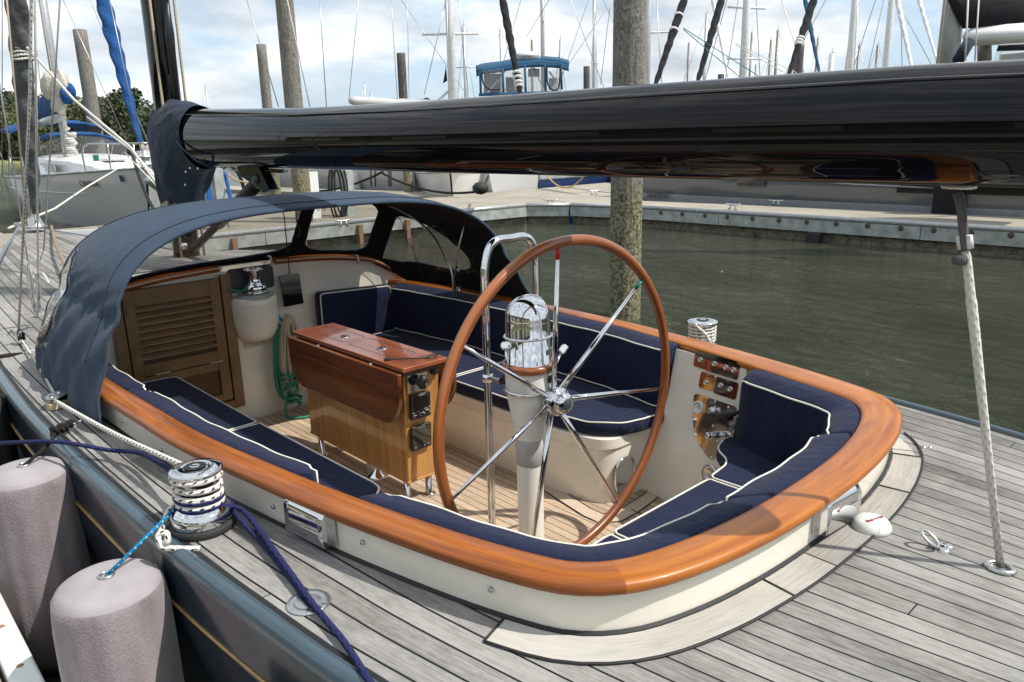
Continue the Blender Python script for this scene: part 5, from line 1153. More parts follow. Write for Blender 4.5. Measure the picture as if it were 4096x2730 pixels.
mb = MB(); mb.tube([Xp(288,690,2.9), Xp(291,724,2.9)], .008, 6, ell=(1,.4)); mb.build('strap', MAT['ink'], HD)
mb = MB(); mb.tube(spline([(2.9,-.38,1.80),(2.88,-.33,1.70),(2.9,-.36,1.60),(2.9,-.33,1.56)], 5), .005, 6); mb.build('cord_loop', MAT['ink'], HD)
for (u, v) in ((622,600),(822,597)):
    p = Xp(u, v, 3.0); mb = MB(); mb.tube([p+Vector((.05,0,.03)), p+Vector((-.0,0,.03)), p+Vector((-.012,0,.0)), p+Vector((-.0,.004,-.035))], .008, 7); o = mb.build('trim_lashing', MAT['rope_white']); tag(o, 'short white lashing looped over the bulkhead trim, '+('left one near the bulkhead winch' if u < 700 else 'right one of the two'), 'rope')
# white skirt of vinyl at port side
# ================================================================== RIGGING
def line(a, b, r, mat, name, label, cat='line', group=None): return rope([a, b], r, mat, name, label, group, cat, 6)
fs = Yp(82,520,0); ft = Yp(36,0,0); d_ = ft-fs; d_n = d_.normalized()
FJ = empty('furled_jib', fs, 'grey wrapped furled jib on the forestay at the far left', 'furled sail')
m0 = Yp(83,492,0); P = [m0.lerp(ft+d_*.8, t/40) for t in range(41)]
rad = []
dist = (m0-CAM).length
for t in range(41): rad.append(.05+.07*min(1, t/9)+.012*math.sin(t*1.9))
mb = MB(); rw_ = []; tot = len(P)
for i in range(tot*3-2):
    f = i/3; a = int(f); b = min(a+1, tot-1); p = P[a].lerp(P[b], f-a); r = (rad[a]*(1-(f-a))+rad[b]*(f-a))*.86
    rw_.append([p+Vector(((1+.10*math.sin(3*an+i*.55))*r*math.cos(an), (1+.10*math.sin(3*an+i*.55))*r*math.sin(an), 0)) for an in [2*PI*k/24 for k in range(24)]])
mb.grid(rw_, closed_u=True, flip=True); mb.add(rw_[0], [tuple(range(24))]); mb.build('furled_cloth', MAT['greycloth'], FJ)
mb = MB(); a = fs+Vector((0,0,-.02)); mb.lathe([(.13,0),(.135,.02),(.09,.05),(.075,.11),(.055,.17),(.06,.20),(.05,.30),(.045,.42)], a, 20); mb.build('furling_drum', MAT['steel'], FJ)
wp = Yp(49,122,0); mb = MB()
for k in range(5): mb.tube([wp+Vector((.105*math.cos(a), .105*math.sin(a), .035*(k-2)+.01*math.sin(a*2+k))) for a in [2*PI*j/20 for j in range(20)]], .014, 6, closed=True)
mb.build('sheet_wraps', MAT['rope_fleck'], FJ)
# shrouds and lines by the port chainplate
def turnbuckle(b, t, lab):
    E_ = empty('turnbuckle', b, lab, 'turnbuckle'); b = Vector(b); t = Vector(t); d = t-b
    mb = MB(); mb.tube([b, b+d*.10, b+d*.14, b+d*.30, b+d*.34, b+d*.8, b+d*.86, t], [.016,.016,.010,.010,.019,.015,.009,.006], 10); mb.build('barrel', MAT['chrome'], E_)
    mb = MB(); mb.box(b-Vector((.02,.008,.04)), b+Vector((.02,.008,.03))); mb.build('fork', MAT['steel'], E_, bev=.003); return E_
cpA = Vector((4.05,1.13,1.01)); 
def Yz(u, v, y): return Yp(u, v, y)
tA = Yz(60,556,1.15); bA = Yz(84,660,1.13); tB = Yz(88,640,1.12); bB = Yz(88,705,1.11); bC = Yz(78,705,1.12); tC = Yz(64,600,1.14)
turnbuckle(bB, tB, 'chrome turnbuckle lashed with white line at the port chainplate'); turnbuckle(bC, tC, 'slim chrome turnbuckle of the forward wire beside the lashed one')
def ext(a, b, k): return a+(b-a)*k
line(tC, ext(tC, Yz(5,230,1.1), 1.9), .0045, 'wire', 'shroud_wire', 'thin steel wire leaning left from the slim turnbuckle')
line(tB, ext(tB, Yz(83,230,1.1), 1.8), .0065, 'rope_white', 'lashed_line', 'white line rising from the lashed turnbuckle', 'rope')
line(Yz(101,574,1.1), ext(Yz(101,574,1.1), Yz(123,230,1.0), 1.9), .005, 'wire', 'shroud_wire', 'steel wire leaning right behind the white line')
line(Yz(92,600,1.1), Yz(101,574,1.1), .004, 'wire', 'lower_wire', 'short wire end joining the lashed turnbuckle')
line(Yz(62,520,.6), ext(Yz(62,520,.6), Yz(36,230,.6), 1.9), .008, 'rope_tan', 'tan_halyard', 'tan rope rising from the foredeck at the far left', 'rope')
rope(spline([Yz(88,640,1.12)+Vector((0,.03,0)), Yz(80,632,1.12), Yz(97,628,1.12), Yz(106,640,1.12), Yz(112,652,1.12)], 4), .007, 'rope_white', 'knot_tail', 'white knotted tail on the lashed turnbuckle')
rope([Yz(62,110,.3), Yz(170,230,.2), Yz(300,340,.05), Yz(372,440,.0)], .012, 'rope_fleck', 'furling_line', 'white flecked line sloping from the furled jib to the mast')
line(Yz(5,410,.3), Yz(5,0,.3), .005, 'wire', 'edge_wire', 'thin vertical wire at the very left edge')
# chain plate pad
mb = MB(); p = Zp(88,738,.96); mb.box(p-Vector((.06,.012,.0)), p+Vector((.06,.012,.008))); mb.box(p-Vector((.02,.006,.0)), p+Vector((.03,.006,.09))); mb.build('chainplate', MAT['steel'], Y0, bev=.002)
rope([Zp(-10,822,.97), Zp(20,818,.97), Zp(52,812,.965)], [.014,.016,.006], 'rope_black', 'bow_fender_rope', 'black rope and white lashing on the deck edge at the left side')
rope([Zp(52,812,.965), Zp(80,806,.965), Zp(112,800,.97)], .006, 'rope_white', 'deck_lashing', 'short white lashing near the upright deck block')
# ================================================================== DOCKS
DZ = .5
def dock(poly, label, z=DZ, mat='dock', t=.16, name='floating_dock', grp=None):
    D_ = empty(name, (sum(p[0] for p in poly)/len(poly), sum(p[1] for p in poly)/len(poly), z), label, 'dock', grp)
    mb = MB(); mb.prism(poly, z-t, z); mb.build('dock_surface', MAT[mat], D_); return D_
def fascia(D_, a, b, n_out, holes=True, rail=True, wall=True, z=DZ, blen=4.3):
    a = Vector((*a, 0)); b = Vector((*b, 0)); t = (b-a).normalized(); Lg = (b-a).length; nn = Vector((*n_out, 0)).normalized()
    if rail: mb = MB(); mb.tube([a+nn*.02+Vector((0,0,z+.0)), b+nn*.02+Vector((0,0,z+.0))], .055, 12); mb.build('rub_rail', MAT['alu'], D_)
    k = 0; x = 0
    while x < Lg:
        e = min(Lg, x+blen-.015); P = [a+t*x, a+t*e]; mb = MB(); mb.add([P[0]+nn*.0+Vector((0,0,z-.29)), P[1]+Vector((0,0,z-.29)), P[1]+Vector((0,0,z-.05)), P[0]+Vector((0,0,z-.05))]+[q+nn*.06+Vector((0,0,zz)) for q, zz in ((P[0],z-.29),(P[1],z-.29),(P[1],z-.05),(P[0],z-.05))], [(0,1,2,3),(7,6,5,4),(0,4,5,1),(3,2,6,7),(0,3,7,4),(1,5,6,2)], smooth=False)
        mb.build('fascia_board', MAT['greywood'], D_)
        if holes:
            y = x+.35
            while y < e-.2:
                c = a+t*y+nn*.062+Vector((0,0,z-.10)); F = frame(c, t, nn); mb = MB(); mb.lathe([(0,.004),(.050,.004),(.055,0)], c, 14, M=F.to_3x3()); mb.build('bolt_recess', MAT['bark'], D_); y += .62
        x += blen
    if wall: mb = MB(); mb.add([a-nn*.08+Vector((0,0,-.6)), b-nn*.08+Vector((0,0,-.6)), b-nn*.08+Vector((0,0,z-.2)), a-nn*.08+Vector((0,0,z-.2))], [(0,1,2,3)], smooth=False); mb.build('float_wall', MAT['stone'], D_)
def cleat(x, y, z, ang, label, s=1.0):
    C_ = empty('dock_cleat', (x,y,z), label, 'cleat', 'grey horn cleats bolted to the far docks'); ca, sa = math.cos(ang), math.sin(ang)
    T_ = lambda p: Vector((x+(p[0]*ca-p[1]*sa)*s, y+(p[0]*sa+p[1]*ca)*s, z+p[2]*s))
    mb = MB(); mb.tube([T_(p) for p in ((-.20,0,.13),(-.12,0,.115),(-.05,0,.11),(.05,0,.11),(.12,0,.115),(.20,0,.13))], [.012,.02,.024,.024,.02,.012], 8); mb.build('horn', MAT['alu'], C_)
    for q in (-.06, .06): mb = MB(); mb.tube([T_((q*1.5,0,.0)), T_((q,0,.05)), T_((q,0,.11))], [.04,.022,.022], 8); mb.build('foot', MAT['alu'], C_)
D1 = dock([(-40,-13.1),(9.8,-13.1),(11.5,-12.65),(12.4,-11.9),(12.7,-9.0),(16.9,-9.0),(17.0,-26),(13.4,-26),(12.9,-17.5),(10.6,-14.6),(7.0,-14.95),(1.9,-15.35),(-40,-15.5)], 'long pale floating dock with sandy concrete top running behind the yacht')
fascia(D1, (-40,-13.1), (9.7,-13.1), (0,1)); fascia(D1, (9.7,-13.1), (11.45,-12.65), (-.25,1), holes=False); fascia(D1, (11.5,-12.6), (12.4,-11.9), (-.62,.78), holes=False); fascia(D1, (12.4,-11.9), (12.7,-9.0), (-1,.1), holes=False)
for x, y in ((5.0,-12.98),(-3.0,-12.98)): mb = MB(); mb.box((x-.14,y-.12,-.5),(x+.14,y+.09,.2)); mb.build('float_bracket', MAT['rubber'], D1)
D2 = dock([(12.72,-8.98),(16.9,-8.98),(16.9,14),(12.72,14)], 'cross walkway of weathered dock beyond the bow, seen through the hood windows', t=.14, mat='brownwood')
fascia(D2, (12.72,-8.98), (12.72,14), (-1,0), holes=False)
for y in (-8.2,-6.9,-5.5,-4.0,-2.4): mb = MB(); mb.box((12.56,y-.05,-.1),(12.66,y+.05,.42)); mb.build('pile_guide', MAT['copper'], D2)
D3 = dock([(16.92,-12.4),(31,-10.0),(31,-11.6),(17.02,-14.2)], 'far finger dock reaching toward the open water', name='finger_dock')
D4 = dock([(16.92,-.9),(16.92,.6),(28,.6),(28,-.9)], 'finger dock beside the white sloop at the left', name='finger_dock')
for key, (u, v), ang in ((6.9,(1683,482),0),(5.0,(1783,473),0),(12.9,(1264,470),.6),(13.6,(1365,448),1.2),(17.5,(1269,426),1.5),(22,(1008,440),1.4),(12.6,(790,520),1.5),(13.9,(850,431),1.4)):
    q = Zp(u, v, DZ); x, y, s = q.x, q.y, 1
    labs = {5.0:'grey cleat on the long dock, right one of the close pair left of the mainsheet',6.9:'grey cleat on the long dock, left one of the close pair left of the mainsheet',12.9:'grey horn cleat near the inner dock corner left of the thick pile',17.5:'small grey cleat near the dark blue striped boat stern',13.6:'grey cleat with a dark mooring line on the dock just left of the thick pile',22:'small far cleat on the dock behind the spray hood',12.6:'cleat on the cross walkway seen through the middle hood window',13.9:'cleat at the far side of the cross walkway'}
    cleat(x, y, DZ, ang, labs[key], s)
# own dock at the port side
D0 = empty('near_dock', (0,2.4,.5), 'wooden finger dock edge with pale rail in the lower left corner', 'dock')
mb = MB(); mb.box((-12,1.93,.30),(6,2.02,.515)); mb.build('edge_rail', MAT['clearcoat_plastic'], D0, bev=.012)
for k in range(9): mb = MB(); mb.box((-12,2.035+k*.15,.42),(6,2.035+k*.15+.138,.50)); mb.build('dock_plank', MAT['brownwood'], D0)
mb = MB(); mb.box((-12,2.1,.0),(6,3.3,.41)); mb.build('dock_frame', MAT['bark'], D0)
for x in (1.35,1.0,.7,.4,.1): mb = MB(); mb.lathe([(0,.004),(.009,.003),(.012,0)], (x,1.975,.515), 10); mb.build('bolt_head', MAT['copper'], D0)
# wider marina behind the camera (seen only as reflections)
D5 = dock([(-14,5.5),(16,5.5),(16,8.0),(-14,8.0)], 'parallel dock on the other side of the slip behind the viewer')
# ================================================================== PILINGS
def piling(u, v, dep, r, label, mat='pile', base=None, tilt=(0,0)):
    p = Dp(u, v, dep) if base is None else None
    if base is not None: top = Vector((base[0], base[1], v))
    else: top = p
    P = empty('piling', (top.x, top.y, 0), label, 'piling', 'wooden mooring pilings')
    mb = MB(); rows_ = []; zs = [-1.5, 0, .6, 1.2]+[1.2+(top.z-1.2)*k/10 for k in range(1, 11)]
    rnd = random.Random(int(u*7+v)); ph = rnd.uniform(0, 6)
    for z in zs:
        rr_ = r*(1.06-.012*z); rows_.append([Vector((top.x+tilt[0]*(z-top.z)+(rr_*(1+.025*math.sin(3*a+z*.9+ph)+.015*math.sin(7*a+z*2)))*math.cos(a), top.y+tilt[1]*(z-top.z)+rr_*(1+.02*math.sin(4*a-z))*math.sin(a), z)) for a in [2*PI*k/28 for k in range(28)]])
    rows_.append([q+Vector(((top.x-q.x)*.12, (top.y-q.y)*.12, .02)) for q in rows_[-1]])
    mb.grid(rows_, closed_u=True, flip=True); mb.add(rows_[-1], [tuple(range(28))]); mb.build('shaft', MAT[mat], P); return P, top
P0 = piling(1450, 4.6, 0, .182, 'thick weathered piling standing in the water just beyond the steering wheel', base=(3.72,-5.12))
pl = [(183,70,27,.235,'tall grey piling behind the bow of the white sloop at left','pile'),(642,-120,15.5,.185,'tall thick piling rising behind the vang strut above the hood','pile'),(600,104,24,.155,'shorter piling left of the tall one beside the mast','pile'),(921,124,25,.145,'dark piling alone between the tall piling and the white mast','pile_dark'),(1348,154,38,.16,'small dark piling top to the right of the blue-canopied boat','pile_dark'),(1838,102,27,.16,'dark banded piling behind the furled black sails at right','pile_dark'),(1657,172,38,.16,'short piling tip just above the boom','pile_dark')]
for u, v, dep, r, lab, m_ in pl: piling(u, v, dep, r, lab, m_)
def post(u0, v0, u1, v1, dep, w_, lab):
    a = Dp(u0, v0, dep); b = Dp(u1, v1, dep); mb = MB(); mb.box((a.x-w_/2, a.y-w_/2, DZ-.1), (a.x+w_/2, a.y+w_/2, a.z)); o = mb.build('dock_post', MAT['greywood'], bev=.01); tag(o, lab, 'post', 'wooden hose posts on the cross walkway'); return a
a = post(496, 388, 500, 460, 15.6, .21, 'grey wooden post carrying blue and black hoses, right of the mast')
for k in range(4):
    rope(spline([a+Vector((.0,.10+.03*k,-.05)), a+Vector((-.05,.19+.02*k,-.12)), a+Vector((-.06,.20+.02*k,-.5)), a+Vector((-.03,.16+.02*k,-.95))], 5), .028, 'hoseb', 'blue_hose', 'blue hose loops on the left side of the grey post', 'blue hose loops on the grey post', 'hose')
    rope(spline([a+Vector((.0,-.08-.02*k,-.05)), a+Vector((-.03,-.15-.02*k,-.1)), a+Vector((-.03,-.2-.03*k,-.55)), a+Vector((-.02,-.25-.02*k,-.9))], 5), .025, 'hoseb', 'blue_hose', 'blue hose loops on the right side of the grey post', 'blue hose loops on the grey post', 'hose') if k < 2 else None
rope(spline([a+Vector((0,-.1,-.02)), a+Vector((0,-.3,.05)), a+Vector((0,-.5,-.2)), a+Vector((0,-.62,-.9))], 5), .04, 'black', 'black_hose', 'black hose arching down on the right of the grey post', cat='hose')
rope(catenary(a+Vector((-.1,.1,-.1)), Dp(436,455,15), .0, 4), .016, 'orange', 'tan_line', 'tan line sloping left from the grey post'); rope(spline([a+Vector((-.1,-.2,-.1)), Dp(545,415,15.5), Dp(600,425,15.5)], 5), .016, 'orange', 'tan_line', 'tan line running right from the grey post')
b = post(795, 392, 800, 520, 17.9, .24, 'grey wooden post with a coil of black hose, behind the centre of the hood')
for k in range(5): 
    mb = MB(); mb.tube([b+Vector((-.16, .34+.10*math.sin(k)+.17*math.sin(t), -.55+.62*math.cos(t)+.03*k)) for t in [2*PI*j/20 for j in range(20)]], .022, 6, closed=True); o = mb.build('black_hose_loop', MAT['black']); tag(o, 'black hose loops hanging beside the grey post behind the hood', 'hose', 'black hose loops on the post')
# dock power pedestal
mb = MB(); c = Dp(706, 440, 17.5); mb.prism(rrect(.55,.35,.05), DZ, 1.62, M=Matrix.Translation((c.x, c.y, 0))); mb.prism(rrect(.62,.42,.06), 1.62, 1.72, M=Matrix.Translation((c.x, c.y, 0))); o = mb.build('dock_power_box', MAT['white'], bev=.02); tag(o, 'white dock power pedestal right of the vang strut', 'power pedestal')
# ================================================================== BOATS
def hull_fn(name, root, bow, head, Lh, beam, fb_bow, fb_mid, fb_st, mat, deckmat='white', transom=.75, rake=.9, flare=.12, full=.62):
    """lofted hull: bow point, heading unit vector toward the bow"""
    h = Vector((head[0], head[1], 0)).normalized(); s = Vector((-h.y, h.x, 0)); bow = Vector((bow[0], bow[1], 0)); rows_ = []; n = 26
    for i in range(n+1):
        t = i/n; x = -Lh*t; w_ = beam/2*min(1, (1-(1-min(1, t/full))**2.1)**.8)*(1 if t < full else 1-(1-transom)*((t-full)/(1-full))**2); w_ = max(w_, .03)
        zt_ = fb_bow+(fb_mid-fb_bow)*min(1, t/.55) if t < .55 else fb_mid+(fb_st-fb_mid)*((t-.55)/.45); r = []
        for k, (q, f) in enumerate(((1, 1),(.86,.99),(.6,.955),(.3,.88),(.08,.78),(-.25,.6))):
            z = zt_*q; rk = (1-q)*rake*fb_bow*(1-t)**6 ; ww = w_*(f if k else 1)*(1-(1-q)*flare*(1-t)*.9)
            r.append((x-rk, ww, z))
        rows_.append(r)
    L_ = [[bow+h*x+s*w_+Vector((0,0,z)) for x, w_, z in r] for r in rows_]; R_ = [[bow+h*x-s*w_+Vector((0,0,z)) for x, w_, z in r] for r in rows_]
    mb = MB(); mb.grid(L_, flip=True); mb.grid(R_); k = len(L_[-1]); mb.add(L_[-1]+R_[-1][::-1], [tuple(range(2*k))], smooth=False); hl = mb.build('boat_hull', mat, root)
    mb = MB(); mb.grid([[a, (a+b)/2+Vector((0,0,.06)), b] for a, b in zip([r[0]+Vector((0,0,-.01)) for r in L_], [r[0]+Vector((0,0,-.01)) for r in R_])]); mb.build('boat_deck', MAT[deckmat], root)
    mb = MB(); mb.tube([r[0]+Vector((0,0,.01)) for r in L_], .03, 6); mb.tube([r[0]+Vector((0,0,.01)) for r in R_], .03, 6); mb.build('toe_rail', MAT['greywood'], root)
    def at_(x, y, z): return bow+h*x+s*y+Vector((0,0,z))
    return at_, h, s, L_, R_
# ---- white sloop at the left
ON = empty('white_sloop', (22.4,-4.6,0), 'white sailing sloop with blue canvas and its bow pointing right, at the left', 'sailboat')
at_, h, s, L_, R_ = hull_fn('x', ON, (19.4,-4.75), (-1,.03), 12.2, 3.7, 1.66, 1.34, 1.28, MAT['greywhite'], rake=.25)
# cabin trunk
mb = MB(); rr = []
for x, w_, z in ((-1.9,.25,1.62),(-2.6,.75,1.78),(-4.0,1.15,1.92),(-5.6,1.3,2.0),(-7.0,1.3,2.02),(-7.3,1.25,1.5)):
    rr.append([at_(x, y*w_, zz) for y, zz in ((-1.08,1.38),(-1,z-.08),(-.6,z),(0,z+.03),(.6,z),(1,z-.08),(1.08,1.38))])
mb.grid(rr, flip=True); mb.build('cabin_top', MAT['white'], ON, auto=40)
side = 1 if (at_(0,1,0)-CAM).length < (at_(0,-1,0)-CAM).length else -1
mb = MB(); mb.prism(rrect(2.2,.22,.1), 0, .02, M=frame(at_(-4.9, side*1.315, 1.68), h, s*side)); mb.build('cabin_window', MAT['darkwin'], ON)
mb = MB(); mb.prism(rrect(.7,.6,.08), 0, .06, M=frame(at_(-2.9,0,1.84), h, (0,0,1))); mb.build('deck_hatch', MAT['greywhite'], ON, bev=.01)
# name on the bow, placed on the hull side
Ls = L_ if side > 0 else R_
def hullpt(x, q):
    i = min(len(Ls)-2, max(0, int(-x/12.2*26))); f = -x/12.2*26-i; A_ = Ls[i]; B_ = Ls[i+1]; zs_ = [A_[k].lerp(B_[k], f) for k in range(6)]
    for k in range(5):
        if zs_[k].z >= q >= zs_[k+1].z: return zs_[k].lerp(zs_[k+1], (zs_[k].z-q)/(zs_[k].z-zs_[k+1].z))
    return zs_[0]
p1 = hullpt(-2.2, 1.26); p0 = hullpt(-1.2, 1.26); pu = hullpt(-1.7, 1.40); tx = (p0-p1).normalized(); nz = tx.cross((pu-p1).normalized()).normalized()
if nz.dot(CAM-p1) < 0: nz = -nz; 
if tx.cross(nz).z > 0: pass
rt = Vector((0,0,1)).cross(nz)
text('ONIVA', .235, frame(p1.lerp(p0,.3)+nz*.045, rt, nz), MAT['ink'], ON, .003, squash=1.15)
p = hullpt(-.62, 1.42); mb = MB(); mb.prism(rrect(.14,.17,.01), 0, .01, M=frame(p+nz*.05, rt, nz)); mb.build('registration_sticker', MAT['tealcloth'], ON)
mb = MB(); mb.tube([hullpt(-.1-.3*k, 1.02 if False else .98)+nz*.005 for k in range(7, 36)], .018, 6); mb.build('hull_moulding', MAT['greywhite'], ON)
# pulpit, forestay, anchor
def tb(pts, r, nm, mat, par, n=8): mb = MB(); mb.tube(pts, r, n); return mb.build(nm, MAT[mat], par)
pz = [at_(-2.1,.95,1.52), at_(-2.0,.95,2.25), at_(-.9,.55,2.30), at_(.1,.18,2.30), at_(.1,-.18,2.30), at_(-.9,-.55,2.30), at_(-2.0,-.95,2.25), at_(-2.1,-.95,1.52)]
tb(spline(pz, 4), .025, 'pulpit', 'steel', ON)
for x, y in ((-1.0,.6),(-1.0,-.6),(-.15,.2),(-.15,-.2)): tb([at_(x,y,1.6), at_(x+.05,y,2.3)], .022, 'pulpit_leg', 'steel', ON)
for y in (1,-1):
    for x in (-4.2,-6.3,-8.4): tb([at_(x,y*1.72,1.35), at_(x,y*1.72,2.0)], .018, 'stanchion', 'steel', ON)
    tb([at_(-2.0,y*.95,2.2), at_(-4.2,y*1.72,1.98), at_(-6.3,y*1.75,1.96), at_(-8.4,y*1.72,1.96)], .008, 'guard_wire', 'wire', ON, 5)
mb = MB(); c = at_(-1.3, side*.85, 1.95); mb.box(c-Vector((.06,.06,.08)), c+Vector((.06,.06,.08))); mb.build('nav_light', MAT['green'], ON, bev=.01)
an = at_(.35,0,1.30); mb = MB(); mb.tube([at_(-.2,0,1.66), at_(.35,0,1.62), at_(.50,0,1.35)], [.04,.05,.06], 8); mb.lathe([(.0,.26),(.20,.10),(.30,-.02),(.24,-.08),(.0,-.30)], at_(.62,0,1.38), 6); mb.build('anchor', MAT['alu'], ON)
fst = at_(.05,0,1.75); ftop = fst+(Dp(203,0,(RW @ (fst-CAM))[2]*1.03)-Dp(290,335,(RW @ (fst-CAM))[2]))*1.7
FS = empty('furled_blue_sail', fst, 'bright blue wrapped headsail leaning above the bow of the white sloop', 'furled sail')
rows_ = []; N_ = 70
fdir = (ftop-fst)
for i in range(N_+1):
    t = i/N_; p = fst+fdir*(.085+t*.91); r = .075+.13*min(1, t*2.0)-.02*t
    rows_.append([p+Vector((r*(1+.12*math.sin(2*a_+i*.9))*math.cos(a_), r*(1+.12*math.sin(2*a_+i*.9))*math.sin(a_), 0)) for a_ in [2*PI*k/16 for k in range(16)]])
mb = MB(); mb.grid(rows_, closed_u=True, flip=True); mb.build('furled_cloth', MAT['bluecloth'], FS)
mb = MB(); mb.lathe([(.05,-.05),(.17,0),(.17,.03),(.10,.05),(.10,.17),(.17,.19),(.17,.22),(.08,.24),(.07,.42)], fst, 16); mb.build('furling_drum', MAT['alu'], FS)
# mast, boom, covers
mb_base = at_(-4.55,0,1.95); mtop = Dp(96,-10,(RW @ (mb_base-CAM))[2]); q0 = Dp(160,385,(RW @ (mb_base-CAM))[2]); 
tb([q0, q0+(mtop-q0)*2.2], .12, 'mast', 'alu', ON, 16)
for dx in (-.14, .13, .2): tb([q0+Vector((dx*.7,-dx*.7,0)), q0+Vector((dx*.5,-dx*.5,0))+(mtop-q0)*2.0], .012, 'halyard', 'rope_white', ON, 5)
ck = at_(-4.6,0,2.3); mb = MB(); mb.lathe([(.0,.95),(.14,.9),(.2,.6),(.24,.35),(.26,.1),(.2,-.1),(.1,-.3)], q0+Vector((0,0,.15)), 14); 
rope(lump(q0+Vector((-.2,-.12,1.0)), q0+Vector((-.1,-.05,-.1)), .13, 16, 8), .045, 'rope_fleck', 'rope_bundle', 'big bundle of black and white rope hung on the mast of the white sloop')
rope(lump(q0+Vector((.15,-.15,1.2)), q0+Vector((.12,-.1,-.1)), .07, 9, 8), .022, 'rope_white', 'rope_bundle', 'pale rope bundle on the right side of that mast')
bm_ = q0+Vector((0,0,1.75)); be = bm_-h*4.5+Vector((0,0,-.1))
tb([bm_+Vector((0,0,-.28)), be+Vector((0,0,-.28))], .13, 'boom', 'greywhite', ON, 12)
mb = MB(); rows_ = []
for i in range(24):
    t = i/23; p = (bm_-h*.1).lerp(be, t); hgt = .72-.30*t; rows_.append([p+s*(.20*(1-.3*t)*math.sin(a_)*(1+.06*math.sin(5*a_+i)))+Vector((0,0,-.15+hgt*.5+hgt*.55*math.cos(a_))) for a_ in [2*PI*k/20 for k in range(20)]])
mb.grid(rows_, closed_u=True); mb.add(rows_[0], [tuple(range(20))]); mb.build('sail_cover', MAT['bluecloth'], ON)
mb = MB(); rows_ = []
for (cx_, cz2, r_, nm_, mt_) in ((-.28,.62,.36,'bunched_sail','creamcloth'),(.22,.58,.40,'bunched_sail','creamcloth'),(.02,.15,.30,'bunched_sail','creamcloth'),(.52,.38,.24,'blue_bag','bluecloth')):
    c = bm_+rt*cx_+Vector((0,0,cz2)); mb = MB(); rows_ = []
    for i in range(11):
        f = PI*i/10; rows_.append([c+rt*(r_*math.sin(f)*math.cos(a_)*(1+.20*math.sin(3*a_+f*3+cx_*9)))+nz*.22*math.sin(f)*math.sin(a_)+Vector((0,0,r_*1.1*math.cos(f)*(1+.15*math.sin(2*a_+cx_*5))+.06*math.sin(5*a_)*math.sin(f))) for a_ in [2*PI*k/22 for k in range(22)]])
    mb.grid(rows_, closed_u=True); mb.build(nm_, MAT[mt_], ON)
# bimini and dodger
def canopy(xa, xb, w_, z, nm, dz_=.25, legs=True):
    mb = MB(); rr = []
    for i in range(7):
        t = i/6; x = xa+(xb-xa)*t; zz = z+dz_*math.sin(PI*t)*.6; rr.append([at_(x, w_*q, zz-.35*abs(q)**3) for q in (-1,-.8,-.4,0,.4,.8,1)])
    mb.grid(rr); mb.build(nm, MAT['bluecloth'], ON, thick=.03)
    if legs:
        for x in (xa, xb):
            for q in (1,-1): tb([at_(x, w_*q, z-.33), at_((xa+xb)/2, w_*q, 1.4)], .018, 'canopy_leg', 'steel', ON)
canopy(-8.4,-11.6,1.6,3.05,'bimini'); canopy(-6.6,-8.2,1.45,2.65,'dodger', .15, False)
mb = MB(); mb.grid([[at_(-6.0, q*1.25, 2.0) for q in (-1,-.5,0,.5,1)],[at_(-6.6, q*1.40, 2.60-.33*abs(q)**3) for q in (-1,-.5,0,.5,1)]]); mb.build('windscreen', MAT['vinyl'], ON)
mb = MB(); mb.tube([at_(-10.2, .6*math.cos(t), 2.0+.55*math.sin(t)) for t in [2*PI*k/24 for k in range(24)]], .02, 6, closed=True); mb.build('helm_rim', MAT['black'], ON)
for a_, b_, k in ((Dp(344,0,20), Dp(430,170,20), 0),):
    pass
tb([at_(-4.5,side*1.75,1.35), q0+(mtop-q0)*2.1], .01, 'shroud', 'wire', ON, 5); tb([at_(-4.5,-side*1.75,1.35), q0+(mtop-q0)*2.1], .01, 'shroud', 'wire', ON, 5); tb([at_(-11.8,0,1.35), q0+(mtop-q0)*2.15], .01, 'backstay', 'wire', ON, 5)
# its mooring lines
rope([Dp(268,390,19.5), Dp(200,430,18), Dp(126,480,16), Dp(20,525,13.5)], .022, 'rope_white', 'mooring_line', 'white mooring line from the bow of the white sloop down to the left')
rope([Dp(200,270,17), Dp(300,345,15.5), Dp(372,422,14)], .020, 'rope_fleck', 'mooring_line', 'white line crossing in front of the blue furled sail')
rope(catenary(Dp(300,345,18), Dp(395,520,9), .4, 10), .03, 'rope_black', 'mooring_line', 'black mooring line drooping from the bow of the white sloop')
rope([Dp(310,370,18), Dp(405,445,9)], .013, 'rope_white', 'mooring_line', 'pale mooring line pair ending behind the yacht mast')
rope([Dp(285,350,18), Dp(405,475,9)], .013, 'rope_white', 'mooring_line', 'lower pale mooring line ending behind the yacht mast')
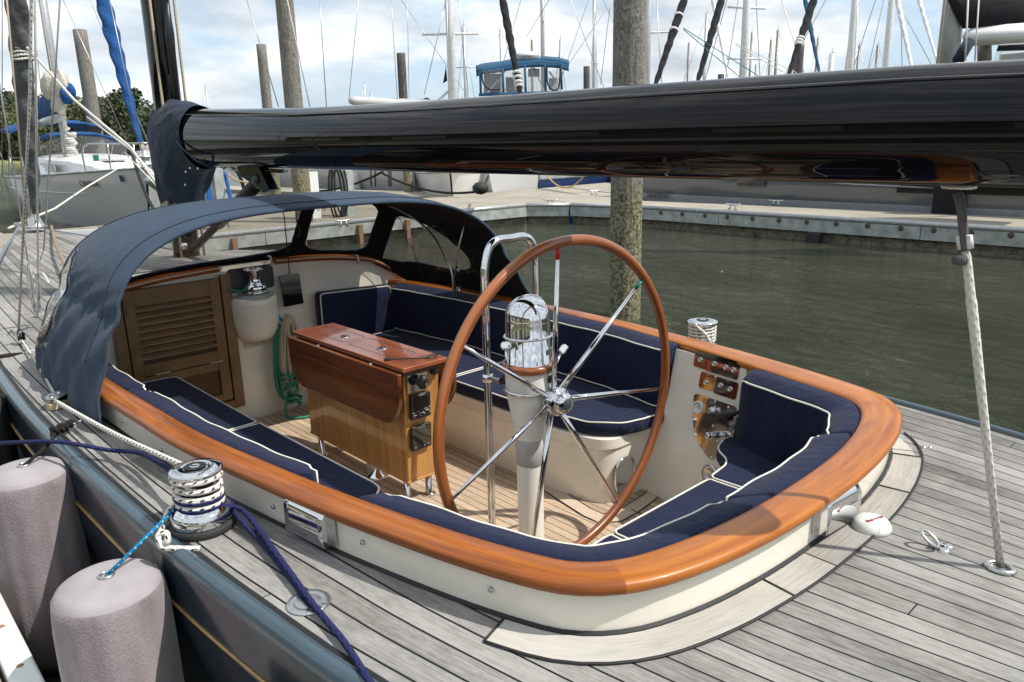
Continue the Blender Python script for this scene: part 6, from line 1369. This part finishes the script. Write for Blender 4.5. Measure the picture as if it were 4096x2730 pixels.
# ---- generic sailing boats in the distance
def spar(name, p, top, r, mat, label, grp='masts of boats moored far behind', hull=True, spreaders=(), stays=2, furl=None, Lh=9, head=(1,0), hmat='white'):
    B = empty(name, (p.x, p.y, 0), label, 'sailboat', grp)
    if hull:
        hull_fn('b', B, (p.x+head[0]*Lh*.42, p.y+head[1]*Lh*.42), head, Lh, Lh*.3, 1.25, 1.0, .95, MAT[hmat])
        mb = MB(); hh = Vector((head[0], head[1], 0)); ss = Vector((-hh.y, hh.x, 0)); rr = [[p+hh*x+ss*y*w_+Vector((0,0,z-p.z)) for y, z in ((-1,1.0),(-.8,zz),(.8,zz),(1,1.0))] for x, w_, zz in ((Lh*.18,.3,1.2),(0,.7,1.45),(-Lh*.25,.8,1.45),(-Lh*.27,.8,1.0))]; mb.grid(rr); mb.build('coachroof', MAT['white'], B)
    a = Vector((p.x, p.y, .9)); t_ = Vector((p.x, p.y, top)); tb([a, t_], r, 'mast', mat, B, 10)
    hd = Vector((head[0], head[1], 0)); sd = Vector((-hd.y, hd.x, 0)); k = max(.02, r*.12)
    for f in spreaders:
        zz = .9+(top-.9)*f; tb([Vector((p.x,p.y,zz))-sd*Lh*.09, Vector((p.x,p.y,zz))+sd*Lh*.09], r*.3, 'spreader', mat, B, 6)
    if stays:
        tb([a+hd*Lh*.42+Vector((0,0,.3)), t_], k, 'forestay', 'wire', B, 5); tb([a-hd*Lh*.55+Vector((0,0,.1)), t_], k, 'backstay', 'wire', B, 5)
        if stays > 1:
            for q in (1,-1): tb([a+sd*q*Lh*.13, Vector((p.x,p.y,.9+(top-.9)*.97))], k, 'shroud', 'wire', B, 5)
    tb([t_, t_+Vector((0,0,.5))], k*.6, 'masthead_aerial', 'black', B, 4); tb([t_+Vector((-.25,.1,.12)), t_+Vector((.25,-.1,.12))], k*.6, 'wind_vane', 'black', B, 4)
    if furl: 
        tb([a+hd*Lh*.42+Vector((0,0,.6)), a.lerp(t_,.9)+hd*Lh*.045], furl[1], 'furled_jib', furl[0], B, 8)
    return B
def mast_at(u, v_top, dep, r, mat, label, **k):
    p = Dp(u, max(v_top, 0) , dep); 
    # correct for the lean of the vertical in the picture: v_top gives the height
    z = Dp(u, v_top, dep).z; spar('sailboat', Vector((p.x, p.y, 0)), z, r, mat, label, **k)
L_m = [
 (1032,-260,26,.155,'mastwhite','thick white mast left of the blue-canopied powerboat',dict(spreaders=(.5,),stays=1,Lh=11,head=(-.75,.66))),
 (1065,62,52,.12,'mastgrey','grey mast with forked head just right of the thick white mast',dict(spreaders=(.7,),Lh=9,head=(.7,-.7))),
 (1150,68,70,.12,'mastgrey','slim grey mast left of the black furled sail',dict(Lh=8,head=(.6,.8))),
 (1222,92,80,.13,'masttan','short dark mast directly above the round radar dome',dict(Lh=8,head=(.8,-.6))),
 (1246,-160,45,.13,'mastgrey','tall grey mast rising behind the blue canopy',dict(spreaders=(.6,),Lh=10,head=(.65,.75))),
 (1288,92,62,.12,'mastgrey','brown-grey mast with instruments at the right end of the blue canopy',dict(Lh=9,head=(.5,-.86))),
 (1366,-40,48,.12,'mastgrey','grey mast left of the thick piling with low spreaders',dict(spreaders=(.55,),Lh=10,head=(.9,.4))),
 (1490,-220,30,.14,'mastgrey','grey mast hugging the right side of the thick piling',dict(spreaders=(.52,),stays=1,Lh=10,head=(.7,-.7))),
 (1624,34,66,.13,'mastgrey','grey mast between the first two black furled sails',dict(Lh=9,head=(.8,.5))),
 (1583,100,80,.12,'masttan','short brownish mast beside the first black furled sail',dict(Lh=8,head=(.6,-.8))),
 (1717,-200,36,.19,'mastwhite','thick white mast with spreaders between second and third black sails',dict(spreaders=(.42,.62),Lh=12,head=(.9,-.4))),
 (1788,70,72,.14,'masttan','brown-grey mast left of the third black furled sail',dict(Lh=9,head=(.7,.6))),
 (1772,92,90,.14,'masttan','small far mast just left of the brown-grey mast',dict(Lh=8,head=(.7,-.6))),
 (1728,75,95,.13,'masttan','far thin mast just right of the thick white mast',dict(Lh=8,head=(.9,.1))),
 (1966,-140,34,.165,'mastwhite','white mast with a black light halfway, left of a similar one',dict(spreaders=(.35,),Lh=11,head=(.8,.6))),
 (2050,-160,34,.15,'mastwhite','white mast with a black light right of a similar one',dict(spreaders=(.33,),Lh=11,head=(.8,-.6))),
 (1975,104,88,.14,'masttan','small brown mast between the two white masts',dict(Lh=8,head=(.5,.8))),
 (2018,104,78,.15,'masttan','small brown mast just left of the second white mast',dict(Lh=8,head=(.8,.1))),
 (1737,150,110,.13,'masttan','faint short far mast by the thick white mast',dict(Lh=8,head=(.3,.9))),
 (837,195,120,.14,'mastwhite','tiny far mast left of the dark piling',dict(Lh=8,head=(.5,.8))),
 (853,210,125,.14,'mastgrey','tiny second far mast left of the dark piling',dict(Lh=8,head=(.2,.9))),
 (472,196,130,.13,'mastgrey','tiny lone far mast right of the yacht mast',dict(Lh=8,head=(.7,.7))),
 (1912,125,60,.22,'mastwhite','stubby white mast section left of the white masts',dict(stays=0,Lh=8,head=(.7,.7))),
 (1880,88,92,.13,'masttan','small far mast behind the third black furled sail',dict(Lh=8,head=(.7,-.2))),
]
for u, v, dep, r, mt, lab, kw in L_m: mast_at(u, v, dep, r, mt, lab, **kw)
# black and blue furled sails leaning above the boom
def furled(u0, v0, u1, v1, dep, r, mat, label, dep1=None, bands=()):
    a = Dp(u1, v1, dep); b = Dp(u0, v0, dep1 or dep*1.04); d = b-a; o_ = empty('furled_sail', a, label, 'furled sail'); rows_ = []; n = 60; a2 = a-d*.10; tot = b+d*.5-a2
    for i in range(n+1):
        t = i/n; p = a2+tot*t; rr_ = r*(.62+.5*min(1, t*2.2)+.05*math.sin(i*1.3)); rows_.append([p+Vector((rr_*(1+.10*math.sin(2*q+i))*math.cos(q), rr_*(1+.10*math.sin(2*q+i))*math.sin(q), 0)) for q in [2*PI*k/14 for k in range(14)]])
    mb = MB(); mb.grid(rows_, closed_u=True, flip=True); mb.build('furled_cloth', MAT[mat], o_)
    for f in bands: p = a.lerp(b, f); mb = MB(); mb.tube([p-d.normalized()*r*.25, p+d.normalized()*r*.25], r*1.28, 12); mb.build('lashing_band', MAT['mastwhite'], o_)
    return o_
furled(1155,0,1195,213,22,.105,'blackcloth','black furled sail in front of the blue-canopied boat', bands=(.2,.15,.1,.06))
furled(1572,0,1508,190,22,.11,'blackcloth','first black furled sail right of the thick piling, with pale chafe patches', bands=(.62,.8))
furled(1658,0,1604,185,22,.10,'blackcloth','second black furled sail right of the thick piling')
furled(1870,0,1815,165,22,.105,'blackcloth','third black furled sail with white lashings', bands=(.44,.40,.36))
furled(1850,0,1882,165,26,.07,'tealcloth','teal furled sail behind the third black one', 27)
furled(1638,0,1674,180,30,.075,'mastwhite','white leaning furled sail behind the second black one', 31)
furled(2062,0,2094,150,24,.075,'mastwhite','white leaning furled sail right of the second white mast', 25)
furled(2112,0,2150,130,24,.06,'mastwhite','slimmer white leaning furled sail near the grey boat mast', 25)
for i, (u0,v0,u1,v1) in enumerate(((1570,65,1750,180),(1570,68,1700,178),(1690,100,1830,168),(1690,104,1800,166))): rope([Dp(u0,v0,22), Dp(u1,v1,22)], .012, 'rope_white' if i > 1 else 'green', 'sheet_line', ('pale green' if i < 2 else 'white')+' line slanting from the black sails to the right, '+('upper' if i % 2 == 0 else 'lower')+' of its pair')
# thin rigging wires crossing the sky
for i, (u0,v0,u1,v1,dp_,mt_) in enumerate(((735,0,750,246,15,'wire'),(824,0,802,225,20,'wire'),(899,0,913,228,20,'wire'),(660,0,712,246,12,'rope_white'),(922,0,1070,215,30,'wire'),(936,0,940,228,30,'wire'),(1018,30,975,218,26,'wire'),(567,0,640,246,14,'wire'),(1262,0,1210,85,40,'blackcloth'),(1395,70,1380,195,40,'blackcloth'),(1408,0,1268,205,40,'wire'),(252,0,325,345,14,'wire'),(145,0,300,345,20,'wire'),(1052,0,1075,205,26,'wire'))):
    rope([Dp(u0,v0,dp_)+(Dp(u0,v0,dp_)-Dp(u1,v1,dp_))*.4, Dp(u1,v1,dp_)], .009 if dp_ < 22 else .014, mt_, 'rigging_wire', 'thin rigging wire against the sky', 'rigging wires crossing the sky', 'wire', 5)
# ---- grey modern yacht along the dock at right
GY = empty('grey_yacht', (9.6,-16.4,0), 'long grey-hulled sailing yacht moored along the dock under the boom, right side', 'sailboat')
def gyc(x): return -.30*max(0, (x-7)/5)**2-.10
def band(z0, z1, y0, y1, mat, nm, x0=12.4, x1=-9, par=GY):
    mb = MB(); R = []
    for i in range(40):
        t = i/39; x = x0+(x1-x0)*t; cu = gyc(x); R.append([Vector((x-.25*(z0-.2)*(t < .03), y0+cu, z0)), Vector((x, y1+cu, z1))])
    mb.grid(R); return mb.build(nm, MAT[mat], par)
band(.02,.62,-15.42,-15.38,'hull_pale','lower_hull_band'); band(.62,.98,-15.38,-15.33,'grey_hull','hull_side_lower'); band(.98,1.75,-15.33,-15.30,'grey_hull','hull_side')
mb = MB(); mb.box((-9,-18.9,1.70),(9.7,-15.6,1.76)); mb.build('boat_deck', MAT['white'], GY)
mb = MB(); mb.add([(12.4,-16.6,.0),(12.4,-18.9,.0),(12.2,-18.9,1.74),(12.2,-16.6,1.74)], [(0,1,2,3)], smooth=False); mb.build('transom', MAT['grey_hull'], GY)
for u0, u1, v0, v1 in ((1694,1759,407,427),(2060,2175,413,443),(2195,2420,415,446)):
    a = Yp(u0, v1, -15.38); b = Yp(u1, v0, -15.38); mb = MB(); mb.box((min(a.x,b.x), -15.50, a.z), (max(a.x,b.x), -15.37, max(b.z, a.z+.12))); mb.build('hull_window', MAT['darkwin'], GY)
ya = -16.0
for _ in range(12): a = Yp(1514, 452, ya); ya = -15.38+gyc(a.x)
text('BENETEAU', .17, frame((a.x, ya+.06, a.z+.02), (-1,.06,0), (.06,1,.0)), MAT['ink'], GY, .004)
a = Yp(1960, 424, -15.36); tb([a+Vector((3.5,0,.18)), a+Vector((0,0,0)), a+Vector((-2,.0,-.04))], .02, 'hull_crease', 'hull_pale', GY, 6)
mb = MB(); a = Yp(2175, 455, -15.2); mb.prism(rrect(.50,1.5,.12), -.12, .12, M=Matrix(((1,0,0,a.x),(0,0,1,-15.24),(0,1,0,a.z+.25),(0,0,0,1)))); o = mb.build('fender_board', MAT['blackcloth'], bev=.05); tag(o, 'black cloth fender panel hanging against the grey yacht hull', 'fender')
# its mast, black sail cover, white boom, cockpit arch
dm = 12.8
p0_ = Dp(2178, 130, dm); tb([Vector((p0_.x,p0_.y,1.7)), Vector((p0_.x,p0_.y,7))], .17, 'mast', 'mastgrey', GY, 18)
for du in (2158,2166,2192,2200): q = Dp(du, 100, dm-.2); tb([Vector((q.x,q.y,1.8)), Vector((q.x,q.y,7))], .012, 'halyard', 'rope_tan', GY, 5)
bA = Dp(2215, 80, dm-.3); bB = Dp(2520, 52, dm-.6)
mb = MB(); d = (bB-bA).normalized(); mb.tube([Dp(2215,84,dm-.3), Dp(2235,84,dm-.3), Dp(2560,62,dm-.8)], [.06,.14,.14], 4, ell=(1.1,.8)); mb.build('boom', MAT['white'], GY)
mb = MB(); rows_ = []
for i in range(16):
    t = i/15; c0 = Dp(2176+(2540-2176)*t, -60, dm-.3-.4*t); c1 = Dp(2212+(2540-2212)*t, 66-14*t, dm-.3-.4*t); top_ = Dp(2150+400*t, -90, dm-.3); rows_.append([c1.lerp(top_, q)+Vector((.0,.16*math.sin(PI*min(1,q*1.3))*(1+.1*math.sin(i*2+q*9)),0)) for q in (0,.04,.12,.25,.4,.55,.7,.85,1)])
mb.grid(rows_); mb.build('sail_cover', MAT['blackcloth'], GY, thick=.05)
tb([Dp(2225,-10,dm-1), Dp(2218,140,dm-1)], .014, 'lazy_line', 'rope_white', GY, 6); tb([Dp(2250,-10,dm-1), Dp(2240,140,dm-1)], .012, 'lazy_line', 'rope_white', GY, 6)
mb = MB(); c = Dp(2290, 105, dm+.8); mb.tube([Dp(2262,135,dm+.8), Dp(2262,100,dm+.8), Dp(2560,84,dm+.6)], .05, 8); mb.build('cockpit_arch', MAT['white'], GY)
mb = MB(); mb.grid([[Dp(2296,100,dm+1), Dp(2560,88,dm+1)],[Dp(2290,118,dm+1), Dp(2560,110,dm+1)]]); mb.build('canopy_front', MAT['blackcloth'], GY, thick=.02)
mb = MB(); mb.grid([[Dp(2290,118,dm+1.1), Dp(2560,110,dm+1.1)],[Dp(2280,142,dm+1.1), Dp(2560,140,dm+1.1)]]); mb.build('screen', MAT['vinyl'], GY)
mb = MB(); a = Dp(2310,128,dm+.9); b = Dp(2560,150,dm+.9); mb.box((min(a.x,b.x),a.y-.5,1.8),(max(a.x,b.x),a.y+.4,max(a.z,b.z)+.02)); mb.build('coachroof', MAT['white'], GY, bev=.05)
mb = MB(); mb.tube([Dp(2262,140,dm), Dp(2262,96,dm)], .11, 12); mb.build('winch_post', MAT['masttan'], GY)
tb([Dp(2200,142,dm-.6), Dp(2228,95,dm-.6)], .09, 'vang', 'navy_cover', GY, 8)
# ---- pale grey hull in the middle, behind the dock
MH = empty('pale_sloop', (24,-19,0), 'pale grey sloop moored bow-left behind the dock, with white fenders', 'sailboat')
bw = Vector((30.0,-17.6,0)); at2, h2, s2, L2_, R2_ = hull_fn('m', MH, (31.6,-14.0), (.985,.17), 14.6, 4.2, 1.9, 1.7, 1.6, MAT['greywhite'], transom=.92, rake=.7, full=.42)
mb = MB(); rr = [[at2(x, y*w_, z) for y, z in ((-1,1.55),(-.85,zz),(.85,zz),(1,1.55))] for x, w_, zz in ((-4,.5,1.7),(-6,1.2,2.0),(-9.5,1.4,2.05),(-9.8,1.3,1.55))]; mb.grid(rr, flip=True); mb.build('coachroof', MAT['white'], MH)
for u in (824, 948):
    p = Yp(u, 418, -13.55 if u < 900 else -13.95); f_ = empty('fender', p, 'white cylindrical fender hanging on the pale sloop, '+('left' if u < 900 else 'right')+' of the pair', 'fender', 'white fenders on the pale sloop')
    mb = MB(); mb.lathe([(0,.42),(.05,.40),(.08,.36),(.15,.30),(.17,.22),(.17,-.32),(.13,-.40),(0,-.42)], p+Vector((0,.1,-.02)), 18); mb.build('fender_body', MAT['fender_white'], f_); tb([p+Vector((0,.1,.40)), p+Vector((0,-.2,1.1))], .015, 'fender_rope', 'rope_black', f_, 5)
for (u0,v0,u1,v1,sg,l) in ((880,400,1120,437,.25,'drooping'),(730,440,880,395,.1,'rising'),(1122,405,1110,435,0,'short')): rope(catenary(Dp(u0,v0,20.5), Dp(u1,v1,18.5), sg, 8), .03, 'rope_black', 'mooring_line', l+' dark mooring line in front of the pale sloop')
mb = MB(); c = Dp(1104,433,18.6); mb.lathe([(0,.16),(.12,.13),(.2,.05),(.2,-.05),(.12,-.13),(0,-.16)], c, 16); o = mb.build('fender_ball', MAT['rubber']); tag(o, 'round black fender ball lying on the dock edge by the pale sloop', 'fender')
for k, u in enumerate((852, 862, 893, 898)): rope([Dp(u,392,19.6), Dp(u+1,428,19.4)], .022, 'rope_black', 'hanging_line', 'dark lines hanging down the pale sloop hull', 'dark lines hanging on the pale sloop')
# ---- second grey hull with blue boot stripe
GH = empty('grey_powerboat', (17,-23,0), 'grey boat stern with dark blue boot stripe between the pale sloop and the thick piling', 'boat')
mb = MB(); P_ = [Vector(p) for p in ((17.3,-17.4,0),(17.3,-21.8,0),(28,-21.8,0),(28,-17.4,0))]
mb.prism([(p.x, p.y) for p in P_], -.2, .72); mb.build('boot_stripe', MAT['bluewater'], GH)
mb = MB(); mb.prism([(p.x, p.y) for p in P_], .723, 2.0); mb.build('boat_hull', MAT['cabin_grey'], GH, bev=.08)
rope(catenary(Dp(1256,403,22), Dp(1345,402,20), .35, 10), .022, 'orange', 'yellow_line', 'yellow line drooping on the grey boat stern')
# ---- powerboat with blue canopy
PB = empty('motor_yacht', (20,-30,0), 'motor yacht with a blue canvas canopy, clear curtains and a round radar dome', 'motor yacht')
dp = 31.0
C0 = Dp(1195, 215, dp); rtv = Vector((RW[0][0], RW[0][1], 0)).normalized(); fwv = Vector((rtv.y*-1, rtv.x, 0)); fwv = Vector((.705,-.66,0)).normalized()
def pb(u, v, k=0): return Dp(u, v, dp+k)
w0, w1 = 1100, 1292
mb = MB(); R = []
for k in (0, 1.0, 2.2, 3.2):
    sag = .0 if k in (1.0, 2.2) else .12
    R.append([pb(u, v, k)+Vector((0,0,-sag+k*.06)) for u, v in ((1094,160),(1110,155),(1150,150),(1200,140),(1245,138),(1285,141),(1307,148))])
mb.grid(R); mb.grid([[p+Vector((0,0,-.0)) for p in R[0]], [p+Vector((0,0,-.16)) for p in R[0]]]); mb.build('canopy_top', MAT['tealcloth'], PB, thick=.06)
for u, vt, vb in ((1103,166,218),(1155,158,215),(1206,150,212),(1252,148,210),(1289,150,206)):
    tb([pb(u,vt), pb(u+2,vb)], .05, 'canopy_strut', 'tealcloth', PB, 6)
for (u0,u1) in ((1106,1152),(1158,1204),(1209,1250),(1256,1287)):
    mb = MB(); mb.grid([[pb(u0,164), pb(u1,158)],[pb(u0,215), pb(u1,212)]]); mb.build('clear_curtain', MAT['vinyl'], PB)
mb = MB(); mb.grid([[pb(u, 215-(u-1094)*.03, -.05) for u in (1100,1150,1200,1250,1292)],[pb(u, 222-(u-1094)*.03, -.05) for u in (1100,1150,1200,1250,1292)]]); mb.build('curtain_skirt', MAT['tealcloth'], PB, thick=.02)
for (a0,a1,b0,b1,kk) in ((1112,1150,170,214,2.6),(1162,1200,178,212,2.4),(1214,1240,158,176,1.5),(1262,1280,180,206,2.2)):
    mb = MB(); P4 = [pb(a0,b1,kk),pb(a1,b1,kk),pb(a1,b0,kk),pb(a0,b0,kk)]; mb.add(P4+[p+fwv*.4 for p in P4], [(0,1,2,3),(7,6,5,4),(0,4,5,1),(1,5,6,2),(2,6,7,3),(3,7,4,0)], smooth=False); mb.build('cabin_fitting', MAT['cabin_grey'], PB)
for u in (1256, 1287): pass
mb = MB(); mb.tube(spline([pb(1257,150,-.1), pb(1258,190,-.1), pb(1270,208,-.1), pb(1284,200,-.1), pb(1288,150,-.1)], 5), .035, 6); mb.build('curtain_zip', MAT['navy_cover'], PB); mb = MB(); mb.tube(spline([pb(1107,164,-.1), pb(1110,190,-.1), pb(1125,206,-.1), pb(1150,206,-.1)], 5), .035, 6); mb.build('curtain_zip', MAT['navy_cover'], PB)
for (a0,b0,a1,b1) in ((1130,160,1165,214),(1165,158,1120,214),(1225,152,1250,210),(1262,165,1290,205)): tb([pb(a0,b0,.5), pb(a1,b1,.5)], .028, 'frame_tube', 'steel', PB, 6)
mb = MB(); c = pb(1213, 134, 1.0); mb.lathe([(0,.24),(.35,.23),(.5,.18),(.54,.08),(.52,-.04),(.40,-.12),(0,-.13)], c, 28); rd = mb.build('radar_dome', MAT['white'], PB)
Ft3 = frame(c+(CAM-c).normalized()*.56+Vector((0,0,-.02)), rtv, CAM-c); text('Raymarine', .22, frame(c-fwv*.55+Vector((0,0,.03)), rtv, -fwv), MAT['ink'], rd, .003)
mb = MB(); R = []
for u, z1_ in ((985,2.9),(1040,3.1),(1100,3.3),(1300,3.3),(1330,2.0)):
    q = Dp(u, 222, dp-.6); R.append([Vector((q.x,q.y,0)), Vector((q.x,q.y,z1_)), Vector((q.x,q.y,z1_))+fwv*4, Vector((q.x,q.y,0))+fwv*4])
mb.grid(R); mb.build('boat_hull', MAT['white'], PB, auto=40)
tb([pb(1010,230,0), pb(1040,200,0), pb(1040,230,0)], .06, 'swim_bracket', 'steel', PB, 6)
mb = MB(); mb.tube([Dp(802,231,21), Dp(812,232,21), Dp(990,240,24)], [.08,.12,.13], 10); o = mb.build('neighbour_boom', MAT['greywhite']); tag(o, 'long pale boom end lying level just above the black boom, left of centre', 'boom')
mb = MB(); c = Dp(1022,168,26); mb.add([c, Dp(1025,150,26), Dp(1028,186,26), Dp(1018,192,26)], [(0,1,2,3)]); o = mb.build('black_flag', MAT['blackcloth'], thick=.02); tag(o, 'small black furled flag beside the thick white mast', 'flag')
# ---- tiny motorboat far left
TB_ = empty('motorboat', Dp(350,365,62), 'tiny white motorboat with a cabin, far away near the tree line', 'motorboat'); p = Dp(352,372,62); hull_fn('t', TB_, (p.x-2,p.y+2.6), (-.7,.7), 6.5, 2.3, 1.0,.8,.75, MAT['hull_pale'])
mb = MB(); mb.prism([(p.x+x, p.y+y) for x, y in rrect(2.2,1.9,.3)], .8, 1.9); mb.build('cabin', MAT['white'], TB_); tb([Vector((p.x,p.y,1.9)), Vector((p.x,p.y,3.6))], .05, 'mast', 'white', TB_)
for k in range(9): 
    q = Dp(322+3*k+random.uniform(-2,2), 330+random.uniform(-8,8), 70+4*k); mb = MB(); mb.tube([Vector((q.x,q.y,-.5)), Vector((q.x,q.y,q.z))], .14, 8); o = mb.build('far_post', MAT['masttan']); tag(o, 'thin far mooring posts near the tiny motorboat', 'post', 'far posts by the tree line')
# ================================================================== SHORE AND TREES
mb = MB(); P_ = []
sh_ = [Dp(u, 356, 118+8*math.sin(u*.02)) for u in range(-900, 470, 40)]
rr = []
for i, q in enumerate(sh_): d = (q-CAM); d.z = 0; d.normalize(); rr.append([Vector((q.x,q.y,-.3)), Vector((q.x,q.y,.35)), Vector((q.x,q.y,.6))+d*8, Vector((q.x,q.y,1.0))+d*60])
mb.grid(rr); o = mb.build('shore', MAT['marsh']); tag(o, kind='structure')
def tree(c, H, W_, label, seed, mat='leafdark'):
    rn = random.Random(seed); T_ = empty('tree', c, label, 'tree', 'trees of the far shore'); mb = MB(); mb.tube([Vector(c), Vector(c)+Vector((0,0,H*.35)), Vector(c)+Vector((W_*.05,0,H*.75))], [W_*.05,W_*.04,W_*.015], 7); mb.build('trunk', MAT['bark'], T_)
    vs = []; fs = []; cl = [(rn.uniform(-.36,.36)*W_, rn.uniform(-.36,.36)*W_, H*rn.uniform(.10,.84), W_*rn.uniform(.18,.32)) for _ in range(21)]+[(0,0,H*.86,W_*.16)]
    m = MB()
    for (x, y, z, r) in cl:
        for _ in range(150):
            d = Vector((rn.gauss(0,1), rn.gauss(0,1), rn.gauss(0,1))).normalized()*r*rn.uniform(.55,1.0); p = Vector(c)+Vector((x, y, z))+Vector((d.x, d.y, d.z*.75)); s_ = W_*.027*rn.uniform(.7,1.5)
            a_ = Vector((rn.gauss(0,1), rn.gauss(0,1), rn.gauss(0,1))).normalized(); b_ = a_.orthogonal().normalized(); o_ = len(m.v); m.v += [tuple(p+a_*s_), tuple(p+b_*s_), tuple(p-a_*s_*.8), tuple(p-b_*s_)]; m.f.append([o_,o_+1,o_+2,o_+3]); m.uv.append([(0,0)]*4); m.sm.append(False)
    m.build('crown', MAT[mat], T_); return T_
rn = random.Random(11); k = 0
for row, (dep, Hs) in enumerate(((128,(9.0,11.5)),(146,(11,14.0)))):
    u = -460 if row == 0 else -440
    while u < 372:
        dd = dep+rn.uniform(-4,6); q = Dp(u, 345, dd); H_ = rn.uniform(*Hs)*(1 if u < 330 else .8); W_ = rn.uniform(7.5,10.5); k += 1
        tree((q.x, q.y, .5), H_, W_, 'leafy green trees standing along the far shore at left', 100+k, rn.choice(('leafdark','leafdark','leafmid'))); u += W_*1730/dd*rn.uniform(.50,.72)
for u, v, dep, W_ in ((985,219,190,9),(948,221,200,7)): q = Dp(u, 330, dep); zt_ = Dp(u, v, dep).z; tree((q.x,q.y,0), zt_, W_, 'small round tree far away just above the boom, '+('right one' if u > 960 else 'left one'), 900+u, 'leafmid')
# long boathouse added behind the viewer to cut sky from the boom's reflection
BHs = empty('blocker', (5,34,0), 'long olive boathouse added behind the viewer to cut sky from the boom reflection', 'blocker')
mb = MB(); mb.box((-45,30,.3),(60,42,6.6)); mb.build('wall', MAT['blocker_wall'], BHs)
mb = MB(); mb.add([(-46,29.4,6.4),(61,29.4,6.4),(61,36,9.4),(-46,36,9.4),(-46,42.6,6.4),(61,42.6,6.4)], [(0,1,2,3),(3,2,5,4)], smooth=False); mb.build('roof', MAT['greywood'], BHs, thick=.1)
for k in range(8): mb = MB(); mb.box((-40+13*k,29.9,.4),(-34+13*k,29.98,4.2)); mb.build('door', MAT['greywood'], BHs)
# trees behind the viewer, seen as reflections
for k in range(10): tree((-40+14*k, 75+5*math.sin(k*2), .5), 13+2*math.sin(k*3), 13, 'leafy trees on the opposite bank behind the viewer', 400+k)
mb = MB(); mb.box((-60,27,-.5),(120,140,.35)); o = mb.build('bank', MAT['marsh']); tag(o, kind='structure')
